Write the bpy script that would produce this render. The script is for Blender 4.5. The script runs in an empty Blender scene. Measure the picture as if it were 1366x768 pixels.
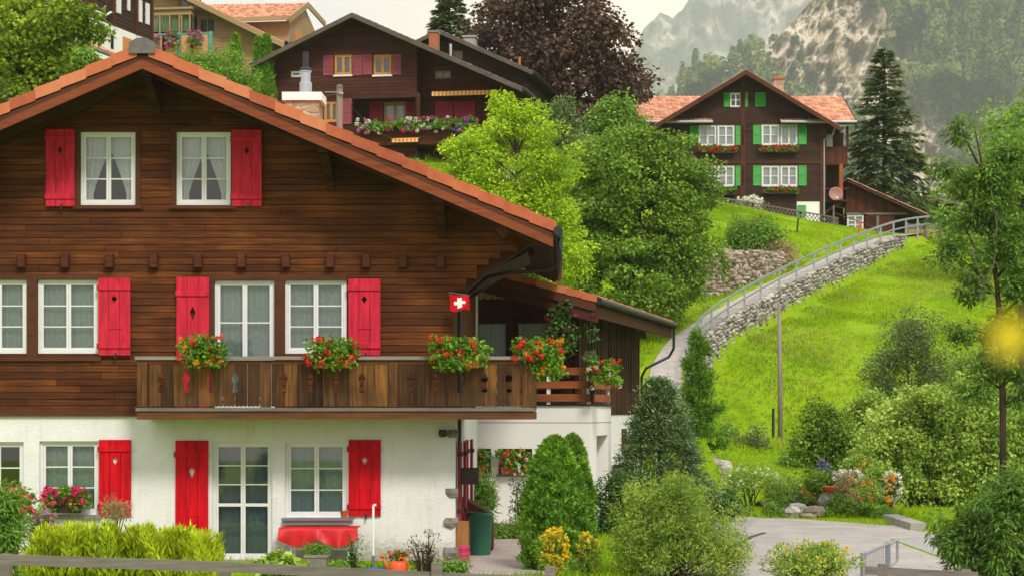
import bpy, math, random
import numpy as np
from mathutils import Vector, Matrix
random.seed(7); rng = np.random.default_rng(11)
scene = bpy.context.scene
col = scene.collection
R = math.radians
# ---------------------------------------------------------------- camera (level, shifted lens: horizon at photo row 550, principal column 748)
F = 2656.0; CX = 748.0; CY = 550.0
cd = bpy.data.cameras.new('camera'); cam = bpy.data.objects.new('camera', cd); col.objects.link(cam)
cam.location = (0, 0, 0); cam.rotation_euler = (R(90), 0, 0)
cd.sensor_width = 36; cd.lens = F/1366*36
cd.shift_x = (683-CX)/1366; cd.shift_y = (CY-384)/1366
cd.clip_start = 0.1; cd.clip_end = 9000
cd.dof.use_dof = True; cd.dof.focus_distance = 44; cd.dof.aperture_fstop = 5.0
scene.camera = cam
# ---------------------------------------------------------------- light
SUN_EL, SUN_AZ = 43.0, 22.0          # azimuth of the sun seen from behind the camera, negative = left
sdir = Vector((math.sin(R(-SUN_AZ))*math.cos(R(SUN_EL)), math.cos(R(-SUN_AZ))*math.cos(R(SUN_EL)), -math.sin(R(SUN_EL))))
sl = bpy.data.lights.new('sun', 'SUN'); sl.energy = 2.4; sl.angle = R(11); sl.color = (1.0, 0.95, 0.87)
so = bpy.data.objects.new('sun', sl); col.objects.link(so); so.rotation_euler = sdir.to_track_quat('-Z', 'Y').to_euler()
world = bpy.data.worlds.new('World'); scene.world = world; world.use_nodes = True
nt = world.node_tree; nt.nodes.clear()
wo = nt.nodes.new('ShaderNodeOutputWorld'); bg = nt.nodes.new('ShaderNodeBackground'); bg.inputs[1].default_value = 0.15
sky = nt.nodes.new('ShaderNodeTexSky'); sky.sky_type = 'NISHITA'; sky.sun_disc = False
sky.sun_elevation = R(SUN_EL); sky.sun_rotation = R(180+SUN_AZ)
tc = nt.nodes.new('ShaderNodeTexCoord'); mp = nt.nodes.new('ShaderNodeMapping'); mp.inputs['Scale'].default_value = (1.4, 1.4, 3.5)
nz = nt.nodes.new('ShaderNodeTexNoise'); nz.inputs['Scale'].default_value = 3.2; nz.inputs['Detail'].default_value = 7
cr = nt.nodes.new('ShaderNodeValToRGB'); cr.color_ramp.elements[0].position = .3; cr.color_ramp.elements[0].color = (.80, .80, .83, 1)
cr.color_ramp.elements[1].position = .7; cr.color_ramp.elements[1].color = (1.16, 1.10, 1.01, 1)
mxs = nt.nodes.new('ShaderNodeMix'); mxs.data_type = 'RGBA'; mxs.inputs[0].default_value = .92
L_ = nt.links.new
L_(tc.outputs['Generated'], mp.inputs[0]); L_(mp.outputs[0], nz.inputs['Vector']); L_(nz.outputs[0], cr.inputs[0])
sp_ = nt.nodes.new('ShaderNodeSeparateXYZ'); L_(tc.outputs['Generated'], sp_.inputs[0])
el = nt.nodes.new('ShaderNodeValToRGB'); el.color_ramp.elements[0].position = 0; el.color_ramp.elements[0].color = (.50, .475, .445, 1); el.color_ramp.elements[1].position = 1; el.color_ramp.elements[1].color = (1, 1, 1.02, 1)
L_(sp_.outputs[2], el.inputs[0]); mu = nt.nodes.new('ShaderNodeMix'); mu.data_type = 'RGBA'; mu.blend_type = 'MULTIPLY'; mu.inputs[0].default_value = 1; L_(el.outputs[0], mu.inputs[6]); L_(cr.outputs[0], mu.inputs[7])
sc_ = nt.nodes.new('ShaderNodeVectorMath'); sc_.operation = 'SCALE'; sc_.inputs['Scale'].default_value = 10.5; L_(mu.outputs[2], sc_.inputs[0])
dt = nt.nodes.new('ShaderNodeVectorMath'); dt.operation = 'DOT_PRODUCT'; dt.inputs[1].default_value = Vector((.06, .975, .215)).normalized(); L_(tc.outputs['Generated'], dt.inputs[0])
gl = nt.nodes.new('ShaderNodeValToRGB'); gl.color_ramp.elements[0].position = .978; gl.color_ramp.elements[0].color = (.97, .985, 1, 1); gl.color_ramp.elements[1].position = 1; gl.color_ramp.elements[1].color = (1.28, 1.09, .93, 1); L_(dt.outputs['Value'], gl.inputs[0])
m2 = nt.nodes.new('ShaderNodeMix'); m2.data_type = 'RGBA'; m2.blend_type = 'MULTIPLY'; m2.inputs[0].default_value = 1; L_(sc_.outputs[0], m2.inputs[6]); L_(gl.outputs[0], m2.inputs[7])   # warm glow painted into the sky colour low over the pass
L_(sky.outputs[0], mxs.inputs[6]); L_(m2.outputs[2], mxs.inputs[7]); L_(mxs.outputs[2], bg.inputs[0]); L_(bg.outputs[0], wo.inputs[0])
vs = scene.view_settings; vs.view_transform = 'Standard'; vs.look = 'None'; vs.gamma = 1; vs.exposure = 0.18
scene.cycles.max_bounces = 8; scene.cycles.transparent_max_bounces = 12; scene.cycles.volume_bounces = 1
scene.cycles.diffuse_bounces = 5; scene.cycles.glossy_bounces = 2; scene.cycles.transmission_bounces = 3
scene.cycles.use_denoising = True
# ---------------------------------------------------------------- helpers
def W(px, py, d): return Vector(((px-CX)/F*d, d, (CY-py)/F*d))
WM = {}
def tag(o, label=None, cat=None, group=None, kind=None):
    if label: o['label'] = label
    if cat: o['category'] = cat
    if group: o['group'] = group
    if kind: o['kind'] = kind
    return o
def thing(name, label, cat, loc, rotz=0, group=None):
    o = bpy.data.objects.new(name, None); col.objects.link(o); o.empty_display_size = .1
    o.location = loc; o.rotation_euler = (0, 0, rotz)
    WM[o.name] = Matrix.Translation(Vector(loc)) @ Matrix.Rotation(rotz, 4, 'Z')
    return tag(o, label, cat, group)
def mesh_obj(name, V, Fc, mat, parent=None, smooth=False, local=False):
    """V (n,3) array; Fc: list of faces, or int array (m,k)"""
    V = np.asarray(V, dtype=np.float64).reshape(-1, 3)
    if parent is not None:
        if not local:
            M = np.array(WM[parent.name].inverted()); V = V @ M[:3, :3].T + M[:3, 3]
    me = bpy.data.meshes.new(name)
    if isinstance(Fc, np.ndarray):
        m, k = Fc.shape
        me.vertices.add(len(V)); me.vertices.foreach_set('co', V.astype(np.float32).ravel())
        me.loops.add(m*k); me.loops.foreach_set('vertex_index', Fc.astype(np.int32).ravel())
        me.polygons.add(m); me.polygons.foreach_set('loop_start', np.arange(0, m*k, k, dtype=np.int32))
        me.polygons.foreach_set('loop_total', np.full(m, k, dtype=np.int32))
        me.update(calc_edges=True)
    else:
        me.from_pydata(V.tolist(), [], Fc); me.update()
    if smooth: me.polygons.foreach_set('use_smooth', [True]*len(me.polygons))
    me.materials.append(mat)
    o = bpy.data.objects.new(name, me); col.objects.link(o)
    if parent is not None:
        o.parent = parent; WM[o.name] = WM[parent.name].copy()
    else: WM[o.name] = Matrix.Identity(4)
    return o
class MB:
    def __init__(s, M=None): s.v = []; s.f = []; s.M = M
    def add(s, vs_, fs):
        b = len(s.v); s.v.extend([tuple(v) for v in vs_]); s.f.extend([tuple(i+b for i in f) for f in fs]); return s
    def box(s, x0, x1, y0, y1, z0, z1):
        return s.add([(x0,y0,z0),(x1,y0,z0),(x1,y1,z0),(x0,y1,z0),(x0,y0,z1),(x1,y0,z1),(x1,y1,z1),(x0,y1,z1)],
                     [(0,3,2,1),(4,5,6,7),(0,1,5,4),(1,2,6,5),(2,3,7,6),(3,0,4,7)])
    def cbox(s, x0, x1, y0, y1, z0, z1, c=.012):
        """box with chamfered edges on its front (-y) face"""
        c = min(c, (x1-x0)*.3, (z1-z0)*.3, abs(y1-y0)*.5)
        v = [(x0,y1,z0),(x1,y1,z0),(x1,y1,z1),(x0,y1,z1),(x0,y0+c,z0),(x1,y0+c,z0),(x1,y0+c,z1),(x0,y0+c,z1),
             (x0+c,y0,z0+c),(x1-c,y0,z0+c),(x1-c,y0,z1-c),(x0+c,y0,z1-c)]
        return s.add(v, [(0,3,2,1)[::-1],(0,1,5,4),(1,2,6,5),(2,3,7,6),(3,0,4,7),(4,5,9,8),(5,6,10,9),(6,7,11,10),(7,4,8,11),(8,9,10,11)])
    def beam(s, a, b, w, h, up=(0,0,1)):
        a = Vector(a); b = Vector(b); d = (b-a).normalized(); u = Vector(up); sd = d.cross(u)
        if sd.length < 1e-5: sd = d.cross(Vector((0,1,0)))
        sd.normalize(); u = sd.cross(d).normalized(); sd *= w/2; u = u*(h/2)
        return s.add([a-sd-u,a+sd-u,a+sd+u,a-sd+u,b-sd-u,b+sd-u,b+sd+u,b-sd+u],
                     [(0,3,2,1),(4,5,6,7),(0,1,5,4),(1,2,6,5),(2,3,7,6),(3,0,4,7)])
    def tube(s, pts, rad, n=8, cap=True):
        pts = [Vector(p) for p in pts]
        if not hasattr(rad, '__len__'): rad = [rad]*len(pts)
        b = len(s.v); ref = None
        for i, p in enumerate(pts):
            d = (pts[min(i+1, len(pts)-1)]-pts[max(i-1, 0)]).normalized()
            if ref is None: ref = Vector((1,0,0)) if abs(d.x) < .8 else Vector((0,1,0))
            a = (ref-d*ref.dot(d)).normalized(); c = d.cross(a); ref = a
            for k in range(n):
                t = 2*math.pi*k/n; s.v.append(tuple(p+(a*math.cos(t)+c*math.sin(t))*rad[i]))
        for i in range(len(pts)-1):
            for k in range(n):
                s.f.append((b+i*n+k, b+i*n+(k+1)%n, b+(i+1)*n+(k+1)%n, b+(i+1)*n+k))
        if cap:
            s.f.append(tuple(b+k for k in range(n))[::-1]); e = b+(len(pts)-1)*n; s.f.append(tuple(e+k for k in range(n)))
        return s
    def lathe(s, c, prof, n=20):
        """prof list of (r,z) around vertical axis at c"""
        b = len(s.v)
        for r, z in prof:
            for k in range(n):
                t = 2*math.pi*k/n; s.v.append((c[0]+r*math.cos(t), c[1]+r*math.sin(t), c[2]+z))
        for i in range(len(prof)-1):
            for k in range(n): s.f.append((b+i*n+k, b+i*n+(k+1)%n, b+(i+1)*n+(k+1)%n, b+(i+1)*n+k))
        s.f.append(tuple(b+k for k in range(n))[::-1]); e = b+(len(prof)-1)*n; s.f.append(tuple(e+k for k in range(n)))
        return s
    def prism(s, poly, y0, y1):
        """poly of (x,z), extruded along y"""
        n = len(poly)
        v = [(x, y0, z) for x, z in poly]+[(x, y1, z) for x, z in poly]
        return s.add(v, [tuple(range(n)), tuple(range(2*n-1, n-1, -1))]+[(i, i+n, (i+1) % n+n, (i+1) % n) for i in range(n)])
    def prism_x(s, poly, x0, x1):
        """poly of (y,z), extruded along x"""
        n = len(poly)
        v = [(x0, y, z) for y, z in poly]+[(x1, y, z) for y, z in poly]
        return s.add(v, [tuple(range(n))[::-1], tuple(range(n, 2*n))]+[(i, (i+1) % n, (i+1) % n+n, i+n) for i in range(n)])
    def quad(s, a, b, c, d): return s.add([a, b, c, d], [(0,1,2,3)])
    def build(s, name, mat, parent=None, smooth=False, local=False):
        v = s.v
        if s.M is not None: v = [tuple(s.M @ Vector(p)) for p in v]
        return mesh_obj(name, v, s.f, mat, parent, smooth, local)
# ---------------------------------------------------------------- materials
def S(h):
    c = [int(h[i:i+2], 16)/255 for i in (0, 2, 4)]
    return tuple(x/12.92 if x <= .04045 else ((x+.055)/1.055)**2.4 for x in c)+(1,)
class NT:
    def __init__(s, name):
        s.m = bpy.data.materials.new(name); s.m.use_nodes = True; s.t = s.m.node_tree; s.t.nodes.clear()
        s.out = s.n('OutputMaterial')
    def n(s, typ, **kw):
        x = s.t.nodes.new('ShaderNode'+typ)
        for k, v in kw.items(): setattr(x, k, v)
        return x
    def l(s, a, b): s.t.links.new(a, b)
    def coord(s, scale=(1,1,1), rot=(0,0,0)):
        t = s.n('TexCoord'); m = s.n('Mapping'); m.inputs['Scale'].default_value = scale; m.inputs['Rotation'].default_value = rot
        s.l(t.outputs['Object'], m.inputs[0]); return m.outputs[0]
    def noise(s, vec, scale, detail=4, rough=.55, dist=0):
        x = s.n('TexNoise'); x.inputs['Scale'].default_value = scale; x.inputs['Detail'].default_value = detail
        x.inputs['Roughness'].default_value = rough; x.inputs['Distortion'].default_value = dist
        s.l(vec, x.inputs['Vector']); return x.outputs[0]
    def ramp(s, fac, stops):
        x = s.n('ValToRGB'); e = x.color_ramp.elements
        while len(e) < len(stops): e.new(.5)
        for el, (p, c) in zip(e, stops): el.position = p; el.color = c if len(c) == 4 else tuple(c)+(1,)
        s.l(fac, x.inputs[0]); return x.outputs[0]
    def mix(s, fac, a, b, mode='MIX'):
        x = s.n('Mix', data_type='RGBA', blend_type=mode)
        for v, i in ((fac, 0), (a, 6), (b, 7)):
            if isinstance(v, (int, float, tuple)): x.inputs[i].default_value = v
            else: s.l(v, x.inputs[i])
        return x.outputs[2]
    def math(s, op, a, b=0.0):
        x = s.n('Math', operation=op)
        for v, i in ((a, 0), (b, 1)):
            if isinstance(v, (int, float)): x.inputs[i].default_value = v
            else: s.l(v, x.inputs[i])
        return x.outputs[0]
    def island(s): return s.n('NewGeometry').outputs['Random Per Island']
    def bsdf(s, color, rough=.7, bump=None, bstr=.3, bdist=.02, metal=0, spec=.4):
        x = s.n('BsdfPrincipled'); x.inputs['Metallic'].default_value = metal; x.inputs['Specular IOR Level'].default_value = spec
        for v, k in ((color, 'Base Color'), (rough, 'Roughness')):
            if isinstance(v, (int, float, tuple)): x.inputs[k].default_value = v
            else: s.l(v, x.inputs[k])
        if bump is not None:
            b = s.n('Bump'); b.inputs['Strength'].default_value = bstr; b.inputs['Distance'].default_value = bdist
            s.l(bump, b.inputs['Height']); s.l(b.outputs[0], x.inputs['Normal'])
        s.l(x.outputs[0], s.out.inputs[0]); return x
def plain(name, c, rough=.6, var=.25, scale=6, bstr=.15, metal=0, spec=.4, stretch=(1,1,1), bdist=.01):
    t = NT(name); v = t.coord(stretch); n = t.noise(v, scale, 5); n2 = t.noise(v, scale*7, 3)
    c2 = tuple(x*(1-var) for x in c[:3])+(1,); c3 = tuple(min(1, x*(1+var*.5)) for x in c[:3])+(1,)
    cc = t.ramp(n, [(.3, c2), (.7, c3)]); t.bsdf(cc, rough, n2, bstr, bdist, metal, spec); return t.m
def wood(name, dark, mid, light, axis='x', rough=.72, isl=.6, grey=None, bstr=.35, pale=.78):
    st = {'x': (.7, 6, 22), 'z': (16, 16, .7), 'y': (16, .7, 16)}[axis]
    t = NT(name); v = t.coord(st); n = t.noise(v, 1.6, 6, .65); v1 = t.coord((1,1,1)); n2 = t.noise(v1, .9, 4, .6); fine = t.noise(v, 7, 4, .7)
    k = t.math('ADD', t.math('MULTIPLY', n, .62), t.math('MULTIPLY', n2, .38))
    r = t.math('ADD', k, t.math('MULTIPLY', t.math('SUBTRACT', t.island(), .5), isl*.28))
    c = t.ramp(r, [(.30, dark), (.50, mid), (pale, light)])
    if grey:
        g = t.noise(t.coord((.5, .5, .9)), 1.3, 5, .7); gm = t.ramp(g, [(.5, (0,0,0,1)), (.75, (.75,.75,.75,1))])
        c = t.mix(gm, c, grey)
    c = t.mix(t.math('MULTIPLY', fine, .58), c, tuple(x*.35 for x in dark[:3])+(1,))
    t.bsdf(c, rough, fine, bstr, .006, 0, .15); return t.m
def leafm(name, c1, c2, c3=None, trans=.35, rough=.55, clump=.5, gain=1.0):
    """leaf: colour differs leaf to leaf and branch to branch"""
    t = NT(name); i = t.island(); n = t.noise(t.coord(), clump, 2)
    c1, c2, c3 = [None if q is None else tuple(min(.85, x*gain) for x in q[:3])+(1,) for q in (c1, c2, c3)]
    f = t.math('ADD', t.math('ADD', t.math('MULTIPLY', i, .5), t.math('MULTIPLY', n, .9)), -.18)
    stops = [(.25, c1), (.62, c2)]
    if c3: stops.append((.9, c3))
    c = t.ramp(f, stops)
    p = t.n('BsdfPrincipled'); p.inputs['Roughness'].default_value = rough; p.inputs['Specular IOR Level'].default_value = .18
    t.l(c, p.inputs['Base Color'])
    tr = t.n('BsdfTranslucent'); hs = t.mix(.5, c, (.30, .38, .02, 1)) if c2[1] > c2[0]*1.1 else c
    t.l(hs, tr.inputs[0]); mx = t.n('MixShader'); mx.inputs[0].default_value = trans
    t.l(p.outputs[0], mx.inputs[1]); t.l(tr.outputs[0], mx.inputs[2]); t.l(mx.outputs[0], t.out.inputs[0]); return t.m
def glassm(name, refl=.12, tint=(.9,.95,.95,1)):
    t = NT(name); tr = t.n('BsdfTransparent'); tr.inputs[0].default_value = tint; g = t.n('BsdfGlossy'); g.inputs['Roughness'].default_value = .02
    fr = t.n('LayerWeight'); fr.inputs[0].default_value = .35; f = t.math('ADD', t.math('MULTIPLY', fr.outputs['Fresnel'], .6), refl)
    mx = t.n('MixShader'); t.l(f, mx.inputs[0]); t.l(tr.outputs[0], mx.inputs[1]); t.l(g.outputs[0], mx.inputs[2]); t.l(mx.outputs[0], t.out.inputs[0]); return t.m
def lace(name, c, holes=.45):
    """net curtain cloth: real see-through gaps between threads and lace pattern"""
    t = NT(name); v = t.coord(); n = t.noise(v, 22, 3); w = t.n('TexWave', wave_type='BANDS', bands_direction='X')
    w.inputs['Scale'].default_value = 9; w.inputs['Distortion'].default_value = 1.5; t.l(v, w.inputs['Vector'])
    f = t.math('ADD', t.math('MULTIPLY', n, .7), t.math('MULTIPLY', w.outputs[1], .3))
    op = t.ramp(f, [(.30, (1-holes,)*3), (.62, (.97,)*3)])
    d = t.n('BsdfDiffuse'); d.inputs[0].default_value = c; tl = t.n('BsdfTranslucent'); tl.inputs[0].default_value = c
    a = t.n('MixShader'); a.inputs[0].default_value = .3; t.l(d.outputs[0], a.inputs[1]); t.l(tl.outputs[0], a.inputs[2])
    tr = t.n('BsdfTransparent'); mx = t.n('MixShader'); t.l(op, mx.inputs[0]); t.l(tr.outputs[0], mx.inputs[1]); t.l(a.outputs[0], mx.inputs[2])
    t.l(mx.outputs[0], t.out.inputs[0]); return t.m
def stonem(name, c1, c2, scale=2.2, mortar=(.06,.055,.045,1), stretch=(1,1,1.3), moss=None, bdist=.12):
    t = NT(name); v0 = t.coord(stretch); wn = t.n('TexNoise'); wn.inputs['Scale'].default_value = 1.8; wn.inputs['Detail'].default_value = 2; t.l(v0, wn.inputs['Vector'])
    va = t.n('VectorMath', operation='ADD'); vm = t.n('VectorMath', operation='SCALE'); vm.inputs['Scale'].default_value = .35
    t.l(wn.outputs[1], vm.inputs[0]); t.l(v0, va.inputs[0]); t.l(vm.outputs[0], va.inputs[1]); v = va.outputs[0]
    e = t.n('TexVoronoi', feature='DISTANCE_TO_EDGE'); e.inputs['Scale'].default_value = scale; t.l(v, e.inputs['Vector'])
    k = t.n('TexVoronoi', feature='F1'); k.inputs['Scale'].default_value = scale; t.l(v, k.inputs['Vector'])
    sep = t.n('SeparateColor'); t.l(k.outputs['Color'], sep.inputs[0])
    n = t.noise(t.coord(), 9, 5, .65)
    cc = t.ramp(t.math('ADD', t.math('MULTIPLY', sep.outputs[0], .6), t.math('MULTIPLY', n, .4)), [(.2, c1), (.8, c2)])
    em = t.ramp(e.outputs['Distance'], [(.02, (0,0,0)), (.09, (1,1,1))])
    c = t.mix(em, mortar, cc)
    if moss:
        m = t.ramp(t.noise(t.coord(), .5, 5, .7), [(.5, (0,0,0)), (.62, (.8,.8,.8))]); c = t.mix(m, c, moss)
    h = t.math('ADD', t.math('MINIMUM', t.math('MULTIPLY', e.outputs['Distance'], 3.0), .6), t.math('MULTIPLY', n, .35))
    t.bsdf(c, .85, h, .9, bdist, 0, .2); return t.m
M = {}
M['log'] = wood('stained_log', S('28150a'), S('623418'), S('b0682f'), 'x', grey=S('4a3022'), isl=.42)
M['log_far'] = wood('dark_log', S('2c1810'), S('5a2f1f'), S('7d4a30'), 'x', isl=.6)
M['log_red'] = wood('red_brown_board', S('321a16'), S('563029'), S('6d3f34'), 'x', isl=.6)
M['log_grn'] = wood('umber_log', S('261a15'), S('463027'), S('58402f'), 'x', isl=.5)
M['board_v'] = wood('umber_upright_board', S('2a1b14'), S('4d3426'), S('6b4c36'), 'z', isl=.8)
M['log_beige'] = wood('beige_clapboard', S('8f7450'), S('b1956c'), S('c6ab80'), 'x', isl=.3, pale=.9)
M['soffit'] = wood('soffit_board', S('2a1a12'), S('4b3022'), S('664431'), 'y')
M['barge'] = wood('barge_board', S('522818'), S('8c4a2c'), S('a85c36'), 'x', isl=.1)
M['barge_dk'] = wood('dark_barge_board', S('3c2218'), S('5f3826'), S('754a33'), 'x', isl=.2)
M['beam'] = wood('dark_beam', S('24160f'), S('4a2d1e'), S('6b4630'), 'x', isl=.5)
M['balc'] = wood('weathered_balcony_board', S('22170f'), S('5f4025'), S('b07838'), 'z', isl=1.0, grey=S('4a3928'), bstr=.5)
M['balc_x'] = wood('weathered_balcony_beam', S('3a281c'), S('74482a'), S('9c6a40'), 'x', grey=S('4c3c30'))
M['railcap'] = wood('silvered_rail', S('6c625a'), S('988d85'), S('b5aca5'), 'x', isl=.2)
M['terr'] = wood('orange_terrace_board', S('6a3820'), S('a45c34'), S('bf7846'), 'x', isl=.4)
M['oldwood'] = wood('silver_weathered_wood', S('57504a'), S('7f776e'), S('9b948a'), 'x', isl=.4)
M['pole'] = wood('grey_brown_pole', S('6a5d54'), S('988a7e'), S('b3a69a'), 'z', isl=.2)
M['bark'] = wood('bark', S('1e1812'), S('46392c'), S('655443'), 'z', isl=.3, bstr=.9)
M['bark_pale'] = wood('pale_bark', S('4c4038'), S('77695c'), S('96887a'), 'z', isl=.3, bstr=.7)
M['logend'] = wood('cut_log', S('7a4a24'), S('b87f4c'), S('cf9a66'), 'z', isl=.3, bstr=.8)
M['red'] = plain('red_shutter_paint', S('c80a1c'), .6, .4, 2.2, .18, spec=.12, stretch=(6,6,.8))
M['redpink'] = plain('pinkish_red_shutter_paint', S('c6283e'), .6, .38, 2.2, .18, spec=.12, stretch=(6,6,.8))  # pinker red for the shutters of the two upper floors
M['dusk'] = plain('dusky_pink_paint', S('8d3f48'), .6, .15)
M['crim'] = plain('crimson_door_paint', S('9a1f36'), .6, .15)
M['green'] = plain('green_shutter_paint', S('2f9a2c'), .5, .12)
M['white'] = plain('white_window_paint', (.70,.695,.685,1), .4, .06)
t = NT('white_stucco'); v = t.coord(); n = t.noise(v, 1.1, 6, .7); n2 = t.noise(t.coord((1, 1, 2.2)), 9, 5, .7)
c = t.ramp(n, [(.3, (.66,.64,.62,1)), (.65, (.77,.755,.745,1))]); sx = t.n('SeparateXYZ'); tcx = t.n('TexCoord'); t.l(tcx.outputs['Object'], sx.inputs[0])
low_ = t.math('SUBTRACT', t.math('MULTIPLY', n2, 1.1), t.math('MULTIPLY', sx.outputs[2], 1.15)); c = t.mix(t.ramp(low_, [(.02, (0,0,0)), (.5, (.8,.8,.8))]), c, (.28,.25,.19,1))
drip = t.noise(t.coord((5, 5, .35)), 2.2, 4, .7); c = t.mix(t.ramp(drip, [(.56, (0,0,0)), (.76, (.32,.32,.32))]), c, (.42,.40,.35,1)); t.bsdf(c, .9, n2, .55, .02); M['stucco'] = t.m
M['fascia_grey'] = wood('grey_brown_fascia', S('3f3833'), S('665a51'), S('85776c'), 'x', isl=.2)
M['render'] = plain('smooth_white_render', (.80,.77,.74,1), .85, .06, .7, .15)
M['trim'] = plain('maroon_window_trim', S('4a1f1b'), .6, .2)
M['orangeframe'] = plain('honey_window_wood', S('bf8138'), .5, .15)
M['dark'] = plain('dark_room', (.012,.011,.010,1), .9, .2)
M['glass'] = glassm('window_glass', .07)
M['glass_r'] = glassm('reflecting_glass', .12, (.7,.8,.85,1))
M['lace'] = lace('white_lace', (.86,.855,.85,1), .16)
M['net'] = lace('grey_green_net', (.48,.58,.52,1), .38)
M['netw'] = lace('pale_net', (.60,.67,.65,1), .32)
M['reflection_grey'] = plain('grey_reflection_sheet', (.19,.21,.25,1), .8, .1)  # sheet added behind the door panes, its blue-grey standing in for reflections
M['cloth_white'] = plain('white_curtain', (.8,.8,.8,1), .9, .1)
M['cloth_g'] = plain('green_curtain', S('9fb98a'), .9, .2)
M['cloth_grey'] = plain('grey_curtain', S('6d6f72'), .9, .2)
M['gutter'] = plain('dark_zinc', S('35353a'), .45, .2, 4, .05, .6)
M['ridge_zinc'] = plain('weathered_ridge_sheet', S('6e6966'), .55, .35, 4, .1, .3)
M['zinc'] = plain('zinc_sheet', S('85878c'), .45, .2, 3, .08, .5)
M['steel'] = plain('galvanised_steel', S('9b9fa3'), .5, .15, 5, .05, .55)
M['inox'] = plain('flue_steel', S('b9bcc2'), .3, .1, 3, .03, .8)
M['black'] = plain('black_paint', (.02,.02,.022,1), .5, .2)
M['whitepl'] = plain('white_plastic', (.78,.78,.78,1), .35, .04)
M['stone'] = plain('grey_stone', S('8d857c'), .9, .3, 5, .7, bdist=.03)
M['concrete'] = plain('concrete', S('9a948d'), .9, .15, 3, .3)
M['brick'] = plain('chimney_brick', S('a5643f'), .9, .3, 8, .5)
M['masonry'] = stonem('chimney_masonry', S('8a6f56'), S('c2a888'), 5, S('a39a8c'), bdist=.03)
M['terracotta'] = plain('terracotta', S('b5542f'), .7, .15)
M['pinkpot'] = plain('pink_plastic', S('c9406a'), .5, .12)
M['bin'] = plain('green_plastic', S('2f6a52'), .45, .12, 2, .1)
M['boxdark'] = plain('brown_plastic', S('3b2a22'), .6, .2)
M['redcloth'] = plain('red_oilcloth', S('c8141f'), .5, .2, 3, .1)
M['orange'] = plain('orange_plastic', S('e2572b'), .45, .1)
M['bluelid'] = plain('blue_plastic', S('2f5f86'), .5, .15)
M['dish'] = plain('dusty_pink_dish', S('9a6a5f'), .5, .1)
M['cord'] = plain('grey_cable', (.05,.05,.05,1), .5)
def tilem(name, c1, c2, c3):
    t = NT(name); n = t.noise(t.coord(), 3.5, 5, .7); f = t.math('ADD', t.math('MULTIPLY', t.island(), .5), t.math('MULTIPLY', n, .5))
    t.bsdf(t.ramp(f, [(.25, c1), (.5, c2), (.8, c3)]), .8, t.noise(t.coord(), 30, 3), .3, .01); return t.m
M['tile'] = tilem('orange_clay_tile', S('94452b'), S('b9633f'), S('cb7d58'))
M['tile_far'] = tilem('pale_clay_tile', S('a4674a'), S('c18866'), S('d2a284'))
M['tile_dk'] = tilem('old_dark_tile', S('3b302b'), S('564840'), S('75665c'))
def stripes(name, a, b, scale, d='X'):
    t = NT(name); w = t.n('TexWave', wave_type='BANDS', bands_direction=d); w.inputs['Scale'].default_value = scale; t.l(t.coord(), w.inputs['Vector'])
    t.bsdf(t.ramp(w.outputs[1], [(.45, a), (.55, b)]), .8); return t.m
M['awn_o'] = stripes('orange_striped_canvas', S('c47a2c'), S('e2b276'), 1.6)
M['awn_y'] = stripes('yellow_striped_canvas', S('8f7a35'), S('b8a560'), 3.5)
# foliage
M['lf_linden'] = leafm('linden_leaf', (.034,.070,.008,1), (.086,.152,.013,1), (.165,.24,.028,1), .3, gain=2.19)
M['lf_bright'] = leafm('bright_leaf', (.11,.19,.007,1), (.235,.345,.012,1), (.38,.46,.03,1), .42, gain=2.03)
M['lf_beech'] = leafm('copper_leaf', (.024,.014,.010,1), (.066,.036,.024,1), (.13,.075,.046,1), .22, gain=1.9)
M['lf_mid'] = leafm('mid_green_leaf', (.045,.095,.012,1), (.10,.19,.025,1), (.18,.28,.05,1), .35, gain=2.00)
M['lf_lime'] = leafm('lime_leaf', (.09,.14,.02,1), (.19,.27,.045,1), (.32,.38,.09,1), .38, gain=2.18)
M['lf_dark'] = leafm('dark_leaf', (.018,.045,.010,1), (.045,.095,.020,1), (.085,.15,.035,1), .25, gain=1.92)
M['lf_grey'] = leafm('grey_green_leaf', (.045,.078,.022,1), (.095,.14,.05,1), (.16,.21,.09,1), .3, gain=1.5)
M['lf_maple'] = leafm('maple_leaf', (.05,.085,.008,1), (.15,.22,.014,1), (.32,.36,.03,1), .4, clump=.35, gain=1.89)
M['lf_ash'] = leafm('ash_leaf', (.025,.062,.010,1), (.06,.125,.018,1), (.15,.24,.03,1), .35, clump=.6, gain=1.92)
M['lf_gold'] = leafm('golden_cypress', (.10,.14,.006,1), (.28,.33,.012,1), (.52,.50,.03,1), .35, clump=1.2, gain=2.30)
M['lf_thuja'] = leafm('thuja_spray', (.022,.060,.006,1), (.065,.14,.010,1), (.13,.22,.02,1), .25, clump=3, gain=2.38)
M['lf_spruce'] = leafm('spruce_needle', (.020,.036,.014,1), (.055,.085,.028,1), (.11,.14,.045,1), .15, clump=1.2, gain=2.0)
M['lf_dwarf'] = leafm('dwarf_spruce_needle', (.025,.052,.022,1), (.070,.115,.045,1), (.16,.20,.07,1), .15, clump=2, gain=2.5)
M['lf_willow'] = leafm('feathery_leaf', (.05,.085,.012,1), (.12,.175,.025,1), (.25,.27,.05,1), .35, clump=1, gain=2.81)
M['lf_geran'] = leafm('geranium_leaf', (.04,.10,.008,1), (.09,.20,.014,1), (.17,.30,.03,1), .35, clump=4, gain=1.82)
M['fl_red'] = leafm('geranium_red', (.55,.02,.015,1), (.80,.06,.035,1), None, .25)
M['fl_pink'] = leafm('petal_pink', (.55,.015,.10,1), (.80,.04,.18,1), None, .25)
M['fl_mag'] = leafm('petal_magenta', (.30,.02,.14,1), (.55,.06,.28,1), None, .25)
M['fl_rose'] = leafm('petal_rose', (.45,.10,.28,1), (.7,.22,.45,1), None, .25)
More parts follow.
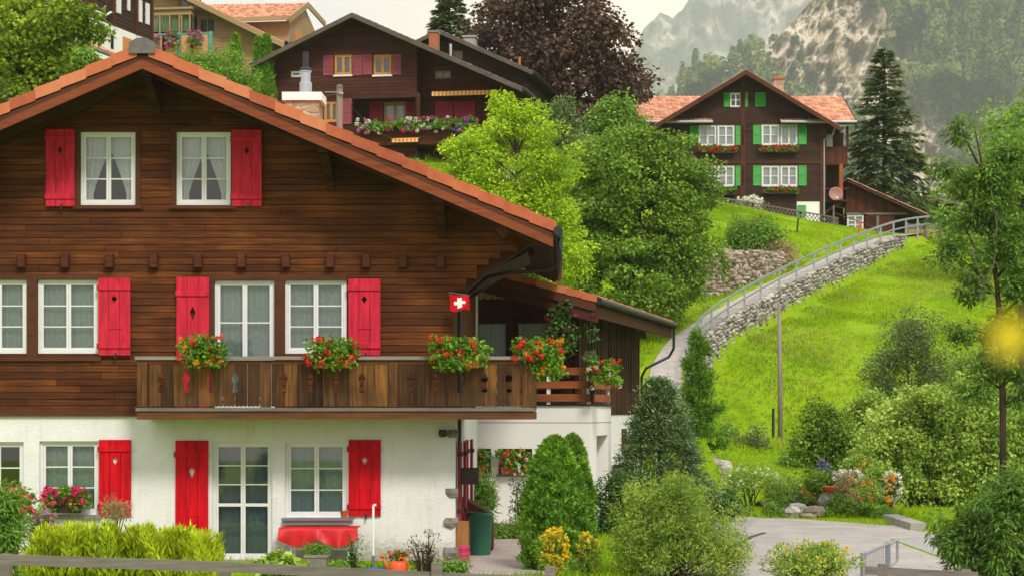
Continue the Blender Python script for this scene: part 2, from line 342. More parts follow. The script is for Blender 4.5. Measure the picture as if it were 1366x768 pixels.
M['fl_white'] = leafm('petal_white', (.6,.58,.45,1), (.85,.83,.75,1), None, .25)
M['fl_yellow'] = leafm('petal_yellow', (.70,.46,.01,1), (.85,.66,.04,1), None, .3)
M['fl_orange'] = leafm('petal_orange', (.7,.20,.01,1), (.85,.36,.02,1), None, .3)
M['fl_violet'] = leafm('petal_violet', (.12,.06,.30,1), (.24,.14,.5,1), None, .25)
M['straw'] = leafm('dry_stalk', (.30,.22,.10,1), (.50,.40,.20,1), None, .3)
M['twig'] = leafm('dark_twig_leaf', (.06,.03,.03,1), (.12,.07,.06,1), None, .2)
# ================================================================ TERRAIN
def tps_fit(P, z, lam=.3):
    P = np.asarray(P, float); n = len(P); d = np.linalg.norm(P[:, None]-P[None], axis=2)
    K = np.where(d > 0, d*d*np.log(d+1e-9), 0)+lam*np.eye(n); A = np.zeros((n+3, n+3)); A[:n, :n] = K
    A[:n, n] = 1; A[:n, n+1:] = P; A[n:, :n] = A[:n, n:].T; b = np.zeros(n+3); b[:n] = z
    w = np.linalg.solve(A, b); return P, w
def tps_eval(m, X, Y):
    P, w = m; out = np.full(X.shape, w[len(P)])+w[len(P)+1]*X+w[len(P)+2]*Y
    for (px, py), c in zip(P, w[:len(P)]):
        r2 = (X-px)**2+(Y-py)**2; out += c*.5*r2*np.log(r2+1e-9)
    return out
G0 = -2.75
PATH = [W(*a) for a in [(915,572,63),(897,534,69),(888,500,75),(903,466,80.5),(930,440,85.5),(1000,398,93),(1060,368,99.5),(1120,341,106.5),(1180,319,114),(1235,310.5,121),(1300,306,130)]]
def catmull(P, n=10):
    out = []
    for i in range(len(P)-1):
        p0, p1, p2, p3 = P[max(i-1,0)], P[i], P[i+1], P[min(i+2, len(P)-1)]
        for k in range(n):
            t = k/n; out.append(.5*((2*p1)+(p2-p0)*t+(2*p0-5*p1+4*p2-p3)*t*t+(3*p1-p0-3*p2+p3)*t**3))
    out.append(P[-1]); return out
PC = catmull(PATH, 10); PCn = np.array([tuple(p) for p in PC])
PT = np.gradient(PCn[:, :2], axis=0); PT /= np.linalg.norm(PT, axis=1)[:, None]; PN = np.stack([PT[:, 1], -PT[:, 0]], 1)   # right-hand side = meadow side
PWID = 1.2
flat = [(x, y, G0) for x in (-40, -20, -8, 0, 8, 14, 20, 34) for y in (-12, 8, 24, 36, 46, 53) if not (x < -18 and y > 47)]
low = flat+[tuple(W(*a)) for a in [(945,460,87.6),(1000,438,92.6),(1060,406,98.6),(1120,376,105.6),(1160,352,110.5),(1200,322,116.5),(1250,316,121),(1310,314,128),
     (1040,606,80),(955,585,72),(905,600,66),(1110,590,74),(1300,590,72),(1150,480,88),(1250,400,100),(1300,345,117),(1366,340,117),(1366,480,90),(1040,500,85),(1100,430,94),(1450,330,118),(1500,560,74)]]
low += [(50,60,-2.6),(60,120,7),(60,160,10),(30,170,11),(10,62,-2.7),(20,62,-2.6),(5,63,-2.7),(2,66,-1.3),(34,150,11.5),(100,80,-3),(110,160,4)]
up = [(x, y, G0) for x in (-20, -8, 0) for y in (36, 46, 53)]
up += [tuple(W(*a)) for a in [(860,520,74),(855,480,80),(880,440,86),(900,420,90),(945,398,95.5),(1000,372,100),(1040,352,102),(1080,338,105.5),
     (950,325,103),(1000,325,105),(1050,326,106),(1000,300,113),(960,285,116),(1100,310,113),(1150,312,117),(1000,280,124),(950,268,124),(1110,300,124),(1000,288,130),(1100,300,130),(1200,316,130),(1240,316,128),(870,280,128),(1180,312,122),
     (590,225,99),(690,215,104),(450,205,100),(360,195,100),(760,300,100),(850,330,100),(780,420,86),(700,430,84),(640,480,76),
     (230,100,118),(330,115,118),(150,70,112),(100,110,98),(40,120,92),(-60,120,100),(420,115,140),(700,175,140),(860,230,140),(1000,270,150),(1150,285,150),(500,300,86),(200,260,76),(0,260,76),(-150,260,76)]]
up += [(-60,60,0),(-70,120,22),(-60,180,36),(0,190,20),(40,190,13),(70,200,12),(-20,62,-1),(-34,56,-1.5),(-10,60,-2),(0,60,-2.7),(30,160,13.5)]
TL = tps_fit([(a[0], a[1]) for a in low], [a[2] for a in low]); TU = tps_fit([(a[0], a[1]) for a in up], [a[2] for a in up], .6)
def sstep(a, b, x): t = np.clip((x-a)/(b-a), 0, 1); return t*t*(3-2*t)
def terrain_z(X, Y):
    X = np.asarray(X, float); Y = np.asarray(Y, float)
    zl = tps_eval(TL, X, Y); zu = tps_eval(TU, X, Y)
    sh = X.shape; Q = np.stack([X.ravel(), Y.ravel()], 1); best = np.full(len(Q), 1e9); idx = np.zeros(len(Q), int)
    for i, p in enumerate(PCn[:, :2]):
        d = ((Q-p)**2).sum(1); m = d < best; best[m] = d[m]; idx[m] = i
    s = ((Q-PCn[idx, :2])*PN[idx]).sum(1).reshape(sh); dist = np.sqrt(best).reshape(sh); pz = PCn[idx, 2].reshape(sh)
    far = np.where((idx.reshape(sh) == 0) | (idx.reshape(sh) == len(PCn)-1), 1, 0)
    side = sstep(-.3, .3, s-(PWID/2+.15)); z = zu*(1-side)+zl*side
    corr = sstep(-PWID/2-2.2, -PWID/2-.5, s)*(1-sstep(PWID/2+.05, PWID/2+.35, s))*(dist < PWID/2+2.4)
    z = z*(1-corr)+(pz-.10)*corr
    f = sstep(54, 62, Y)*1.0; f = np.where(X < -14, sstep(47, 55, Y), f)
    z = G0*(1-f)+z*f
    return z
def tz(x, y): return float(terrain_z(np.array([[x]]), np.array([[y]]))[0, 0])
def axis(a, b, c, d, fine, coarse): return np.concatenate([np.arange(a, b, coarse), np.arange(b, c, fine), np.arange(c, d+coarse, coarse)])
gx = axis(-120, -12, 36, 150, .4, 4); gy = axis(-40, 50, 134, 240, .4, 4)
GX, GY = np.meshgrid(gx, gy); GZ = terrain_z(GX, GY)
bump = (np.sin(GX*1.7+GY*.6)*np.cos(GY*1.1-GX*.4)*.06+rng.normal(0, .018, GX.shape))*sstep(56, 64, GY)
GZ = GZ+bump
def grid_faces(ny, nx):
    i = np.arange(ny*nx).reshape(ny, nx); return np.stack([i[:-1, :-1], i[:-1, 1:], i[1:, 1:], i[1:, :-1]], -1).reshape(-1, 4)
t = NT('meadow_turf'); v = t.coord()
n1 = t.noise(v, .22, 5, .65); n2 = t.noise(v, 2.4, 5, .7); n3 = t.noise(v, 14, 4, .7)
c = t.ramp(t.math('ADD', t.math('MULTIPLY', n1, .55), t.math('MULTIPLY', n2, .45)), [(.32, (.14,.26,.005,1)), (.5, (.29,.48,.007,1)), (.68, (.44,.52,.02,1))])
dry = t.ramp(t.noise(v, .35, 6, .75), [(.60, (0,0,0)), (.75, (.8,.8,.8))]); c = t.mix(dry, c, (.30,.28,.06,1)); c = t.mix(t.math('MULTIPLY', n3, .5), c, (.06,.10,.008,1))
t.bsdf(c, .9, n3, .8, .12, 0, .1); M['turf'] = t.m
o = mesh_obj('ground', np.stack([GX, GY, GZ], -1), grid_faces(*GX.shape), M['turf'], smooth=True); tag(o, kind='structure')
# far base sheet so that the land reaches the horizon
o = MB().quad((-2550,-100,-12), (4050,-100,-12), (4050,6400,-12), (-2550,6400,-12)).build('valley_ground', M['turf']); tag(o, kind='structure')
def sheet(name, poly, z, mat, kind='structure'):
    b = MB(); b.add([(x, y, z) for x, y in poly], [tuple(range(len(poly)))]); return tag(b.build(name, mat), kind=kind)
def gp(px, py, z=G0): d = (z*F)/(CY-py); return ((px-CX)/F*d, d)
# asphalt yard, concrete strip, gravel path, patio
t = NT('asphalt'); v = t.coord(); n = t.noise(v, .8, 5, .7); n2 = t.noise(v, 60, 2, .6)
c = t.ramp(t.math('ADD', t.math('MULTIPLY', n, .6), t.math('MULTIPLY', n2, .4)), [(.3, S('8c857f')), (.7, S('b3aca5'))])
vc = t.n('TexVoronoi', feature='DISTANCE_TO_EDGE'); vc.inputs['Scale'].default_value = .45; wv = t.n('TexNoise'); wv.inputs['Scale'].default_value = 1.5; t.l(v, wv.inputs['Vector']); vm = t.n('VectorMath', operation='ADD'); t.l(v, vm.inputs[0]); t.l(wv.outputs[1], vm.inputs[1]); t.l(vm.outputs[0], vc.inputs['Vector'])
c = t.mix(t.ramp(vc.outputs['Distance'], [(.0, (.55,.55,.55)), (.012, (0,0,0))]), c, (.12,.11,.10,1)); st = t.noise(v, .45, 6, .75); c = t.mix(t.ramp(st, [(.5, (0,0,0)), (.68, (.5,.5,.5))]), c, S('7b756c')); t.bsdf(c, .9, n2, .4, .01); M['asphalt'] = t.m
t = NT('gravel'); v = t.coord(); n = t.noise(v, 22, 4, .8); t.bsdf(t.ramp(n, [(.3, S('6e6b68')), (.7, S('c2beba'))]), .95, n, .8, .03); M['gravel'] = t.m
sheet('road', [gp(930,690), gp(1050,691), gp(1173,700), (8.2, 48.6), (8.2, 44), (7.1, 43), (7.3, 20), (-1.2, 20), gp(960,760)], G0+.010, M['asphalt'])
sheet('concrete_strip', [gp(900,688), gp(1012,689), gp(990,712), gp(975,730), gp(960,768), gp(850,768)], G0+.016, M['concrete'])
b = MB(); a1 = gp(1003,716); a2 = gp(1014,711); a3 = gp(972,735)
b.beam((a3[0], a3[1], G0+.02), (a1[0], a1[1], G0+.02), .10, .012); b.beam((a1[0], a1[1], G0+.021), (a2[0]+.1, a2[1], G0+.021), .10, .012)
tag(b.build('road_drain_marking', M['black']), kind='structure')
sheet('gravel_path', [gp(1186,705), gp(1266,712), (12.2, 40), (11.5, 20), (7.4, 20), (7.2, 43), (8.3, 44.5)], G0+.007, M['gravel'])
t = NT('patio_slab'); br = t.n('TexBrick'); br.inputs['Scale'].default_value = 2.2; br.inputs['Mortar Size'].default_value = .012
br.inputs['Color1'].default_value = S('a89a93'); br.inputs['Color2'].default_value = S('8f7f79'); br.inputs['Mortar'].default_value = S('5d5752'); t.l(t.coord(), br.inputs['Vector'])
n = t.noise(t.coord(), 5, 5, .7); t.bsdf(t.mix(t.math('MULTIPLY', n, .5), br.outputs[0], S('c4b8b0')), .9, n, .3, .01); M['patio'] = t.m
sheet('patio', [gp(560,768), gp(600,742), (-1.95, 41), (-2.0, 47.0), gp(700,690), gp(735,768)], G0+.012, M['patio'])
# hillside path
t = NT('path_surface'); v = t.coord(); n = t.noise(v, 3, 5, .7); t.bsdf(t.ramp(n, [(.3, S('8f8781')), (.7, S('b8b0a8'))]), .95, t.noise(v, 40, 2), .4, .02); M['path'] = t.m
V = []
for i in range(len(PCn)):
    for s_ in (-.5, 0, .5):
        V.append((PCn[i, 0]+PN[i, 0]*PWID*s_, PCn[i, 1]+PN[i, 1]*PWID*s_, PCn[i, 2]+.03))
o = mesh_obj('path', np.array(V), grid_faces(len(PCn), 3), M['path'], smooth=True); tag(o, kind='structure')
# dry verge strip below the road wall
M['verge'] = plain('dry_verge', S('b0a24e'), .95, .35, 2.5, .8, bdist=.05)
# retaining wall under the path: real stacked stones
def rock(b, c, r, seed=0, sq=(1,1,1)):
    """one irregular faceted stone"""
    rr = random.Random(seed); n1, n2 = 7, 4; base = len(b.v); ph = rr.random()*6
    for j in range(1, n2):
        th = math.pi*j/n2
        for k in range(n1):
            a = 2*math.pi*k/n1+ph; q = r*(.82+.36*rr.random())
            b.v.append((c[0]+q*sq[0]*math.sin(th)*math.cos(a), c[1]+q*sq[1]*math.sin(th)*math.sin(a), c[2]+q*sq[2]*math.cos(th)))
    t0 = len(b.v); b.v.append((c[0], c[1], c[2]+r*sq[2]*.92)); b.v.append((c[0], c[1], c[2]-r*sq[2]*.92))
    for j in range(n2-2):
        for k in range(n1): b.f.append((base+j*n1+k, base+(j+1)*n1+k, base+(j+1)*n1+(k+1) % n1, base+j*n1+(k+1) % n1))
    for k in range(n1):
        b.f.append((t0, base+k, base+(k+1) % n1)); q = base+(n2-2)*n1; b.f.append((t0+1, q+(k+1) % n1, q+k))
def stoneisl(name, c1, c2, c3):
    t = NT(name); n = t.noise(t.coord(), 5, 6, .7); f = t.math('ADD', t.math('MULTIPLY', t.island(), .6), t.math('MULTIPLY', n, .4))
    t.bsdf(t.ramp(f, [(.2, c1), (.5, c2), (.85, c3)]), .9, t.noise(t.coord(), 18, 4, .7), .7, .03, 0, .15); return t.m
M['rock_grey'] = stoneisl('pale_grey_rock', S('68635d'), S('98918a'), S('c4bdb5'))
M['rock_tan'] = stoneisl('tan_grey_rock', S('6b6054'), S('948676'), S('b8aa99'))
M['core'] = plain('wall_core_mortar', S('5b554e'), .95, .3)  # grey-brown mortar fill behind the stacked stones
b = MB(); core = MB(); sd = 0
for i in range(30, len(PCn)-20):
    x, y, z = PCn[i]; off = PWID/2+.12; px_, py_ = x+PN[i, 0]*off, y+PN[i, 1]*off
    x2, y2, z2 = PCn[i+1]; qx, qy = x2+PN[i+1, 0]*off, y2+PN[i+1, 1]*off
    zb = tz(px_+PN[i, 0]*.9, py_+PN[i, 1]*.9)-.3; zt = z+.02; L = math.hypot(qx-px_, qy-py_)
    n_ = PN[i]; core.add([(px_-n_[0]*.25, py_-n_[1]*.25, zb-.5), (qx-n_[0]*.25, qy-n_[1]*.25, zb-.5), (qx+n_[0]*.02, qy+n_[1]*.02, zb-.5), (px_+n_[0]*.02, py_+n_[1]*.02, zb-.5),
                         (px_-n_[0]*.25, py_-n_[1]*.25, zt), (qx-n_[0]*.25, qy-n_[1]*.25, z2+.02), (qx+n_[0]*.02, qy+n_[1]*.02, z2+.02), (px_+n_[0]*.02, py_+n_[1]*.02, zt)],
                        [(0,3,2,1),(4,5,6,7),(0,1,5,4),(1,2,6,5),(2,3,7,6),(3,0,4,7)])
    zz = zb
    while zz < zt:
        h = random.uniform(.14, .26); u = 0
        while u < L:
            w_ = random.uniform(.2, .42); k = min(1, (u+w_/2)/L); sd += 1
            rock(b, (px_+(qx-px_)*k+n_[0]*.05, py_+(qy-py_)*k+n_[1]*.05, zz+h/2+(z2-z)*k), max(h, w_)*.52, sd, (1, 1, h/max(h, w_)*1.05)); u += w_
        zz += h*.92
r_ = thing('retaining_wall', 'long dry-laid grey rubble wall holding up the hill path above the meadow', 'wall', tuple(PC[60]))
b.build('stones', M['rock_grey'], r_); core.build('wall_core', M['core'], r_)
# guard rail along the path
gr = thing('guard_rail', 'grey steel two-rail guard railing along the hill path', 'railing', tuple(PC[50]))
def along(step, i0, i1, off, fn):
    acc = step
    for i in range(i0, i1):
        p = Vector((PCn[i, 0]+PN[i, 0]*off, PCn[i, 1]+PN[i, 1]*off, PCn[i, 2])); q = Vector((PCn[i+1, 0]+PN[i+1, 0]*off, PCn[i+1, 1]+PN[i+1, 1]*off, PCn[i+1, 2]))
        acc += (q-p).length
        if acc >= step: acc = 0; fn(p, i)
def rpost(p, i): MB().box(p.x-.045, p.x+.045, p.y-.045, p.y+.045, p.z-.45, p.z+1.02).build('post', M['steel'], gr)
along(2.25, 16, 88, PWID/2+.18, rpost)
for dz, w_ in ((1.0, .085), (.55, .06)):
    pts = [Vector((PCn[i, 0]+PN[i, 0]*(PWID/2+.18), PCn[i, 1]+PN[i, 1]*(PWID/2+.18), PCn[i, 2]+dz)) for i in range(12, 89)]
    b = MB()
    for p, q in zip(pts, pts[1:]): b.beam(p, q, .05, w_*1.25)
    b.build('rail', M['steel'], gr)
# old stone wall above the path
t0 = W(938,395,95.5); t1 = W(1046,362,102.5); b = MB(); core = MB(); N = 26
r_ = thing('old_stone_wall', 'crumbling tan stone wall with mossy top below the lawn', 'wall', tuple(t0))
for i in range(N):
    k = i/N; p = t0.lerp(t1, k); zt = W(0, 336+4*k, 97+6*k).z-(.15*random.random()); zb = p.z-.5; zz = zb
    while zz < zt:
        h = random.uniform(.18, .34); u = 0; L = (t1-t0).length/N
        while u < L:
            w_ = random.uniform(.25, .6); q = t0.lerp(t1, k+(u+w_/2)/L/N); sd += 1
            rock(b, (q.x+random.uniform(-.05,.05), q.y-.1+(zz-zb)*.12, zz+h/2), max(h, w_)*.54, sd, (1, .8, h/max(h, w_)*1.1)); u += w_
        zz += h*.9
b.build('stones', M['rock_tan'], r_)
core.add([tuple(t0+Vector((0,.3,-1))), tuple(t1+Vector((0,.3,-1))), tuple(t1+Vector((0,.9,-1))), tuple(t0+Vector((0,.9,-1))),
          (t0.x, t0.y+.3, W(0,338,97).z), (t1.x, t1.y+.3, W(0,341,103).z), (t1.x, t1.y+.9, W(0,341,103).z), (t0.x, t0.y+.9, W(0,338,97).z)],
         [(0,3,2,1),(4,5,6,7),(0,1,5,4),(1,2,6,5),(2,3,7,6),(3,0,4,7)])
core.build('wall_core', M['core'], r_)
def rock_at(px, py, d, r, label, sq=(1.2,1,.8), seed=1, mat='rock_grey', z=None):
    p = W(px, py, d); b = MB()
    for k in range(5): rock(b, (random.uniform(-.5,.5)*r, random.uniform(-.3,.3)*r, random.uniform(0,.6)*r), r*random.uniform(.45,.8), seed*31+k, sq)
    o = b.build('boulder', M[mat]); o.location = (p.x, p.y, p.z if z is None else z); return tag(o, label, 'rock')
# ================================================================ MOUNTAINS
def fbm(X, Y, oct=6, seed=0, ridged=False):
    rs = np.random.default_rng(seed); out = np.zeros_like(X); a = 1.0; f = 1.0
    for o_ in range(oct):
        g = rs.normal(size=(64, 64)); xx = X*f; yy = Y*f; x0 = np.floor(xx).astype(int); y0 = np.floor(yy).astype(int); tx = xx-x0; ty = yy-y0
        tx = tx*tx*(3-2*tx); ty = ty*ty*(3-2*ty); q = lambda i, j: g[i % 64, j % 64]
        n = (q(x0, y0)*(1-tx)+q(x0+1, y0)*tx)*(1-ty)+(q(x0, y0+1)*(1-tx)+q(x0+1, y0+1)*tx)*ty
        out += a*(1-2*np.abs(n) if ridged else n); a *= .52; f *= 2.03
    return out
MD = 900.0; MS = 2.0     # the near mountain stands about 1.8 km off, the far one about 5 km
def rock_mask(px, py):
    """where the near mountain is bare cliff (rows and columns of the photo turned into places on the slope)"""
    n = fbm(px/60, py/60, 5, 3)*22
    cx = np.interp(py, [-60,0,40,80,120,160,200,260,330], [1128,1120,1110,1098,1125,1190,1215,1228,1235]); hw = np.interp(py, [-60,0,40,80,120,160,200,260,330], [50,52,64,78,84,50,40,34,26])
    return hw-np.abs(px-cx)+n
def ridge(px): return np.interp(px, [760,850,880,905,940,975,1010,1050,1080,1120,1200,1500], [330,250,160,105,92,80,62,24,-10,-60,-110,-160])
ux = np.linspace(760, 1560, 460); uv = np.linspace(0, 1, 300); UX, UV = np.meshgrid(ux, uv)
PY = 540+(ridge(UX)+14-540)*UV
rm = rock_mask(UX, PY); rk = sstep(-8, 14, rm)
relief = fbm(UX/55, PY/75, 6, 5, True)*16+fbm((UX+PY*.5)/16, (PY-UX*.45)/34, 6, 8, True)*9*rk
Dm = MS*(MD+(420-PY)*.42+relief*(-1.0)+rk*18+(1080-UX)*.10)
MX = (UX-CX)/F*Dm; MZ = (CY-PY)/F*Dm
t = NT('cliff_rock'); v = t.coord(); n = t.noise(t.coord((.8,.5,1.6), (0,R(-38),0)), .045, 9, .72, .3); n2 = t.noise(t.coord((1.6,.6,.5), (0,R(12),0)), .09, 9, .78, .2)
c = t.ramp(t.math('ADD', t.math('MULTIPLY', n, .5), t.math('MULTIPLY', n2, .5)), [(.34, S('6e6156')), (.41, S('baa894')), (.48, S('e8d6be')), (.66, S('f6e6cc'))])
vo = t.n('TexVoronoi', feature='DISTANCE_TO_EDGE'); vo.inputs['Scale'].default_value = .045; t.l(t.coord((1.0,.4,2.6), (0,R(-34),0)), vo.inputs['Vector'])
c = t.mix(t.ramp(vo.outputs['Distance'], [(.0, (.5,.5,.5)), (.08, (0,0,0))]), c, (.09,.08,.07,1)); vo2 = t.n('TexVoronoi', feature='DISTANCE_TO_EDGE'); vo2.inputs['Scale'].default_value = .10; t.l(t.coord((2.2,.4,.7), (0,R(16),0)), vo2.inputs['Vector'])
c = t.mix(t.ramp(vo2.outputs['Distance'], [(.0, (.35,.35,.35)), (.07, (0,0,0))]), c, (.16,.145,.13,1))
a = t.n('Attribute'); a.attribute_name = 'rock'; g = t.ramp(t.noise(v, .045, 5, .7), [(.35, (.016,.030,.010)), (.65, (.05,.075,.02))])
af = t.math('SUBTRACT', t.math('MULTIPLY', a.outputs['Fac'], 1.75), t.math('MULTIPLY', t.math('SUBTRACT', t.noise(v, .06, 5, .75), .38), 1.6))
afr = t.ramp(af, [(.42, (0,0,0)), (.58, (1,1,1))]); t.bsdf(t.mix(afr, g, c), .95, n2, .8, 5, 0, .1); M['cliff'] = t.m
o = mesh_obj('cliff_mountain', np.stack([MX, Dm, MZ], -1), grid_faces(*UX.shape), M['cliff'], smooth=False); tag(o, kind='structure')
at = o.data.attributes.new('rock', 'FLOAT', 'POINT'); at.data.foreach_set('value', rk.ravel().astype(np.float32))
def mountain_pt(px, py):
    i = np.clip(((px-760)/800*459), 0, 459).astype(int); j = np.clip(((540-py)/(540-ridge(px)-14)*299), 0, 299).astype(int)
    return np.stack([MX[j, i], Dm[j, i], MZ[j, i]], -1)
# forest: a mass of little spruces and broadleaf crowns on the slope
def leaf_quads(P, A, Nn, Ln, Wd):
    """quads: base P, axis A (unit), normal Nn (unit), length, width -> verts, faces"""
    Sd = np.cross(A, Nn); Sd /= np.linalg.norm(Sd, axis=1)[:, None]+1e-9; Ln = np.asarray(Ln).reshape(-1, 1)*np.ones((len(P), 1)); Wd = np.asarray(Wd).reshape(-1, 1)*np.ones((len(P), 1))
    m = P+A*Ln*.45+Nn*Ln*.06; v = np.stack([P, m-Sd*Wd*.5, P+A*Ln, m+Sd*Wd*.5], 1)
    return v.reshape(-1, 3), np.arange(len(P)*4).reshape(-1, 4)
def unit(v): return v/(np.linalg.norm(v, axis=1)[:, None]+1e-9)
def forest(name, n, sel, hrange, mat, conif=.75, seed=4):
    """many small trees as one mass; 'shade' gives every tree its own green"""
    rs = np.random.default_rng(seed); px = rs.uniform(770, 1540, n*4); py = rs.uniform(-60, 330, n*4)
    keep = (py > ridge(px)-2+rs.uniform(0, 8, n*4)) & sel(px, py, rs); px = px[keep][:n]; py = py[keep][:n]
    P = mountain_pt(px, py+3); H = rs.uniform(*hrange, len(P)); Vs = []; Fs = []; Cs = []; off = 0; mk = rs.random(len(P)) < conif; tone = rs.random(len(P))
    for kind in (0, 1):
        sel_ = mk if kind == 0 else ~mk; B = P[sel_]; h = H[sel_]; tn = tone[sel_]; q = 80; m = len(B)
        if kind == 0:
            u = rs.random((m, q))**.8; R0 = h[:, None]*rs.uniform(.15, .22, (m, 1)); th = rs.uniform(0, 2*np.pi, (m, q)); tier = .72+.28*np.abs(np.sin(u*19+tn[:, None]*6)); rad = (1-u)**.85*R0*tier*rs.uniform(.6, 1, (m, q))
            C = np.stack([B[:, 0, None]+rad*.7*np.cos(th), B[:, 1, None]+rad*.7*np.sin(th), B[:, 2, None]+u*h[:, None]], -1).reshape(-1, 3); O = np.stack([np.cos(th), np.sin(th), 0*th], -1).reshape(-1, 3)
            A = O*.6+np.array([0, 0, -.75])+rs.normal(0, .2, O.shape); Nn = O+np.array([0, 0, .55])+rs.normal(0, .2, O.shape); ln = (.10+.13*(1-u.reshape(-1)))*np.repeat(h, q); wd = ln*.75; t_ = tn*.75
        else:
            h = h*.8; d = unit(rs.normal(size=(m*q, 3))).reshape(m, q, 3); d[..., 2] = np.abs(d[..., 2])*1.3-.35; lum = 1+.25*np.sin(d[..., 0]*5+tn[:, None]*9)*np.cos(d[..., 2]*4)
            C = (B[:, None]+np.stack([0*h, 0*h, h*.5], -1)[:, None]+d*(h[:, None]*.40*lum)[..., None]).reshape(-1, 3); O = unit(d.reshape(-1, 3)); A = np.cross(O, rs.normal(size=O.shape)); Nn = O+rs.normal(0, .3, O.shape); ln = np.repeat(h*.22, q); wd = ln*.9; t_ = .35+tn*.65
        A = unit(A); Nn = unit(Nn-A*(A*Nn).sum(1)[:, None]) if True else Nn; v, f = leaf_quads(C, A, unit(Nn), ln, wd); Vs.append(v); Fs.append(f+off); off += len(v); Cs.append(np.repeat(t_, q*4))
    o = mesh_obj(name, np.concatenate(Vs), np.concatenate(Fs), mat); at = o.data.attributes.new('shade', 'FLOAT', 'POINT'); at.data.foreach_set('value', np.concatenate(Cs).astype(np.float32)); return o
t = NT('forest_tree'); at_ = t.n('Attribute'); at_.attribute_name = 'shade'; c = t.ramp(at_.outputs['Fac'], [(.0, (.028,.046,.020,1)), (.45, (.095,.140,.034,1)), (.75, (.19,.23,.05,1)), (1, (.32,.33,.09,1))])
c = t.mix(t.math('MULTIPLY', t.island(), .35), c, (.03,.045,.02,1)); t.bsdf(c, .8, spec=.1); M['lf_forest'] = t.m
tag(forest('forest', 2000, lambda x, y, r: rock_mask(x, y) < r.uniform(-14, 4, len(x)), (18, 38), M['lf_forest']), kind='stuff')
tag(forest('cliff_shrubs', 420, lambda x, y, r: (rock_mask(x, y) > 0) & (fbm(x/24, y/24, 4, 9) > .35), (8, 16), M['lf_forest'], .3, 6), kind='stuff')
# far mountain in the haze
ux = np.linspace(560, 1500, 260); uv = np.linspace(0, 1, 160); UX, UV = np.meshgrid(ux, uv)
rdg = np.interp(ux, [560,700,780,840,880,940,1000,1080,1500], [330,250,170,74,22,-30,-70,-110,-160])+fbm(ux/30, ux*0+.5, 5, 12)*7
PY = 545+(rdg[None]-545)*UV; rel = fbm(UX/70, PY/90, 7, 21, True)*70
Df = MS*(2500+(430-PY)*1.6-rel); o = mesh_obj('far_mountain', np.stack([(UX-CX)/F*Df, Df, (CY-PY)/F*Df], -1), grid_faces(*UX.shape), M['cliff'])
t = NT('far_rock'); v = t.coord(); n = t.noise(t.coord((1,.6,.5), (0,R(-25),0)), .006, 7, .7, 1.0); n2 = t.noise(v, .003, 6, .75)
c = t.ramp(n, [(.35, S('6d675f')), (.55, S('b9ac9a')), (.72, S('dccfba'))]); f = t.ramp(n2, [(.44, (1,1,1)), (.56, (0,0,0))]); t.bsdf(t.mix(f, c, (.045,.065,.03,1)), .95, n, .8, 8); o.data.materials[0] = t.m
tag(o, kind='structure')
# hills that close the view to the left, behind the village
GXh, GYh = np.meshgrid(np.linspace(-900, 240, 90), np.linspace(240, 1500, 60)); GZh = 9+(GYh-240)*.035+fbm(GXh/160, GYh/160, 5, 31)*8-sstep(-60, 60, GXh)*40
o = mesh_obj('hills', np.stack([GXh, GYh, GZh], -1), grid_faces(*GXh.shape), M['turf'], smooth=True); tag(o, kind='structure')
# air
t = NT('haze_air'); pv = t.n('VolumePrincipled'); pv.inputs['Color'].default_value = (.94,.955,.985,1); pv.inputs['Density'].default_value = .000115; pv.inputs['Anisotropy'].default_value = .15
t.l(pv.outputs[0], t.out.inputs[1])
tag(MB().box(-2600, 4100, -130, 6500, -14, 1750).build('haze', t.m), kind='stuff')
# ================================================================ BUILDING HELPERS
def board_wall(name, mat, parent, x0, x1, z0, z1, yf, th=.12, h=.124, openings=(), lim=None, joint=(3, 5), ch=.011, local=False, seed=3):
    """horizontal log wall facing -y with real gaps at the openings; lim(z)->(xmin,xmax)"""
    rr = random.Random(seed); b = MB(); z = z0
    while z < z1-.01:
        zt = min(z+h, z1); zc = (z+zt)/2; a, c = lim(zc) if lim else (x0, x1); a = max(a, x0); c = min(c, x1)
        segs = [(a, c)] if c-a > .05 else []
        for (ox0, ox1, oz0, oz1) in openings:
            if oz0 < zt-.005 and oz1 > z+.005:
                # partial overlap of one row: fill the strip outside the opening
                if oz0 > z+.005:
                    b.box(max(a, ox0), min(c, ox1), yf+.004, yf+th, z, oz0) if min(c, ox1) > max(a, ox0) else None
                if oz1 < zt-.005:
                    b.box(max(a, ox0), min(c, ox1), yf+.004, yf+th, oz1, zt) if min(c, ox1) > max(a, ox0) else None
                ns = []
                for p, q in segs:
                    if ox1 <= p or ox0 >= q: ns.append((p, q)); continue
                    if ox0 > p: ns.append((p, ox0))
                    if ox1 < q: ns.append((ox1, q))
                segs = ns
        for p, q in segs:
            x = p
            while x < q-.01:
                L = rr.uniform(*joint); e = q if q-x-L < 1.0 else x+L
                b.cbox(x, e-(.003 if e < q else 0), yf+rr.uniform(0, .004), yf+th, z, zt-.004, ch); x = e
        z += h
    return b.build(name, mat, parent, local=local)
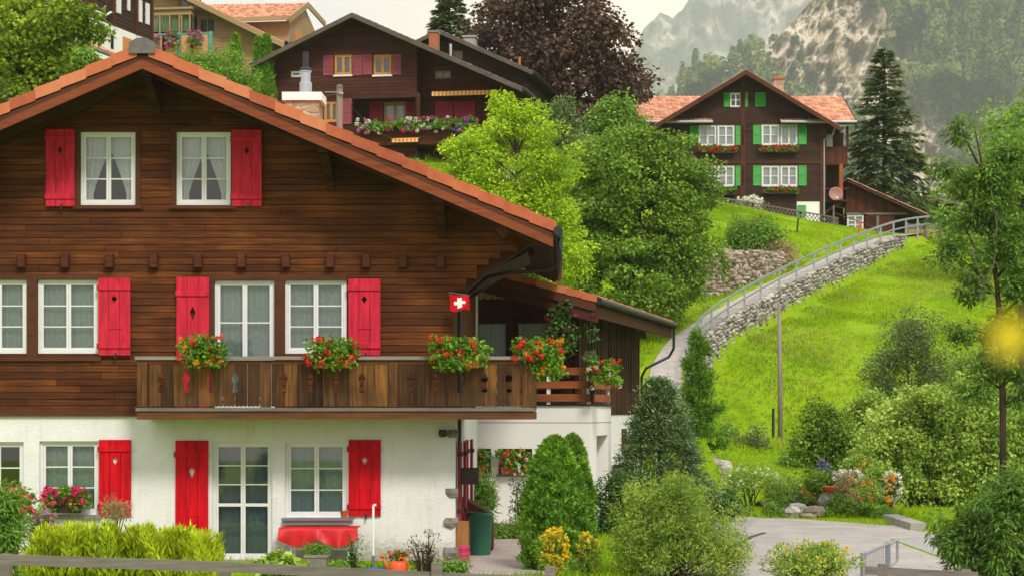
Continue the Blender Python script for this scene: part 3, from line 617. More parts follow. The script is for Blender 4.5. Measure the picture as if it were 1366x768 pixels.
def plain_wall(name, mat, parent, x0, x1, z0, z1, y0, y1, openings=(), local=False):
    xs = sorted({x0, x1, *[v for o in openings for v in (o[0], o[1]) if x0 < v < x1]}); zs = sorted({z0, z1, *[v for o in openings for v in (o[2], o[3]) if z0 < v < z1]})
    idx = {}; V = []; Fc = []
    def vid(x, y, z):
        k = (round(x, 4), round(y, 4), round(z, 4))
        if k not in idx: idx[k] = len(V); V.append((x, y, z))
        return idx[k]
    solid = lambda i, j: 0 <= i < len(xs)-1 and 0 <= j < len(zs)-1 and not any(o[0]-1e-6 <= xs[i] and xs[i+1] <= o[1]+1e-6 and o[2]-1e-6 <= zs[j] and zs[j+1] <= o[3]+1e-6 for o in openings)
    for i in range(len(xs)-1):
        for j in range(len(zs)-1):
            if not solid(i, j): continue
            a, c, d, e = xs[i], xs[i+1], zs[j], zs[j+1]
            Fc.append(tuple(vid(*p) for p in ((a,y0,d),(c,y0,d),(c,y0,e),(a,y0,e)))); Fc.append(tuple(vid(*p) for p in ((a,y1,d),(a,y1,e),(c,y1,e),(c,y1,d))))
            if not solid(i-1, j): Fc.append(tuple(vid(*p) for p in ((a,y0,d),(a,y0,e),(a,y1,e),(a,y1,d))))
            if not solid(i+1, j): Fc.append(tuple(vid(*p) for p in ((c,y0,d),(c,y1,d),(c,y1,e),(c,y0,e))))
            if not solid(i, j-1): Fc.append(tuple(vid(*p) for p in ((a,y0,d),(a,y1,d),(c,y1,d),(c,y0,d))))
            if not solid(i, j+1): Fc.append(tuple(vid(*p) for p in ((a,y0,e),(c,y0,e),(c,y1,e),(a,y1,e))))
    return mesh_obj(name, V, Fc, mat, parent, local=local)
def drape(x0, x1, z0, z1, y, amp=.025, n=None, taper=None, seed=0):
    """pleated cloth; taper(k)->(xa,xb) narrows it along its height (k 0 top .. 1 bottom)"""
    n = n or max(8, int((x1-x0)/.035)); m = 8; V = []
    for j in range(m+1):
        k = j/m; a, c = taper(k) if taper else (x0, x1)
        for i in range(n+1):
            u = i/n; V.append((a+(c-a)*u, y+amp*math.sin(u*n*1.9+seed)+amp*.4*math.sin(u*7+k*3+seed), z1+(z0-z1)*k))
    return V, [tuple(j*(n+1)+q for q in (i, i+1, i+n+2, i+n+1)) for j in range(m) for i in range(n)]
def window(parent, x0, x1, z0, z1, yf, mats=('white','glass'), cols=2, rows=3, curtain='net', name='window', fw=.072, sw=.044, recess=.05, depth=.5, local=False, low=None, style='full', room=True, mun=.022):
    """frame mesh (window) with sub-parts pane, curtain, room_recess; front of frame lies at yf"""
    b = MB(); y = yf+recess
    b.box(x0, x1, y, y+.07, z0, z0+fw*.9); b.box(x0, x1, y, y+.07, z1-fw*.7, z1)
    b.box(x0, x0+fw*.75, y+.001, y+.069, z0+fw*.9, z1-fw*.7); b.box(x1-fw*.75, x1, y+.001, y+.069, z0+fw*.9, z1-fw*.7)
    ix0, ix1, iz0, iz1 = x0+fw*.75, x1-fw*.75, z0+fw*.9, z1-fw*.7; cw = (ix1-ix0)/cols; panes = MB()
    for c in range(cols):
        a, d = ix0+c*cw, ix0+(c+1)*cw; yy = y+.014
        b.box(a+.002, a+sw, yy, yy+.04, iz0, iz1); b.box(d-sw, d-.002, yy, yy+.04, iz0, iz1)
        b.box(a+sw, d-sw, yy+.001, yy+.039, iz0+.002, iz0+sw); b.box(a+sw, d-sw, yy+.001, yy+.039, iz1-sw, iz1-.002)
        zb = iz0+sw
        if low: b.box(a+sw, d-sw, yy+.001, yy+.039, iz0+low, iz0+low+sw*1.3); zb = iz0+low+sw*1.3
        for r in range(1, rows):
            z = zb+(iz1-sw-zb)*r/rows; b.box(a+sw, d-sw, yy+.005, yy+.034, z-mun/2, z+mun/2)
        panes.quad((a+sw*.5, yy+.02, iz0+.01), (d-sw*.5, yy+.02, iz0+.01), (d-sw*.5, yy+.02, iz1-.01), (a+sw*.5, yy+.02, iz1-.01))
    w = b.build(name, M[mats[0]], parent, local=local); panes.build('pane', M[mats[1]], w, local=local)
    if curtain:
        V = []; Fs = []
        def addc(v, f): o_ = len(V); V.extend(v); Fs.extend(tuple(i+o_ for i in q) for q in f)
        yc = y+.13
        if style == 'full': addc(*drape(ix0, ix1, iz0, iz1, yc, .018, seed=x0*3))
        else:
            mid = (ix0+ix1)/2; g = (ix1-ix0)
            def tl(k): q = .47*g if k < .25 else (.47-.30*((k-.25)/.6)**.9 if k < .85 else .17+.1*(k-.85))*g; return ix0, ix0+q
            def tr(k): q = .47*g if k < .25 else (.47-.30*((k-.25)/.6)**.9 if k < .85 else .17+.1*(k-.85))*g; return ix1-q, ix1
            addc(*drape(0, 0, iz0, iz1, yc, .02, 16, tl)); addc(*drape(0, 0, iz0, iz1, yc+.01, .02, 16, tr))
        mesh_obj('curtain', V, Fs, M[curtain], w, True, local)
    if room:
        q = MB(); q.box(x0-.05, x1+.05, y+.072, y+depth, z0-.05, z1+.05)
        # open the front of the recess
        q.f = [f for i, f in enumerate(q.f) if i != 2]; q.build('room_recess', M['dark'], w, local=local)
    return w
def shutter(parent, x0, x1, z0, z1, yf, mat, style='board', diamond=True, local=False, th=.032):
    b = MB(); y0, y1 = yf-.05, yf-.05+th; w = (x1-x0); bw = w/3
    for i in range(3):
        a, c = x0+i*bw+.003, x0+(i+1)*bw-.003
        if i == 1 and diamond:
            zc = z0+(z1-z0)*.735; hw, hu, hd = bw*.27, (z1-z0)*.042, (z1-z0)*.062; m = (a+c)/2
            b.cbox(a, c, y0, y1, z0, zc-hd, .004); b.cbox(a, c, y0, y1, zc+hu, z1, .004)
            b.box(a, m-hw, y0, y1, zc-hd, zc+hu); b.box(m+hw, c, y0, y1, zc-hd, zc+hu)
            for p in ([(m-hw, zc-hd), (m, zc-hd), (m-hw, zc)], [(m+hw, zc-hd), (m+hw, zc), (m, zc-hd)], [(m-hw, zc), (m, zc+hu), (m-hw, zc+hu)], [(m+hw, zc), (m+hw, zc+hu), (m, zc+hu)]): b.prism(p, y0, y1)
        else: b.cbox(a, c, y0, y1, z0, z1, .004)
    s_ = b.build('shutter', M[mat], parent, local=local); b = MB(); H = z1-z0
    for zz in (z0+H*.125, z1-H*.125): MB().cbox(x0-.012, x1+.004, y0-.026, y0+.002, zz-.05, zz+.05, .008).build('batten', M[mat], s_, local=local)
    b.cbox(x0+w*.3, x0+w*.75, y0-.012, y0+.002, z0+H*.345, z0+H*.365, .003)
    b.build('slot_trim', M[mat], s_, local=local); b = MB()
    for zz in (z0+H*.12, z1-H*.12): b.tube([(x0-.02, y1-.01, zz-.05), (x0-.02, y1-.01, zz+.05)], .012, 6)
    b.box(x0+w*.52, x0+w*.57, y0-.03, y0-.002, z0-.06, z0+.05)
    b.build('hinge', M['black'], s_, local=local); return s_
def flat_shutter(parent, x0, x1, z0, z1, yf, mat, local=False, louver=False, name='shutter'):
    b = MB(); y0, y1 = yf-.06, yf-.015; f = .06
    b.box(x0, x0+f, y0, y1, z0, z1); b.box(x1-f, x1, y0, y1, z0, z1); b.box(x0+f, x1-f, y0+.002, y1-.002, z0, z0+f); b.box(x0+f, x1-f, y0+.002, y1-.002, z1-f, z1)
    b.box(x0+f, x1-f, y0+.002, y1-.002, (z0+z1)/2-.03, (z0+z1)/2+.03); n = int((z1-z0)/.07)
    for i in range(n):
        z = z0+f+(z1-z0-2*f)*(i+.5)/n; b.add([(x0+f, y0+.012, z-.03), (x1-f, y0+.012, z-.03), (x1-f, y0+.034, z+.03), (x0+f, y0+.034, z+.03)], [(0,1,2,3)])
    return b.build(name, M[mat], parent, local=local)
def tile_roof(parent, name, mat, e0, e1, r0, r1, row=.34, colw=.24, th=.035, local=False):
    """roof of real stepped and corrugated clay tiles; e0->e1 eave edge, r0->r1 ridge edge"""
    e0, e1, r0, r1 = map(Vector, (e0, e1, r0, r1)); up = (r0-e0); n = (e1-e0).cross(up).normalized()
    if n.z < 0: n = -n
    rows = max(2, int(up.length/row)); cols = max(2, int(max((e1-e0).length, (r1-r0).length)/colw)); V = []; Fc = []
    rr = random.Random(5)
    for j in range(rows):
        k0, k1 = j/rows, (j+1.12)/rows
        for i in range(cols):
            u0, u1 = i/cols, (i+1)/cols; um = u0+(u1-u0)*.45; jit = rr.uniform(-.006, .006); b = len(V)
            for k, lift in ((k0, th), (k1, .004)):
                L0 = e0.lerp(r0, k); L1 = e1.lerp(r1, k)
                for u, q in ((u0, 0.0), (u0+(um-u0)*.5, .04), (um, .012), (u1, 0.0)): V.append(tuple(L0.lerp(L1, u)+n*(lift+q+jit)))
            L0 = e0.lerp(r0, k0); L1 = e1.lerp(r1, k0)
            for u in (u0, u0+(um-u0)*.5, um, u1): V.append(tuple(L0.lerp(L1, u)-n*.01))
            for q in range(3): Fc.append((b+q, b+q+1, b+5+q, b+4+q)); Fc.append((b+8+q, b+9+q, b+q+1, b+q))
    return mesh_obj(name, V, Fc, M[mat], parent, local=local)
def slab(b, e0, e1, r0, r1, th):
    """solid roof plate below the given top corners"""
    P = [Vector(p) for p in (e0, e1, r1, r0)]; Q = [p-Vector((0,0,th)) for p in P]
    b.add(P+Q, [(0,1,2,3),(7,6,5,4),(0,4,5,1),(1,5,6,2),(2,6,7,3),(3,7,4,0)]); return b
# ================================================================ FLOWERS AND LEAVES
def orient(n, rs, up=.5, out=None, ow=.6, jit=.6):
    v = np.zeros((n, 3)); v[:, 2] = up
    if out is not None: v = v+out*ow
    return unit(v+rs.normal(0, jit, (n, 3)))
def puff(cs, rad, per, ln, wd, rs, squash=.8, up=.55, droop=.25, jit=.5):
    """leaves in clumps: cs (m,3), rad (m,), per leaves per clump"""
    m = len(cs); d = unit(rs.normal(size=(m*per, 3))); r = rs.uniform(.35, 1.05, (m*per, 1))**.6; R_ = np.repeat(rad, per)[:, None]
    off = d*r*R_; off[:, 2] *= squash; P = np.repeat(cs, per, 0)+off; Nn = orient(m*per, rs, up, d, .5, jit)
    A = unit(d+rs.normal(0, .6, (m*per, 3))-np.array([0, 0, droop])); A = unit(A-Nn*(A*Nn).sum(1)[:, None])
    s = rs.uniform(.65, 1.25, m*per); return leaf_quads(P, A, Nn, ln*s, wd*s)
def cat_q(L):
    V = []; Fs = []; o_ = 0
    for v, f in L: V.append(v); Fs.append(f+o_); o_ += len(v)
    return np.concatenate(V), np.concatenate(Fs)
def balls(cs, r, rs, per=14, psz=.03):
    m = len(cs); d = unit(rs.normal(size=(m*per, 3))); P = np.repeat(cs, per, 0)+d*np.repeat(r, per)[:, None]*rs.uniform(.5, 1, (m*per, 1))
    Nn = unit(d+rs.normal(0, .25, d.shape)); A = unit(np.cross(Nn, rs.normal(size=d.shape))); return leaf_quads(P, A, Nn, psz, psz*.9)
def flower_box(label, x0, x1, y, z, fl, boxmat='boxdark', h=.20, w=.8, spread=(.35, .30), up=.28, n=16, group=None, seed=0, cat='flower box', box=True, leaf='lf_geran', lsz=.065, dens=1.0, drop=.25, name='flower_box', fs=1.0, bh=.14, bd=.16):
    """geraniums in a box whose top rim is at z, front at y; flowers list of material keys"""
    rs = np.random.default_rng(100+seed); xm = (x0+x1)/2; r_ = thing(name, label, cat, (xm, y, z-bh), 0, group)
    if box:
        b = MB(); b.add([(x0+.02, y-bd/2+.02, z-bh), (x1-.02, y-bd/2+.02, z-bh), (x1-.02, y+bd/2-.02, z-bh), (x0+.02, y+bd/2-.02, z-bh), (x0, y-bd/2, z), (x1, y-bd/2, z), (x1, y+bd/2, z), (x0, y+bd/2, z)],
              [(0,3,2,1),(4,5,6,7),(0,1,5,4),(1,2,6,5),(2,3,7,6),(3,0,4,7)]); b.box(x0-.015, x1+.015, y-bd/2-.015, y+bd/2+.015, z-.025, z+.004); b.build('box', M[boxmat], r_)
    m = int(26*dens); cs = np.stack([rs.uniform(x0-spread[0]*.6, x1+spread[0]*.6, m), y-.05+rs.normal(0, spread[1]*.35, m), z+rs.uniform(-drop*.6, up*.8, m)], 1)
    cs[:, 1] -= np.maximum(0, z-cs[:, 2])*.5+.04*(cs[:, 2] < z)
    v, f = puff(cs, np.full(m, .13), 42, lsz, lsz*.95, rs, .9, .4); mesh_obj('foliage', v, f, M[leaf], r_)
    for q, key in enumerate(fl):
        k = max(3, n//len(fl)); c2 = np.stack([rs.uniform(x0-spread[0], x1+spread[0], k), y-.15+rs.normal(0, spread[1]*.3, k), z+rs.uniform(-drop, up, k)], 1)
        v, f = balls(c2, np.full(k, .058*fs), rs, 26, .042*fs); mesh_obj('blossoms', v, f, M[key], r_)
    return r_
# ================================================================ MAIN CHALET
YF = 37.0; K = YF/F
fx = lambda p: (p-CX)*K
fz = lambda p: (CY-p)*K
RX = -7.48; RZ = 6.60; SL = .434          # ridge and slope of the roof's tile line
ch = thing('wooden_chalet', 'large brown chalet over white ground floor with bright red shutters and long carved balcony', 'house', (RX, YF, G0))
EAVE = -.115; LE = 2*RX-EAVE
rz = lambda x: RZ-SL*abs(x-RX)
XL, XR = 2*RX-fx(605), fx(605)
def lim(z):
    half = (RZ-.29-z+.062)/SL; a, c = RX-half, RX+half; py = CY-z/K
    st = XR if py > 386 else fx(622) if py > 371 else fx(636) if py > 357 else fx(652) if py > 346 else fx(668) if py > 336 else fx(690) if py > 325 else 9
    return max(a, XL-(st-XR)), min(c, st)
P_ = lambda x0, x1, y0, y1: (fx(x0), fx(x1), fz(y1), fz(y0))
up_w = [P_(107,181,176,274), P_(235,308,176,274)]
mid_w = [P_(-40,36,373,471), P_(50,131,373,471), P_(286,366,374,546), P_(380,462,373,471)]
gnd_w = [P_(-40,31,589,688), P_(52,131,588,686), P_(283,363,589,746), P_(380,463,589,690)]
gr_ = lambda o, g: (o[0]-g, o[1]+g, o[2]-g, o[3]+g)
board_wall('log_wall', M['log'], ch, XL, 9, 0.0, RZ-.5, YF, .14, .1245, [gr_(o, .012) for o in up_w+mid_w], lim)
# dark fill behind the boards so no light leaks through
b = MB(); zz = .0
poly = [(XL, 0), (XR, 0), (XR, fz(386)), (fx(690), fz(330)), (RX+(RZ-.55-fz(330))/SL, fz(330)), (RX, RZ-.55), (RX-(RZ-.55-fz(330))/SL, fz(330)), (XL-(fx(690)-XR), fz(330)), (XL, fz(386))]
def clip_wall(name, mat, x0, x1, z0, z1, y0, y1, ops): return plain_wall(name, mat, ch, x0, x1, z0, z1, y0, y1, ops)
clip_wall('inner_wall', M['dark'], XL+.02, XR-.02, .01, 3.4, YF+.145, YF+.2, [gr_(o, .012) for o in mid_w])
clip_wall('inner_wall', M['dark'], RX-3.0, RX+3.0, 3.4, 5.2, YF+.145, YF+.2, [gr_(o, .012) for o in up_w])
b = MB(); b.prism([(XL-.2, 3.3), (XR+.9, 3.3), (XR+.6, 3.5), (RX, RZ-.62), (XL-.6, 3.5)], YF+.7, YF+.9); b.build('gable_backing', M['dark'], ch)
# ground floor
clip_wall('ground_wall', M['stucco'], XL, fx(607), G0-.3, -.002, YF+.03, YF+.33, gnd_w)
MB().box(XR-.16, XR-.02, YF+.15, YF+10, 0.0, 3.1).build('side_wall', M['log'], ch); MB().box(XL, XL+.15, YF+.15, YF+10, 0, 3.1).build('side_wall', M['log'], ch)
b = MB(); b.box(fx(607)-.3, fx(607)-.004, YF+.335, YF+10, G0-.3, -.002); b.box(XL, XL+.3, YF+.335, YF+10, G0-.3, -.002); b.box(XL, fx(607), YF+10, YF+10.3, G0-.3, 3.2); b.build('side_ground_wall', M['stucco'], ch)
b = MB(); b.prism([(XL, 3.1), (XR, 3.1), (RX, RZ-.6)], YF+9.8, YF+10); b.build('rear_gable', M['log'], ch)
MB().box(XL+.3, XR-.2, YF+.6, YF+10, -.06, -.01).build('storey_floor', M['dark'], ch)
MB().box(XL-.02, fx(607)+.05, YF-.03, YF+.34, -.065, .055).build('sill_beam', M['barge_dk'], ch)
# quoins
for i, (py, w_) in enumerate([(578, 9), (657, 12), (697, 15), (737, 18)]):
    b = MB(); rock(b, (0, 0, 0), 1, 70+i, (1,1,1)); c_ = Vector(((fx(607-w_)+fx(610))/2, YF+.14, fz(py))); sx_, sz_ = (fx(612)-fx(605-w_))/2*1.12, .10+.012*i
    b.v = [(c_.x+max(-.8, min(.8, x*1.25))*sx_, c_.y+max(-.75, min(.75, y))*.25, c_.z+max(-.75, min(.75, z*1.2))*sz_) for x, y, z in b.v]; b.build('quoin', M['stone'], ch)
# roof: plates, soffit, barge boards, verge tiles, gutter
Y0, Y1 = 35.6, YF+11.2
for sgn in (1, -1):
    e = EAVE if sgn > 0 else LE; zr, ze = RZ, rz(e)
    tile_roof(ch, 'roof', 'tile', *(((e, Y0+.05, ze-.06), (e, Y1, ze-.06), (RX, Y0+.05, zr-.06), (RX, Y1, zr-.06))))
    b = MB(); slab(b, (e, Y0+.30, ze-.10), (e, Y1, ze-.10), (RX, Y0+.30, zr-.10), (RX, Y1, zr-.10), .06); b.build('roof_deck', M['soffit'], ch)
    b = MB(); n = 60
    for i in range(n):      # soffit boards running along the eave direction
        k0, k1 = i/n, (i+.96)/n; xa, xb = RX+(e-RX)*k0, RX+(e-RX)*k1
        b.add([(xa, Y0+.10, rz(xa)-.27), (xb, Y0+.10, rz(xb)-.27), (xb, Y1, rz(xb)-.27), (xa, Y1, rz(xa)-.27), (xa, Y0+.10, rz(xa)-.24), (xb, Y0+.10, rz(xb)-.24), (xb, Y1, rz(xb)-.24), (xa, Y1, rz(xa)-.24)],
              [(0,3,2,1),(4,5,6,7),(0,1,5,4),(1,2,6,5),(2,3,7,6),(3,0,4,7)])
    b.build('soffit', M['soffit'], ch)
    def strip(top, bot, y0, y1, x_end=e, mat='barge', name='barge_board'):
        b = MB(); xs = [RX+(x_end-RX)*i/4 for i in range(5)]
        for a, c in zip(xs, xs[1:]):
            v = [(a, y0, rz(a)-bot), (c, y0, rz(c)-bot), (c, y1, rz(c)-bot), (a, y1, rz(a)-bot), (a, y0, rz(a)-top), (c, y0, rz(c)-top), (c, y1, rz(c)-top), (a, y1, rz(a)-top)]
            b.add(v, [(0,3,2,1),(4,5,6,7),(0,1,5,4),(1,2,6,5),(2,3,7,6),(3,0,4,7)])
        return b.build(name, M[mat], ch)
    strip(.20, .30, Y0+.03, Y0+.10, mat='barge_dk'); strip(.303, .46, Y0-.02, Y0+.04, e-.02*sgn)
    strip(.272, .50, Y0+.45, Y0+.57, e-.25*sgn, 'beam', 'rafter'); strip(.272, .46, Y0+1.0, Y0+1.12, e-.3*sgn, 'beam', 'rafter')
    # verge tiles, each lapping over the next one down
    b = MB(); L = abs(e-RX); n = int(L/.455)
    for i in range(n):
        xa, xb = RX+sgn*(.10+i*(L-.10)/n), RX+sgn*(.10+(i+1.04)*(L-.10)/n); lift = .035
        za, zb = rz(xa), rz(xb)
        v = [(xa, Y0, za-.20), (xb, Y0, zb-.20+lift*.8), (xb, Y0+.22, zb-.16+lift), (xa, Y0+.22, za-.16), (xa, Y0-.012, za-.008), (xb, Y0-.012, zb+lift), (xb, Y0+.22, zb+.02+lift), (xa, Y0+.22, za+.01)]
        b.add(v, [(0,3,2,1),(4,5,6,7),(0,1,5,4),(1,2,6,5),(2,3,7,6),(3,0,4,7)])
    b.build('verge_tiles', M['tile'], ch)
    # gutter along the eave
    b = MB(); gxp, gzp = e+sgn*.07, ze-.16; prof = [(math.cos(t)*.085, math.sin(t)*.085) for t in [math.pi+math.pi*q/8 for q in range(9)]]
    o_ = 0
    for yy in (Y0-.02, Y1+.02):
        for r_, (dx, dz) in enumerate(prof): b.v.append((gxp+dx, yy, gzp+dz))
        for dx, dz in prof: b.v.append((gxp+dx*.9, yy, gzp+dz*.9+.004))
    m = len(prof)
    for i in range(m-1): b.f += [(i, i+1, 2*m+i+1, 2*m+i), (m+i, 3*m+i, 3*m+i+1, m+i+1), (i, m+i, m+i+1, i+1)]
    b.tube([(gxp, Y0-.03, gzp), (gxp, Y0+.0, gzp)], .085, 14); b.build('gutter', M['gutter'], ch)
b = MB(); b.prism([(RX-.23, RZ-.19), (RX+.23, RZ-.19), (RX+.23, RZ+.0), (RX+.09, RZ+.085), (RX-.09, RZ+.085), (RX-.23, RZ+.0)], Y0-.05, Y0+.5); b.build('ridge_cap', M['ridge_zinc'], ch)
b = MB(); b.tube([(RX, Y0+.5, RZ+.0), (RX, Y1, RZ+.0)], .12, 10); b.build('ridge_tiles', M['tile'], ch)
# purlins with carved brackets
for px, sgn in ((None, 0), (437, 1), (588, 1), (437, -1), (588, -1)):
    x = RX if px is None else RX+sgn*((px-CX)/F*36.4-RX); zt = rz(x)-.29; b = MB(); b.box(x-.09, x+.09, Y0+.12, YF+.1, zt-.25, zt-(.04 if sgn else .0))
    b.build('purlin', M['beam'], ch); b = MB(); b.prism_x([(Y0+.42, zt-.252), (YF-.002, zt-.252), (YF-.002, zt-.78), (YF-.12, zt-.78), (YF-.2, zt-.66), (YF-.5, zt-.56), (YF-.62, zt-.44), (Y0+.42, zt-.36)], x-.075, x+.075)
    b.build('bracket', M['beam'], ch)
for sgn in (1, -1):
    x = RX+sgn*((668-CX)/F*35.9-RX); z = rz(x)-.52; b = MB(); b.prism([(x-.12, z), (x, z-.12), (x+.12, z), (x, z+.12)], Y0+.3, YF+.2); b.build('purlin', M['barge_dk'], ch)
# two diamond vent holes in the gable
for px in (177, 238):
    x, z = fx(px), fz(133); MB().prism([(x-.055, z), (x, z-.06), (x+.055, z), (x, z+.06)], YF-.004, YF+.06).build('gable_vent', M['dark'], ch)
# row of beam ends
b = None
for px in [-87, -28, 30, 88, 147, 206, 265, 323, 382, 441, 489, 538, 588]:
    b = MB(); h = .055 if px < 460 else .05; b.cbox(fx(px)-.075, fx(px)+.075, YF-.14, YF+.02, fz(358), fz(340), .015); b.build('beam_end', M['log_far'], ch)
# windows, shutters
for o in up_w:
    window(ch, *o, YF, ('white','glass'), 2, 3, 'lace', style='tied'); 
    b = MB(); b.box(o[0]-.09, o[0]-.002, YF-.025, YF+.06, o[2]-.05, o[3]+.09); b.box(o[1]+.002, o[1]+.09, YF-.025, YF+.06, o[2]-.05, o[3]+.09); b.box(o[0]-.088, o[1]+.088, YF-.026, YF+.06, o[3]+.002, o[3]+.088); b.box(o[0]-.13, o[1]+.13, YF-.06, YF+.06, o[2]-.07, o[2]-.004); b.build('window_surround', M['barge_dk'], ch)
shutter(ch, fx(62), fx(101), fz(276), fz(173), YF-.03, 'redpink'); shutter(ch, fx(310), fx(350), fz(276), fz(174), YF-.03, 'redpink')
cur = ['cloth_g', 'net', 'net', 'net']
for i, o in enumerate(mid_w):
    window(ch, *o, YF, ('white','glass'), 2, 3, 'net', low=.12 if i == 2 else None)
for a, c in ((0, 1), (2, 3)):
    p, q = mid_w[a], mid_w[c]; b = MB(); zb = min(p[2], q[2]) if a == 0 else q[2]
    b.box(p[1]+.002, q[0]-.002, YF-.03, YF+.06, zb-.06, p[3]+.09); b.box(p[0]-.1, q[1]+.02, YF-.032, YF+.06, p[3]+.004, p[3]+.10)
    if a == 0: b.box(p[0]-.1, q[1]+.06, YF-.05, YF+.06, zb-.14, zb-.062)
    else: b.box(q[0], q[1]+.06, YF-.05, YF+.06, zb-.09, zb-.004); b.box(p[0]-.1, p[0]-.002, YF-.03, YF+.06, 0.06, p[3]+.002)
    b.build('window_surround', M['barge_dk'], ch)
shutter(ch, fx(132), fx(175), fz(474), fz(371), YF-.03, 'redpink'); shutter(ch, fx(236), fx(280), fz(545), fz(370), YF-.03, 'redpink'); shutter(ch, fx(465), fx(508), fz(474), fz(372), YF-.03, 'redpink')
for i, o in enumerate(gnd_w):
    window(ch, *o, YF+.03, ('white', 'glass_r' if i in (0, 2, 3) else 'glass'), 2, 3, {0: None, 1: 'net', 2: 'reflection_grey', 3: 'netw'}[i], recess=.07, low=.92 if i == 2 else None)  # the door gets a painted reflection tone instead of a curtain
    if i != 2: MB().box(o[0]-.04, o[1]+.06, YF-.07, YF+.08, o[2]-.075, o[2]-.002).build('window_sill', M['stone'], ch)
MB().box(gnd_w[2][0]-.1, gnd_w[2][1]+.1, YF-.12, YF+.05, G0-.1, gnd_w[2][2]-.004).build('door_step', M['concrete'], ch)
shutter(ch, fx(132), fx(175), fz(688), fz(586), YF+.03, 'red'); shutter(ch, fx(234), fx(278), fz(742), fz(587), YF+.03, 'red'); shutter(ch, fx(465), fx(508), fz(688), fz(586), YF+.03, 'red')
# folded maroon shutters seen on edge on the right-hand side wall
for yy, dx in ((37.5, .04), (38.1, .10), (40.2, .04), (40.9, .10)):
    b = MB(); xx = fx(607)+dx
    for k in range(3): b.box(xx, xx+.05, yy+k*.14, yy+k*.14+.13, -2.05, -.55)
    s_ = b.build('shutter', M['crim'], ch)
    for zq in (-.82, -1.9): MB().box(xx-.02, xx+.075, yy-.01, yy+.43, zq, zq+.08).build('batten', M['trim'], s_)
# balcony
Yb = 35.9; bx = lambda p: (p-CX)/F*Yb; bz = lambda p: (CY-p)/F*Yb
X0, X1 = bx(183), bx(712)
fl_ = MB(); fl_.box(X0, X1-.02, Yb+.02, YF-.04, -.02, .05); fl_.box(fx(607)+.06, X1-.02, YF-.04, YF+3.5, -.02, .05); bal = fl_.build('balcony', M['balc_x'], ch)
b = MB(); b.box(X0, X1, Yb-.02, Yb+.12, bz(559), bz(548.5)); b.box(X1-.12, X1-.002, Yb+.12, YF+3.5, bz(559), bz(548.5)); b.box(X0, X0+.12, Yb+.12, YF-.03, bz(559), bz(548.5)); b.build('floor_beam', M['balc_x'], bal)
b = MB(); b.box(X0-.02, X1+.03, Yb-.05, Yb+.02, bz(548), bz(543.5)); b.build('ledge_board', M['oldwood'], bal)
b = MB(); b.box(X0-.03, X1+.04, Yb-.07, Yb+.10, bz(479.5), bz(475)); b.box(X1-.13, X1+.04, Yb+.10, YF+3.5, bz(479.5), bz(475)); b.box(X0-.03, X0+.13, Yb+.10, YF-.03, bz(479.5), bz(475)); b.build('handrail', M['railcap'], bal)
b = MB(); b.box(X0, X1, Yb-.012, Yb+.06, bz(485), bz(480)); b.build('top_rail', M['balc_x'], bal)
for p0, p1 in ((183, 197), (347, 361), (518, 531), (696, 712)):
    MB().cbox(bx(p0), bx(p1), Yb-.03, Yb+.08, bz(543), bz(480.5)-.005, .01).build('post', M['balc'], bal)
MB().box(X1-.10, X1-.005, YF+3.3, YF+3.4, .05, 1.0).build('post', M['balc'], bal)
def fret_board(b, x0, x1, z0, z1, nl, nr, y0, y1):
    H = z1-z0; zc = z0+H*.60
    def notch(side):
        s_ = 1 if side == 'r' else -1; xe = x1-.005 if side == 'r' else x0+.005
        pts = [(0, zc-.22), (-.048, zc-.20), (-.036, zc-.12), (-.022, zc-.06), (-.044, zc-.02), (-.062, zc+.03), (-.050, zc+.075), (-.024, zc+.10), (-.030, zc+.125), (0, zc+.135)]
        return [(xe+s_*dx, z) for dx, z in pts]
    poly = [(x0+.005, z0+.02), (x0+.03, z0), (x0+.075, z0+.018), ((x0+x1)/2, z0), (x1-.075, z0+.018), (x1-.03, z0), (x1-.005, z0+.02)]
    if nr: poly += notch('r')
    poly += [(x1-.005, z1), (x0+.005, z1)]
    if nl: poly += notch('l')[::-1]
    b.prism(poly, y0, y1)
b = MB(); z0, z1 = bz(542), bz(484)
for (p0, p1) in ((198, 347), (361, 518), (531, 696)):
    n = round((p1-p0)/16.6); a, c = bx(p0)+.01, bx(p1)-.01; w_ = (c-a)/n
    for i in range(n): fret_board(b, a+i*w_, a+(i+1)*w_, z0, z1, i % 2 == 1, i % 2 == 0 and i < n-1, Yb, Yb+.025)
b.build('fretwork_boards', M['balc'], bal)
b = MB()
for i in range(16): b.box(X1-.045, X1-.02, YF-1.0+i*.27, YF-1.0+i*.27+.265, z0, z1)
b.build('side_boards', M['balc'], bal)
b = MB()
for px in (350, 520, 660): b.beam((bx(px), YF, -.05), (bx(px), Yb+.13, -.05), .14, .12)
b.build('joist', M['balc_x'], bal)
# downpipe swooping from the gutter to the corner
g = lambda px, py, d: tuple(W(px, py, d))
MB().tube([g(746,318,36.2), g(747,345,36.3), g(742,357,36.4), g(725,361,36.6), g(672,364,37.3), g(650,370,37.5), g(618,398,37.6), g(613,412,37.6), g(613,600,37.6), g(614,700,37.6)], .036, 10).build('downpipe', M['gutter'], ch, smooth=True)
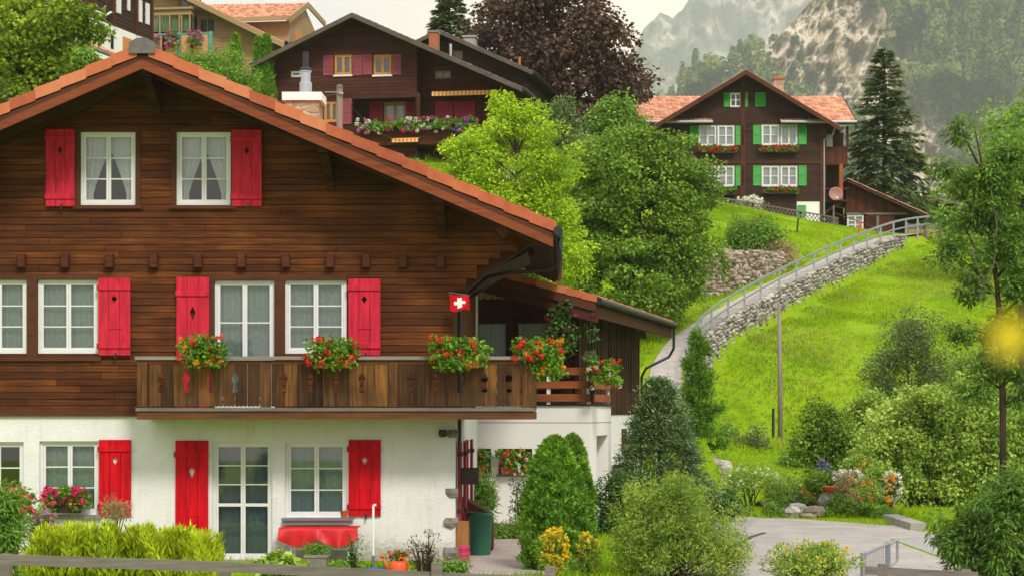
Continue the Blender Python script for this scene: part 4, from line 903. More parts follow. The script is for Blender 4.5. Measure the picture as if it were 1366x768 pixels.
# dark corbelled timbers closing the eave behind the stepped log ends
for yy, k in ((YF+.145, 0), (YF+.55, .1), (YF+3.4, .1)):
    MB().prism([(XR-.05, fz(396)), (fx(700)-k, fz(330)), (fx(716)-k, fz(322)), (fx(716)-k, rz(fx(716)-k)-.28), (XR-.05, rz(XR-.05)-.28)], yy, yy+.28).build('corbel', M['beam'], ch)
b = MB(); n = 12
for i in range(n):
    k0, k1 = i/n, (i+.95)/n; xa, xb = XR+(fx(704)-XR)*k0, XR+(fx(704)-XR)*k1; za, zb_ = fz(384)+(fz(334)-fz(384))*k0, fz(384)+(fz(334)-fz(384))*k1
    b.add([(xa, YF+.45, za), (xb, YF+.45, zb_), (xb, YF+3.4, zb_), (xa, YF+3.4, za), (xa, YF+.45, za+.03), (xb, YF+.45, zb_+.03), (xb, YF+3.4, zb_+.03), (xa, YF+3.4, za+.03)], [(0,3,2,1),(4,5,6,7),(0,1,5,4),(1,2,6,5),(2,3,7,6),(3,0,4,7)])
b.build('eave_lining', M['soffit'], ch)
# chimney
c = W(406, 140, 43.5); b = MB(); b.box(c.x-.36, c.x+.36, c.y-.36, c.y+.36, 4.2, W(0,138,43.5).z); cm = b.build('chimney', M['masonry'], ch)
b = MB(); b.box(c.x-.43, c.x+.43, c.y-.43, c.y+.43, W(0,137.8,43.5).z, W(0,127,43.5).z); b.build('chimney_cap', M['render'], cm)
z_ = lambda p: W(0, p, 43.5).z
MB().lathe((c.x+.03, c.y, 0), [(.135, z_(127)), (.135, z_(111)), (.12, z_(110)), (.105, z_(109.5)), (.105, z_(97)), (.13, z_(96.6)), (.13, z_(93)), (.06, z_(90)), (.06, z_(70)), (.05, z_(70))], 20).build('flue', M['inox'], cm, smooth=False)
MB().lathe((c.x+.03, c.y, 0), [(.137, z_(95)), (.137, z_(92.8)), (.066, z_(89.6)), (.066, z_(69.8)), (.05, z_(69.7))], 20).build('flue_pipe', M['black'], cm)
# ================================================================ ANNEX CHALET
ang = -R(10.97); an = thing('annex_chalet', 'low dark boarded annex with white base and open terrace behind the big chalet', 'house', (.41, 49, 0), ang)
AW = lambda name, mb, mat, par=None, sm=False: mb.build(name, M[mat], par or an, sm, local=True)
Ex_ = .91
board_wall('front_wall', M['log_red'], an, -5.5, 0, .1, 3.6, 0, .14, .16, [(-2.60,-1.72,.75,2.30), (-1.60,-.66,.75,2.30), (-.45,.0,.2,2.3)], lambda z: (-5.5, min(0, Ex_-(z-2.45)/.268)), local=True)
for x0, x1 in ((-2.60,-1.72), (-1.60,-.66)): window(an, x0, x1, .75, 2.30, 0, ('trim','glass'), 1, 1, 'cloth_white', local=True)
b = MB(); b.box(-2.72,-.5,-.04,.05,2.33,2.80); AW('window_beam', b, 'log_red'); b = MB(); b.box(-1.715,-1.605,-.02,.05,.6,2.325); AW('window_post', b, 'trim')
b = MB(); b.box(-.44,-.02,.01,.06,.2,2.3); AW('door', b, 'trim')
b = MB()
for i in range(4): b.box(-.43+i*.105,-.33+i*.105,-.012,.009,.22,2.28)
AW('door_boards', b, 'trim')
b = MB(); b.box(-.35,-.12,-2.2,.3,2.42,2.74); AW('purlin', b, 'beam'); b = MB(); b.box(-.05,.06,-.12,.02,.15,2.5); AW('corner_post', b, 'beam')
# side wall of upright boards with slit openings
b = MB(); n = 46
for i in range(n):
    y0 = .0+i*10/n; b.cbox(0, 0, 0, 0, 0, 0) if False else None
    z1 = 2.55; slit = 4 < i % 15 < 9 or i in (25, 26)
    for za, zb in (((-.06, .62), (1.78, z1)) if slit and i % 2 == 0 else ((-.06, z1),)):
        b.box(-.05 if i % 2 else -.075, .0 if i % 2 == 0 else .022, y0, y0+10/n*.97, za, zb)
AW('side_wall', b, 'board_v')
b = MB(); b.box(-.5,-.3,.3,9.8,.0,2.5); AW('inner_wall', b, 'dark')
b = MB(); b.box(-5.6,-.005,.3,10,G0-.3,-.065); b.box(-5.6,-.1,9.7,10,-.06,2.4); AW('base_wall', b, 'render')
for y in (3.2, 6.8):
    b = MB(); b.box(-.02,.02,y,y+.8,-1.15,-.45); AW('base_window', b, 'trim')
# roof
Ex, Ez, RS = .91, 2.66, .268; y0r, y1r = -2.37, 11.0; XB = -2.05
AZ = lambda x: Ez+(Ex-x)*RS
tile_roof(an, 'roof', 'tile', (Ex, y0r+.02, Ez), (Ex, y1r, Ez), (-6, y0r+.02, AZ(-6)), (-6, y1r, AZ(-6)), local=True)
b = MB(); slab(b, (Ex-.03, y0r+.1, Ez-.04), (Ex-.03, y1r, Ez-.04), (-6, y0r+.1, AZ(-6)-.04), (-6, y1r, AZ(-6)-.04), .05); AW('roof_deck', b, 'soffit')
def astrip(top, bot, y0, y1, x0, x1, mat, name='barge_board', cut=0):
    b = MB(); v = [(x0+cut, y0, AZ(x0+cut)-bot), (x1, y0, AZ(x1)-bot), (x1, y1, AZ(x1)-bot), (x0+cut, y1, AZ(x0+cut)-bot), (x0, y0, AZ(x0)-top), (x1, y0, AZ(x1)-top), (x1, y1, AZ(x1)-top), (x0, y1, AZ(x0)-top)]
    b.add(v, [(0,3,2,1),(4,5,6,7),(0,1,5,4),(1,2,6,5),(2,3,7,6),(3,0,4,7)]); AW(name, b, mat)
astrip(.10, .30, y0r-.03, y0r+.06, XB+.2, Ex-.04, 'barge_dk', cut=.1); astrip(.303, .56, y0r+.03, y0r+.12, XB, Ex+.0, 'log_red', cut=.15)
b = MB(); n = 7
for i in range(n):
    xa, xb = Ex-(i+1.03)*(Ex+1.6)/n, Ex-i*(Ex+1.6)/n; v = [(xa,y0r-.05,AZ(xa)-.10),(xb,y0r-.05,AZ(xb)-.08),(xb,y0r+.2,AZ(xb)-.05),(xa,y0r+.2,AZ(xa)-.06),(xa,y0r-.06,AZ(xa)+.055),(xb,y0r-.06,AZ(xb)+.09),(xb,y0r+.2,AZ(xb)+.09),(xa,y0r+.2,AZ(xa)+.06)]
    b.add(v, [(0,3,2,1),(4,5,6,7),(0,1,5,4),(1,2,6,5),(2,3,7,6),(3,0,4,7)])
AW('verge_tiles', b, 'tile')
b = MB(); b.box(Ex-.14, Ex-.07, y0r, y1r, Ez-.42, Ez-.12); AW('fascia', b, 'barge_dk')
b = MB(); b.tube([(Ex+.04, y0r-.05, Ez-.05), (Ex+.04, y1r, Ez-.05)], .085, 12); b.tube([(Ex+.02, y0r, Ez+.02), (Ex+.02, y1r, Ez+.02)], .03, 8)
for i in range(32): b.box(Ex-.06, Ex+.115, y0r+.1+i*.42, y0r+.13+i*.42, Ez-.145, Ez+.0)
AW('gutter', b, 'gutter')
b = MB(); yy = 10.6; b.tube([(Ex+.05, yy, Ez-.1), (Ex+.04, yy, Ez-.75), (Ex-.1, yy, Ez-1.0), (.2, yy-.55, Ez-1.35), (.08, yy-.6, Ez-1.6), (.07, yy-.6, G0)], .042, 8); AW('downpipe', b, 'gutter')
b = MB(); b.box(-2.72,-1.35,-.60,-.06,2.90,2.98); aw = b.build('awning', M['awn_y'], an, local=True)
b = MB(); V = []
for i in range(41): x = -2.72+1.37*i/40; V += [(x, -.61, 2.97), (x, -.61, 2.80-.035*abs(math.sin(i*math.pi/5)))]
b.add(V, [(2*i, 2*i+1, 2*i+3, 2*i+2) for i in range(40)]); AW('valance', b, 'awn_y', aw)
# terrace block
tx = .708; ops = [(-4.25,-3.55,-1.55,-.9), (-2.88,-1.72,-1.55,-.9)]
px2x = lambda px: (lambda t: t)( ((px-CX)/F*46.84+.008)/(.98+.19*(px-CX)/F) )
ops = ops_terr = [(px2x(624), px2x(655), (CY-632)/F*47.1, (CY-598)/F*47.1), (px2x(664.5), px2x(710), (CY-632)/F*47, (CY-598)/F*47)]
plain_wall('terrace_wall', M['render'], an, -5.2, tx, G0-.3, .16, -2.2, -1.9, ops, local=True)
b = MB(); b.box(tx-.3, tx, -1.897, -1.3, G0-.3, .16); b.box(tx-.3, tx, .3, .78, G0-.3, .16); b.box(tx-.3, tx, -1.297, .297, -.55, .16); b.box(-5.2, tx-.302, -1.897, .2, .0, .155); b.box(-5.2,-5.0,-1.897,.2,G0-.3,-.003); AW('terrace_side_wall', b, 'render')
b = MB(); b.box(-5.0, tx-.32, .2, .28, G0-.3, -.01); AW('terrace_back_wall', b, 'dark')
b = MB(); b.box(-5.25, tx+.04, -2.25, .8, .163, .20); AW('terrace_cap', b, 'gutter')
b = MB(); b.box(-5.21, tx+.004, -2.204, -2.199, -.245, -.225); b.box(tx+.0, tx+.004, -2.2, .78, -.245, -.225); AW('wall_joint', b, 'concrete')
for o in ops:
    b = MB(); w_ = .05; b.box(o[0], o[0]+w_, -2.08, -2.0, o[2], o[3]); b.box(o[1]-w_, o[1], -2.08, -2.0, o[2], o[3]); b.box(o[0]+w_, o[1]-w_, -2.08, -2.0, o[3]-w_, o[3]); wn = b.build('window', M['terr'], an, local=True)
    b = MB(); b.quad((o[0]+w_, -2.03, o[2]), (o[1]-w_, -2.03, o[2]), (o[1]-w_, -2.03, o[3]-w_), (o[0]+w_, -2.03, o[3]-w_)); AW('pane', b, 'glass', wn)
    b = MB(); b.box(o[0]-.04, o[1]+.04, -2.26, -2.05, o[2]-.06, o[2]-.004); AW('window_sill', b, 'stone', wn)
# terrace railing of three boards
ra = MB(); ra.box(-.35,-.27,-2.1,-2.02,.2,1.12); ra.box(tx-.10,tx-.02,-2.1,-2.02,.2,1.12); ra.box(tx-.10,tx-.02,.6,.68,.2,1.12); ra.box(-1.6,-1.5,-2.1,-2.02,.2,1.12); rl = ra.build('terrace_railing', M['whitepl'], an, local=True)
for za, zb in ((.26,.44), (.57,.74), (.88,1.06)):
    b = MB(); b.cbox(-1.95, tx-.12, -2.14, -2.105, za, zb, .008); AW('rail_board', b, 'terr', rl); b = MB(); b.box(tx-.115, tx+.02, -2.135, -2.104, za+.001, zb-.001); b.box(tx-.018, tx+.016, -2.10, .7, za, zb); AW('rail_board', b, 'terr', rl)
# ================================================================ HOUSES UP THE SLOPE
class HP:
    """house frame: origin on the front wall at photo column px0, distance d, turned by deg; local x along the front, y into the depth"""
    def __init__(s, name, label, px0, d, deg, zb, group=None):
        s.a = R(deg); s.c, s.s = math.cos(s.a), math.sin(s.a); s.X0 = (px0-CX)/F*d; s.d = d; s.zb = zb
        s.o = thing(name, label, 'house', (s.X0, d, zb), s.a, group)
    def x(s, px, y=0): q = (px-CX)/F; return (q*(s.d+s.c*y)-s.X0+s.s*y)/(s.c-s.s*q)
    def dep(s, x, y=0): return s.d+s.s*x+s.c*y
    def z(s, py, x=0, y=0): return (CY-py)/F*s.dep(x, y)-s.zb
    def rect(s, p0, p1, q0, q1, y=0):
        xm = s.x((p0+p1)/2, y); return s.x(p0, y), s.x(p1, y), s.z(q1, xm, y), s.z(q0, xm, y)
    def put(s, b, name, mat, par=None): return b.build(name, M[mat], par or s.o, local=True)
def gable_roof(h, xr, zr, xe, y0, y1, slope, tile, fasc, th=.34, sides=(1, -1), gut=True, ovz=0):
    for sg in sides:
        e = xr+sg*abs(xe[0 if sg < 0 else 1]-xr); ze = zr-abs(e-xr)*slope
        tile_roof(h.o, 'roof', tile, (e, y0+.04, ze), (e, y1, ze), (xr, y0+.04, zr), (xr, y1, zr), local=True)
        b = MB(); slab(b, (e, y0+.15, ze-.03), (e, y1, ze-.03), (xr, y0+.15, zr-.03), (xr, y1, zr-.03), .10); h.put(b, 'roof_deck', 'soffit')
        b = MB(); v = [(xr, y0-.03, zr-th), (e, y0-.03, ze-th), (e, y0+.05, ze-th), (xr, y0+.05, zr-th), (xr, y0-.03, zr+.03), (e, y0-.03, ze+.03), (e, y0+.05, ze+.03), (xr, y0+.05, zr+.03)]
        b.add(v, [(0,3,2,1),(4,5,6,7),(0,1,5,4),(1,2,6,5),(2,3,7,6),(3,0,4,7)]); h.put(b, 'barge_board', fasc)
        if gut: b = MB(); b.tube([(e+sg*.07, y0, ze-.03), (e+sg*.07, y1, ze-.03)], .09, 8); h.put(b, 'gutter', 'gutter')
# ---- dark chalet with dusky pink shutters
h = HP('wooden_chalet', 'dark brown chalet with dusky pink shutters and flower-hung balcony beside the copper beech', 478, 100, -9, W(0,215,100).z)
xr, zr = 0.0, h.z(25); sl = .455; xl, xe = h.x(347), h.x(703)
zlow = h.z(212)
ops_l = [h.rect(446,469,73,100), h.rect(498,522,73,100), h.rect(388,402,95,103), h.rect(432,451,135,163)]
ops_b = [h.rect(512,541,136,168,1.2), h.rect(580,601,95,105,1.2)]
wl, wm, wr = h.x(364), h.x(556), h.x(690)
rl = lambda z: (xr-(zr-.12-z)/sl, xr+(zr-.12-z)/sl)
board_wall('front_wall', M['log_red'], h.o, wl, wm, zlow, zr-.4, 0, .14, .17, ops_l+[(h.x(470), wm+.1, h.z(190), h.z(129))], rl, local=True)
board_wall('front_wall', M['log_far'], h.o, h.x(468, 1.2), wr, zlow, zr-.4, 1.2, .14, .17, ops_b+[h.rect(470,556,20,128,1.2)], lambda z: (rl(z)[0], min(wr, rl(z)[1])), local=True)
b = MB(); b.box(wr-.15, wr, 1.35, 11, zlow, zr-(wr-xr)*sl-.3); h.put(b, 'side_wall', 'log_far'); b = MB(); b.box(wl, wl+.15, .2, 11, zlow, zr-(xr-wl)*sl-.35); h.put(b, 'side_wall', 'log_far')
b = MB(); b.box(wl, wm, .2, .3, zlow-5, zlow); b.box(wm, wr, 1.3, 1.4, zlow-5, zlow); h.put(b, 'base_wall', 'render')
b = MB(); b.box(wl+.2, wr-.2, 3.4, 3.6, zlow, zr-4.0); h.put(b, 'inner_wall', 'dark')
b = MB(); b.box(wm-.14, wm, .15, 1.2, h.z(190), zr-(wm-xr)*sl-.4); h.put(b, 'return_wall', 'log_red')
gable_roof(h, xr, zr, (xl, xe), -1.3, 12, sl, 'tile_dk', 'fascia_grey', .2)
for o in ops_l[:2]+ops_l[3:]: window(h.o, *o, 0, ('orangeframe','glass'), 2, 1, 'cloth_grey', local=True, sw=.07)
window(h.o, *ops_l[2], 0, ('white','glass'), 1, 1, None, local=True); window(h.o, *ops_b[1], 1.2, ('log_beige','glass'), 2, 1, None, local=True)
window(h.o, *ops_b[0], 1.2, ('orangeframe','glass'), 2, 1, 'netw', local=True, sw=.07)
for o in ops_l[:2]: b = MB(); b.box(o[0]-.05, o[1]+.05, -.06, .05, o[2]-.09, o[2]-.003); h.put(b, 'window_sill', 'white')
for p0, p1, q0, q1 in ((431.5,444.5,74,101), (470.5,483,74,101), (484,496.5,73,100), (523.5,535,73,100), (454,469,132,166)): flat_shutter(h.o, *h.rect(p0, p1, q0, q1), 0, 'dusk', True)
for p0, p1, q0, q1 in ((493,511,136,168), (542,553,136,168), (581,604,136,168), (606,633,136,168)): flat_shutter(h.o, *h.rect(p0, p1, q0, q1, 1.2), 1.2, 'crim', True)
b = MB(); x0, x1 = h.x(470), h.x(640, .2); zf = h.z(190)
b.box(x0, x1, -.3, -.2, zf+.02, h.z(168)); b.box(x0, x1, -.3, 1.3, zf-.22, zf); h.put(b, 'balcony', 'log_far')
b = MB(); b.box(x0, x1, -.36, -.16, h.z(168), h.z(168)+.06); b.box(wm+.05, wm+.22, -.25, -.1, h.z(168)+.06, h.z(127)); h.put(b, 'balcony_rail', 'beam')
b = MB(); b.box(h.x(470), h.x(556), -.02, .2, h.z(132), h.z(127)); h.put(b, 'lintel_beam', 'beam')
b = MB(); x0, x1 = h.x(576, 0), h.x(664, 0); b.add([(x0, 1.1, h.z(122)), (x1, 1.1, h.z(122)), (x1, .0, h.z(125)), (x0, .0, h.z(125)), (x0, -.02, h.z(131)), (x1, -.02, h.z(131))], [(0,1,2,3),(3,2,5,4)]); h.put(b, 'awning', 'awn_o')
b = MB(); x0, x1 = h.x(527, -.3), h.x(562, -.3); b.add([(x0, -.2, h.z(186)), (x1, -.2, h.z(186)), (x1, -1.0, h.z(190)), (x0, -1.0, h.z(190)), (x0, -1.0, h.z(195)), (x1, -1.0, h.z(195))], [(0,1,2,3),(3,2,5,4)]); h.put(b, 'awning', 'awn_o')
window(h.o, *h.rect(578,590,201,214,1.2), 1.15, ('log_beige','glass'), 1, 1, None, local=True)
for y0 in (4.0, 7.0): b = MB(); b.box(wr-.02, wr+.03, y0, y0+1.0, h.z(165), h.z(140)); h.put(b, 'window', 'crim')
b = MB(); b.tube([(xe-.1, 11.8, zr-(xe-xr)*sl-.1), (xe-.2, 11.9, zr-(xe-xr)*sl-.6), (wr+.1, 11, zr-(xe-xr)*sl-1.2)], .05, 6); h.put(b, 'downpipe', 'gutter')
b = MB(); b.box(h.x(572,4), h.x(583,4), 4, 4.6, 4.0, h.z(46,0,4)); cm = h.put(b, 'chimney', 'brick'); b = MB(); b.box(h.x(571,4), h.x(584,4), 3.95, 4.65, h.z(45.5,0,4), h.z(43,0,4)); h.put(b, 'chimney_cap', 'stone', cm)
b = MB(); xx = h.x(601,3); b.tube([(xx, 3, 5), (xx, 3, h.z(62,0,3))], .07, 8); h.put(b, 'flue', 'inox')
for i, (p0, p1, fl) in enumerate(((484,516,['fl_white','fl_white','fl_rose']), (527,560,['fl_pink','fl_white','fl_mag']), (562,600,['fl_white','fl_mag','fl_white']), (612,634,['fl_white','fl_violet','fl_mag']))):
    p = h.o.matrix_basis if False else WM[h.o.name]; x0, x1 = h.x(p0), h.x(p1); a = p @ Vector((x0, -.45, h.z(169))); c = p @ Vector((x1, -.45, h.z(169)))
    flower_box(['white and lilac petunias at the left end of the dark chalet balcony', 'white petunias with a crimson tuft, second from left on dark chalet balcony', 'magenta and white petunias in the middle of the dark chalet balcony', 'white and violet petunias at the right end of dark chalet balcony'][i],
               a.x, c.x, (a.y+c.y)/2, a.z, fl, spread=(.22,.3), up=.28, n=24, drop=.42, group='flower boxes on the dark chalet balcony', seed=i, lsz=.1, dens=.9, fs=1.9)
# ---- second dark chalet behind it
h2 = HP('wooden_chalet', 'dark gabled house mostly hidden behind the pink-shuttered chalet, under the copper beech', 591, 117, -9, W(0,215,117).z)
zr = h2.z(46); xe = h2.x(716); wl, wr = h2.x(480), h2.x(700)
o = h2.rect(604,617,68,80)
board_wall('front_wall', M['log_grn'], h2.o, wl, wr, 0, zr-.4, 0, .14, .17, [o], lambda z: (max(wl, -(zr-.12-z)/.46), min(wr, (zr-.12-z)/.46)), local=True)
window(h2.o, *o, 0, ('log_beige','glass'), 2, 2, None, local=True); gable_roof(h2, 0, zr, (h2.x(470), xe), -1.4, 10, .46, 'tile_dk', 'fascia_grey', .2)
b = MB(); b.box(wr-.15, wr, .2, 9, 0, zr-wr*.46-.3); b.box(wl, wl+.15, .2, 9, 0, zr+wl*.46-.3); b.box(wl, wr, 9, 9.2, 0, zr-wr*.46-.4); h2.put(b, 'side_wall', 'log_grn')
b = MB(); x = h2.x(626,4); b.box(x-.35, x+.35, 4, 4.7, 4, h2.z(51,0,4)); b.box(x-.42, x+.42, 3.93, 4.77, h2.z(50.5,0,4), h2.z(48,0,4)); h2.put(b, 'chimney', 'concrete')
b = MB(); x = h2.x(693,3); b.tube([(x, 3, 3), (x, 3, h2.z(79,0,3))], .09, 8); h2.put(b, 'vent_pipe', 'brick')
# ---- green-shuttered house
h = HP('wooden_chalet', 'dark chalet with bright green shutters and orange roof standing alone above the meadow', 993, 130, 0, W(0,300,130).z)
zr = h.z(98); sl = .60; wl, wr = h.x(880), h.x(1098); yb = 5.0
rects = [(932,956,167,195),(957,980,167,195),(1016,1040,166,194),(1041,1064,166,194),(932,956,221,249),(957,980,221,249),(1016,1040,221,249),(1041,1064,221,249)]
ops = [h.rect(*r) for r in rects]; o_top = h.rect(974,989,124,143)
board_wall('front_wall', M['log_grn'], h.o, wl, wr, -.5, zr-.4, 0, .16, .19, ops+[o_top]+[h.rect(1063,1097,269,312)], lambda z: (max(wl, -(zr-.12-z)/sl), min(wr, (zr-.12-z)/sl)), local=True, joint=(4, 8))
for i, o in enumerate(ops): window(h.o, *o, 0, ('white','glass'), 2, 2, None if i == 4 else 'lace', local=True, mun=.05, fw=.09, sw=.06)
window(h.o, *o_top, 0, ('white','glass'), 2, 2, None, local=True, mun=.05)
for p0, p1, q0, q1 in ((920.5,931,168,194), (981,991.5,168,194), (1004.5,1015.5,167,193), (1065,1076,167,193), (920.5,931,222,248), (981,991.5,221.5,248), (1004.5,1015.5,221,248), (1065,1076,221,248), (965.5,973,124,143), (990,997.5,123,143), (1007.5,1021,124,142.5), (1064,1075,274,290)):
    flat_shutter(h.o, *h.rect(p0, p1, q0, q1), -.0, 'green', True)
b = MB(); r_ = h.rect(1063,1097,269,312); b.box(r_[0], r_[1], .02, .3, r_[2]-1, r_[3]); h.put(b, 'base_wall', 'render')
b = MB()
for px in (880.5, 991, 1097): b = MB(); b.box(h.x(px)-.16, h.x(px)+.16, -.06, .0, -.5, min(zr-.5, zr-.3-abs(h.x(px))*sl)-.05); h.put(b, 'log_ends', 'log_far')
b = MB(); b.box(wl, wr, -.05, -.003, h.z(218.5), h.z(215.5)); h.put(b, 'storey_beam', 'log_far')
gable_roof(h, 0, zr, (h.x(866), h.x(1119)), -1.2, 9, sl, 'tile_far', 'barge_dk', .28)
# cross roof left and right with ridge along the front
zt = h.z(129, 0, 6.0); ze = h.z(162, 0, -.8)
for p0, p1 in ((850, 950), (1040, 1141)):
    x0, x1 = h.x(p0), h.x(p1); tile_roof(h.o, 'roof', 'tile_far', (x0, -.6, ze), (x1, -.6, ze), (x0, 6.0, zt), (x1, 6.0, zt), .42, .3, local=True)
    b = MB(); slab(b, (x0, -.55, ze-.04), (x1, -.55, ze-.04), (x0, 6, zt-.04), (x1, 6, zt-.04), .14); slab(b, (x0, 12.5, ze), (x1, 12.5, ze), (x0, 6.01, zt-.04), (x1, 6.01, zt-.04), .14); h.put(b, 'roof_deck', 'soffit')
    b = MB(); b.tube([(x0, -.68, ze-.02), (x1, -.68, ze-.02)], .09, 8); h.put(b, 'gutter', 'steel')
    e_ = x0 if p0 < 900 else x1; b = MB(); v = [(e_-.04, -.6, ze-.32), (e_+.04, -.6, ze-.32), (e_+.04, 6, zt-.32), (e_-.04, 6, zt-.32), (e_-.04, -.6, ze+.04), (e_+.04, -.6, ze+.04), (e_+.04, 6, zt+.04), (e_-.04, 6, zt+.04)]
    b.add(v, [(0,3,2,1),(4,5,6,7),(0,1,5,4),(1,2,6,5),(2,3,7,6),(3,0,4,7)]); h.put(b, 'barge_board', 'barge_dk')
b = MB(); xa, xb = h.x(870), h.x(1132); b.box(xa, wl-.02, .4, 11, -.5, ze-.3); b.box(wr-.2, wr, .17, 11, -.5, ze-.1); b.box(xb-.2, xb, 2.4, 11, -.5, ze-.3); b.box(wr, xb-.2, 2.4, 2.6, -.5, ze-.2); b.box(xa, xb, 11, 11.2, -.5, ze-.3)
h.put(b, 'side_wall', 'log_grn')
# loggia with two balconies
for q0, q1 in ((196, 218), (251, 267)):
    b = MB(); b.box(wr+.02, xb, -.02, 2.4, h.z(q1+2), h.z(q1)); lg = h.put(b, 'loggia_floor', 'log_far'); b = MB(); n = 9
    for i in range(n): b.box(wr+.05+i*(xb-wr-.1)/n, wr+.03+(i+1)*(xb-wr-.1)/n, -.0, .04, h.z(q1)+.02, h.z(q0+1.5))
    if q0 < 200: h.put(b, 'railing_boards', 'log_far', lg)
    b = MB(); b.box(wr+.03, xb+.03, -.05, .08, h.z(q0+1.5), h.z(q0)); h.put(b, 'handrail', 'barge_dk', lg)
b = MB(); x = h.x(1122); b.box(x-.12, x+.12, -.06, .12, h.z(267), h.z(219)); h.put(b, 'loggia_post', 'terr')
b = MB(); b.box(wr+.02, wr+.2, -.02, .1, h.z(267), h.z(172)); b.box(xb-.15, xb, -.02, .12, h.z(196), ze-.2); h.put(b, 'loggia_post', 'log_far')
b = MB(); xw = h.rect(1103,1111,178,197,2.2); b.box(xw[0], xw[1], 2.3, 2.42, xw[2], xw[3]); h.put(b, 'loggia_window', 'white')
b = MB(); b.tube([(h.x(1114), -.5, ze-.1), (h.x(1110), -.3, ze-.8), (h.x(1099), -.1, ze-1.1), (wr+.05, -.1, -.4)], .06, 6); h.put(b, 'downpipe', 'steel')
pts = [(h.x(1098+t*26), .3, h.z(287-16*math.sin(t*1.5))) for t in [i/8 for i in range(9)]]; b = MB(); b.tube(pts, .12, 6); h.put(b, 'arch_brace', 'barge_dk')
# chimney
b = MB(); x = h.x(1039, 4); b.box(x-.33, x+.33, 4, 4.7, 6, h.z(106,0,4)); cm = h.put(b, 'chimney', 'masonry'); b = MB(); b.box(x-.4, x+.4, 3.9, 4.8, h.z(105.8,0,4), h.z(103.5,0,4)); h.put(b, 'chimney_cap', 'brick', cm)
# lean-to shed
xs0, xs1 = h.x(1131.5), h.x(1238); b = MB(); n = 26
zr2, ze2 = h.z(238), h.z(286)
for i in range(n):
    a, c = xs0+(xs1-1.2-xs0)*i/n, xs0+(xs1-1.2-xs0)*(i+1)/n-.02; zt_ = zr2+(ze2-zr2)*((a-xs0)/(xs1-xs0))-.25; zb = h.z(284)
    w_ = h.rect(1131,1156,283,308)
    b.add([(a, 1.0, zb), (c, 1.0, zb), (c, 1.0, zt_-.05), (a, 1.0, zt_), (a, 1.1, zb), (c, 1.1, zb), (c, 1.1, zt_-.05), (a, 1.1, zt_)], [(0,1,2,3),(7,6,5,4),(0,3,7,4),(1,5,6,2),(0,4,5,1),(3,2,6,7)])
    if not (w_[0]-.1 < (a+c)/2 < w_[1]+.1) and not (h.x(1195) < a < h.x(1220)): b.box(a, c, 1.02, 1.1, -1.5, zb-.005)
h.put(b, 'shed_wall', 'log_far')
b = MB(); b.box(xs0, xs1-1.2, .94, 1.0, h.z(284.5), h.z(282)); h.put(b, 'shed_beam', 'oldwood')
b = MB(); b.box(xs0, xs1-1.3, 1.6, 1.7, -1.5, 2.0); h.put(b, 'shed_dark_interior', 'dark')
o = h.rect(1133,1155,285,306); window(h.o, *o, .95, ('white','glass'), 2, 3, 'lace', local=True, mun=.05)
tile_roof(h.o, 'shed_roof', 'tile_far', (xs1, .2, ze2), (xs1, 9, ze2), (xs0, .2, zr2), (xs0, 9, zr2), local=True)
b = MB(); slab(b, (xs1, .25, ze2-.04), (xs1, 9, ze2-.04), (xs0, .25, zr2-.04), (xs0, 9, zr2-.04), .16); h.put(b, 'roof_deck', 'beam')
for i, (p0, p1, q) in enumerate(((934,980,196), (1016,1064,195), (934,982,251), (1018,1064,250))):
    a = WM[h.o.name] @ Vector((h.x(p0), -.25, h.z(q+5))); c = WM[h.o.name] @ Vector((h.x(p1), -.25, h.z(q+5)))
    flower_box(['red geraniums under the upper left windows of the green-shuttered chalet', 'red geraniums under the upper right windows of the green-shuttered chalet', 'leafy box with hardly any blossom under lower left green-shuttered windows', 'mixed leafy box with few red blossoms under lower right green-shuttered windows'][i],
               a.x, c.x, a.y, a.z, ['fl_red'], 'boxdark', spread=(.1,.2), up=.25, n=(46, 46, 3, 14)[i], drop=.1, group='flower boxes on the green-shuttered chalet', seed=20+i, lsz=.12, dens=.9, fs=1.7, bh=.22, bd=.3)
d_ = thing('satellite_dish', 'round dusty pink satellite dish fixed to the lower loggia railing', 'satellite dish', tuple(WM[h.o.name] @ Vector((h.x(1114), -.15, h.z(261)))))
b = MB(MM := Matrix.Translation(Vector((0, -.1, .05))) @ Matrix.Rotation(R(78), 4, 'X') @ Matrix.Rotation(R(0), 4, 'Z')); b.lathe((0,0,0), [(.02,0), (.2,.02), (.38,.07), (.46,.11), (.455,.125), (.37,.085), (.2,.035), (.02,.015)], 24); b.build('reflector', M['dish'], d_, True, local=True)
b = MB(); b.tube([(0,-.1,-.35), (.05,-.45,-.2)], .015, 5); b.box(.0, .1, -.52, -.42, -.24, -.14); b.build('receiver_arm', M['whitepl'], d_, local=True); b = MB(); b.tube([(0,.1,-.3), (0,-.08,.0)], .03, 6); b.build('bracket', M['steel'], d_, local=True)
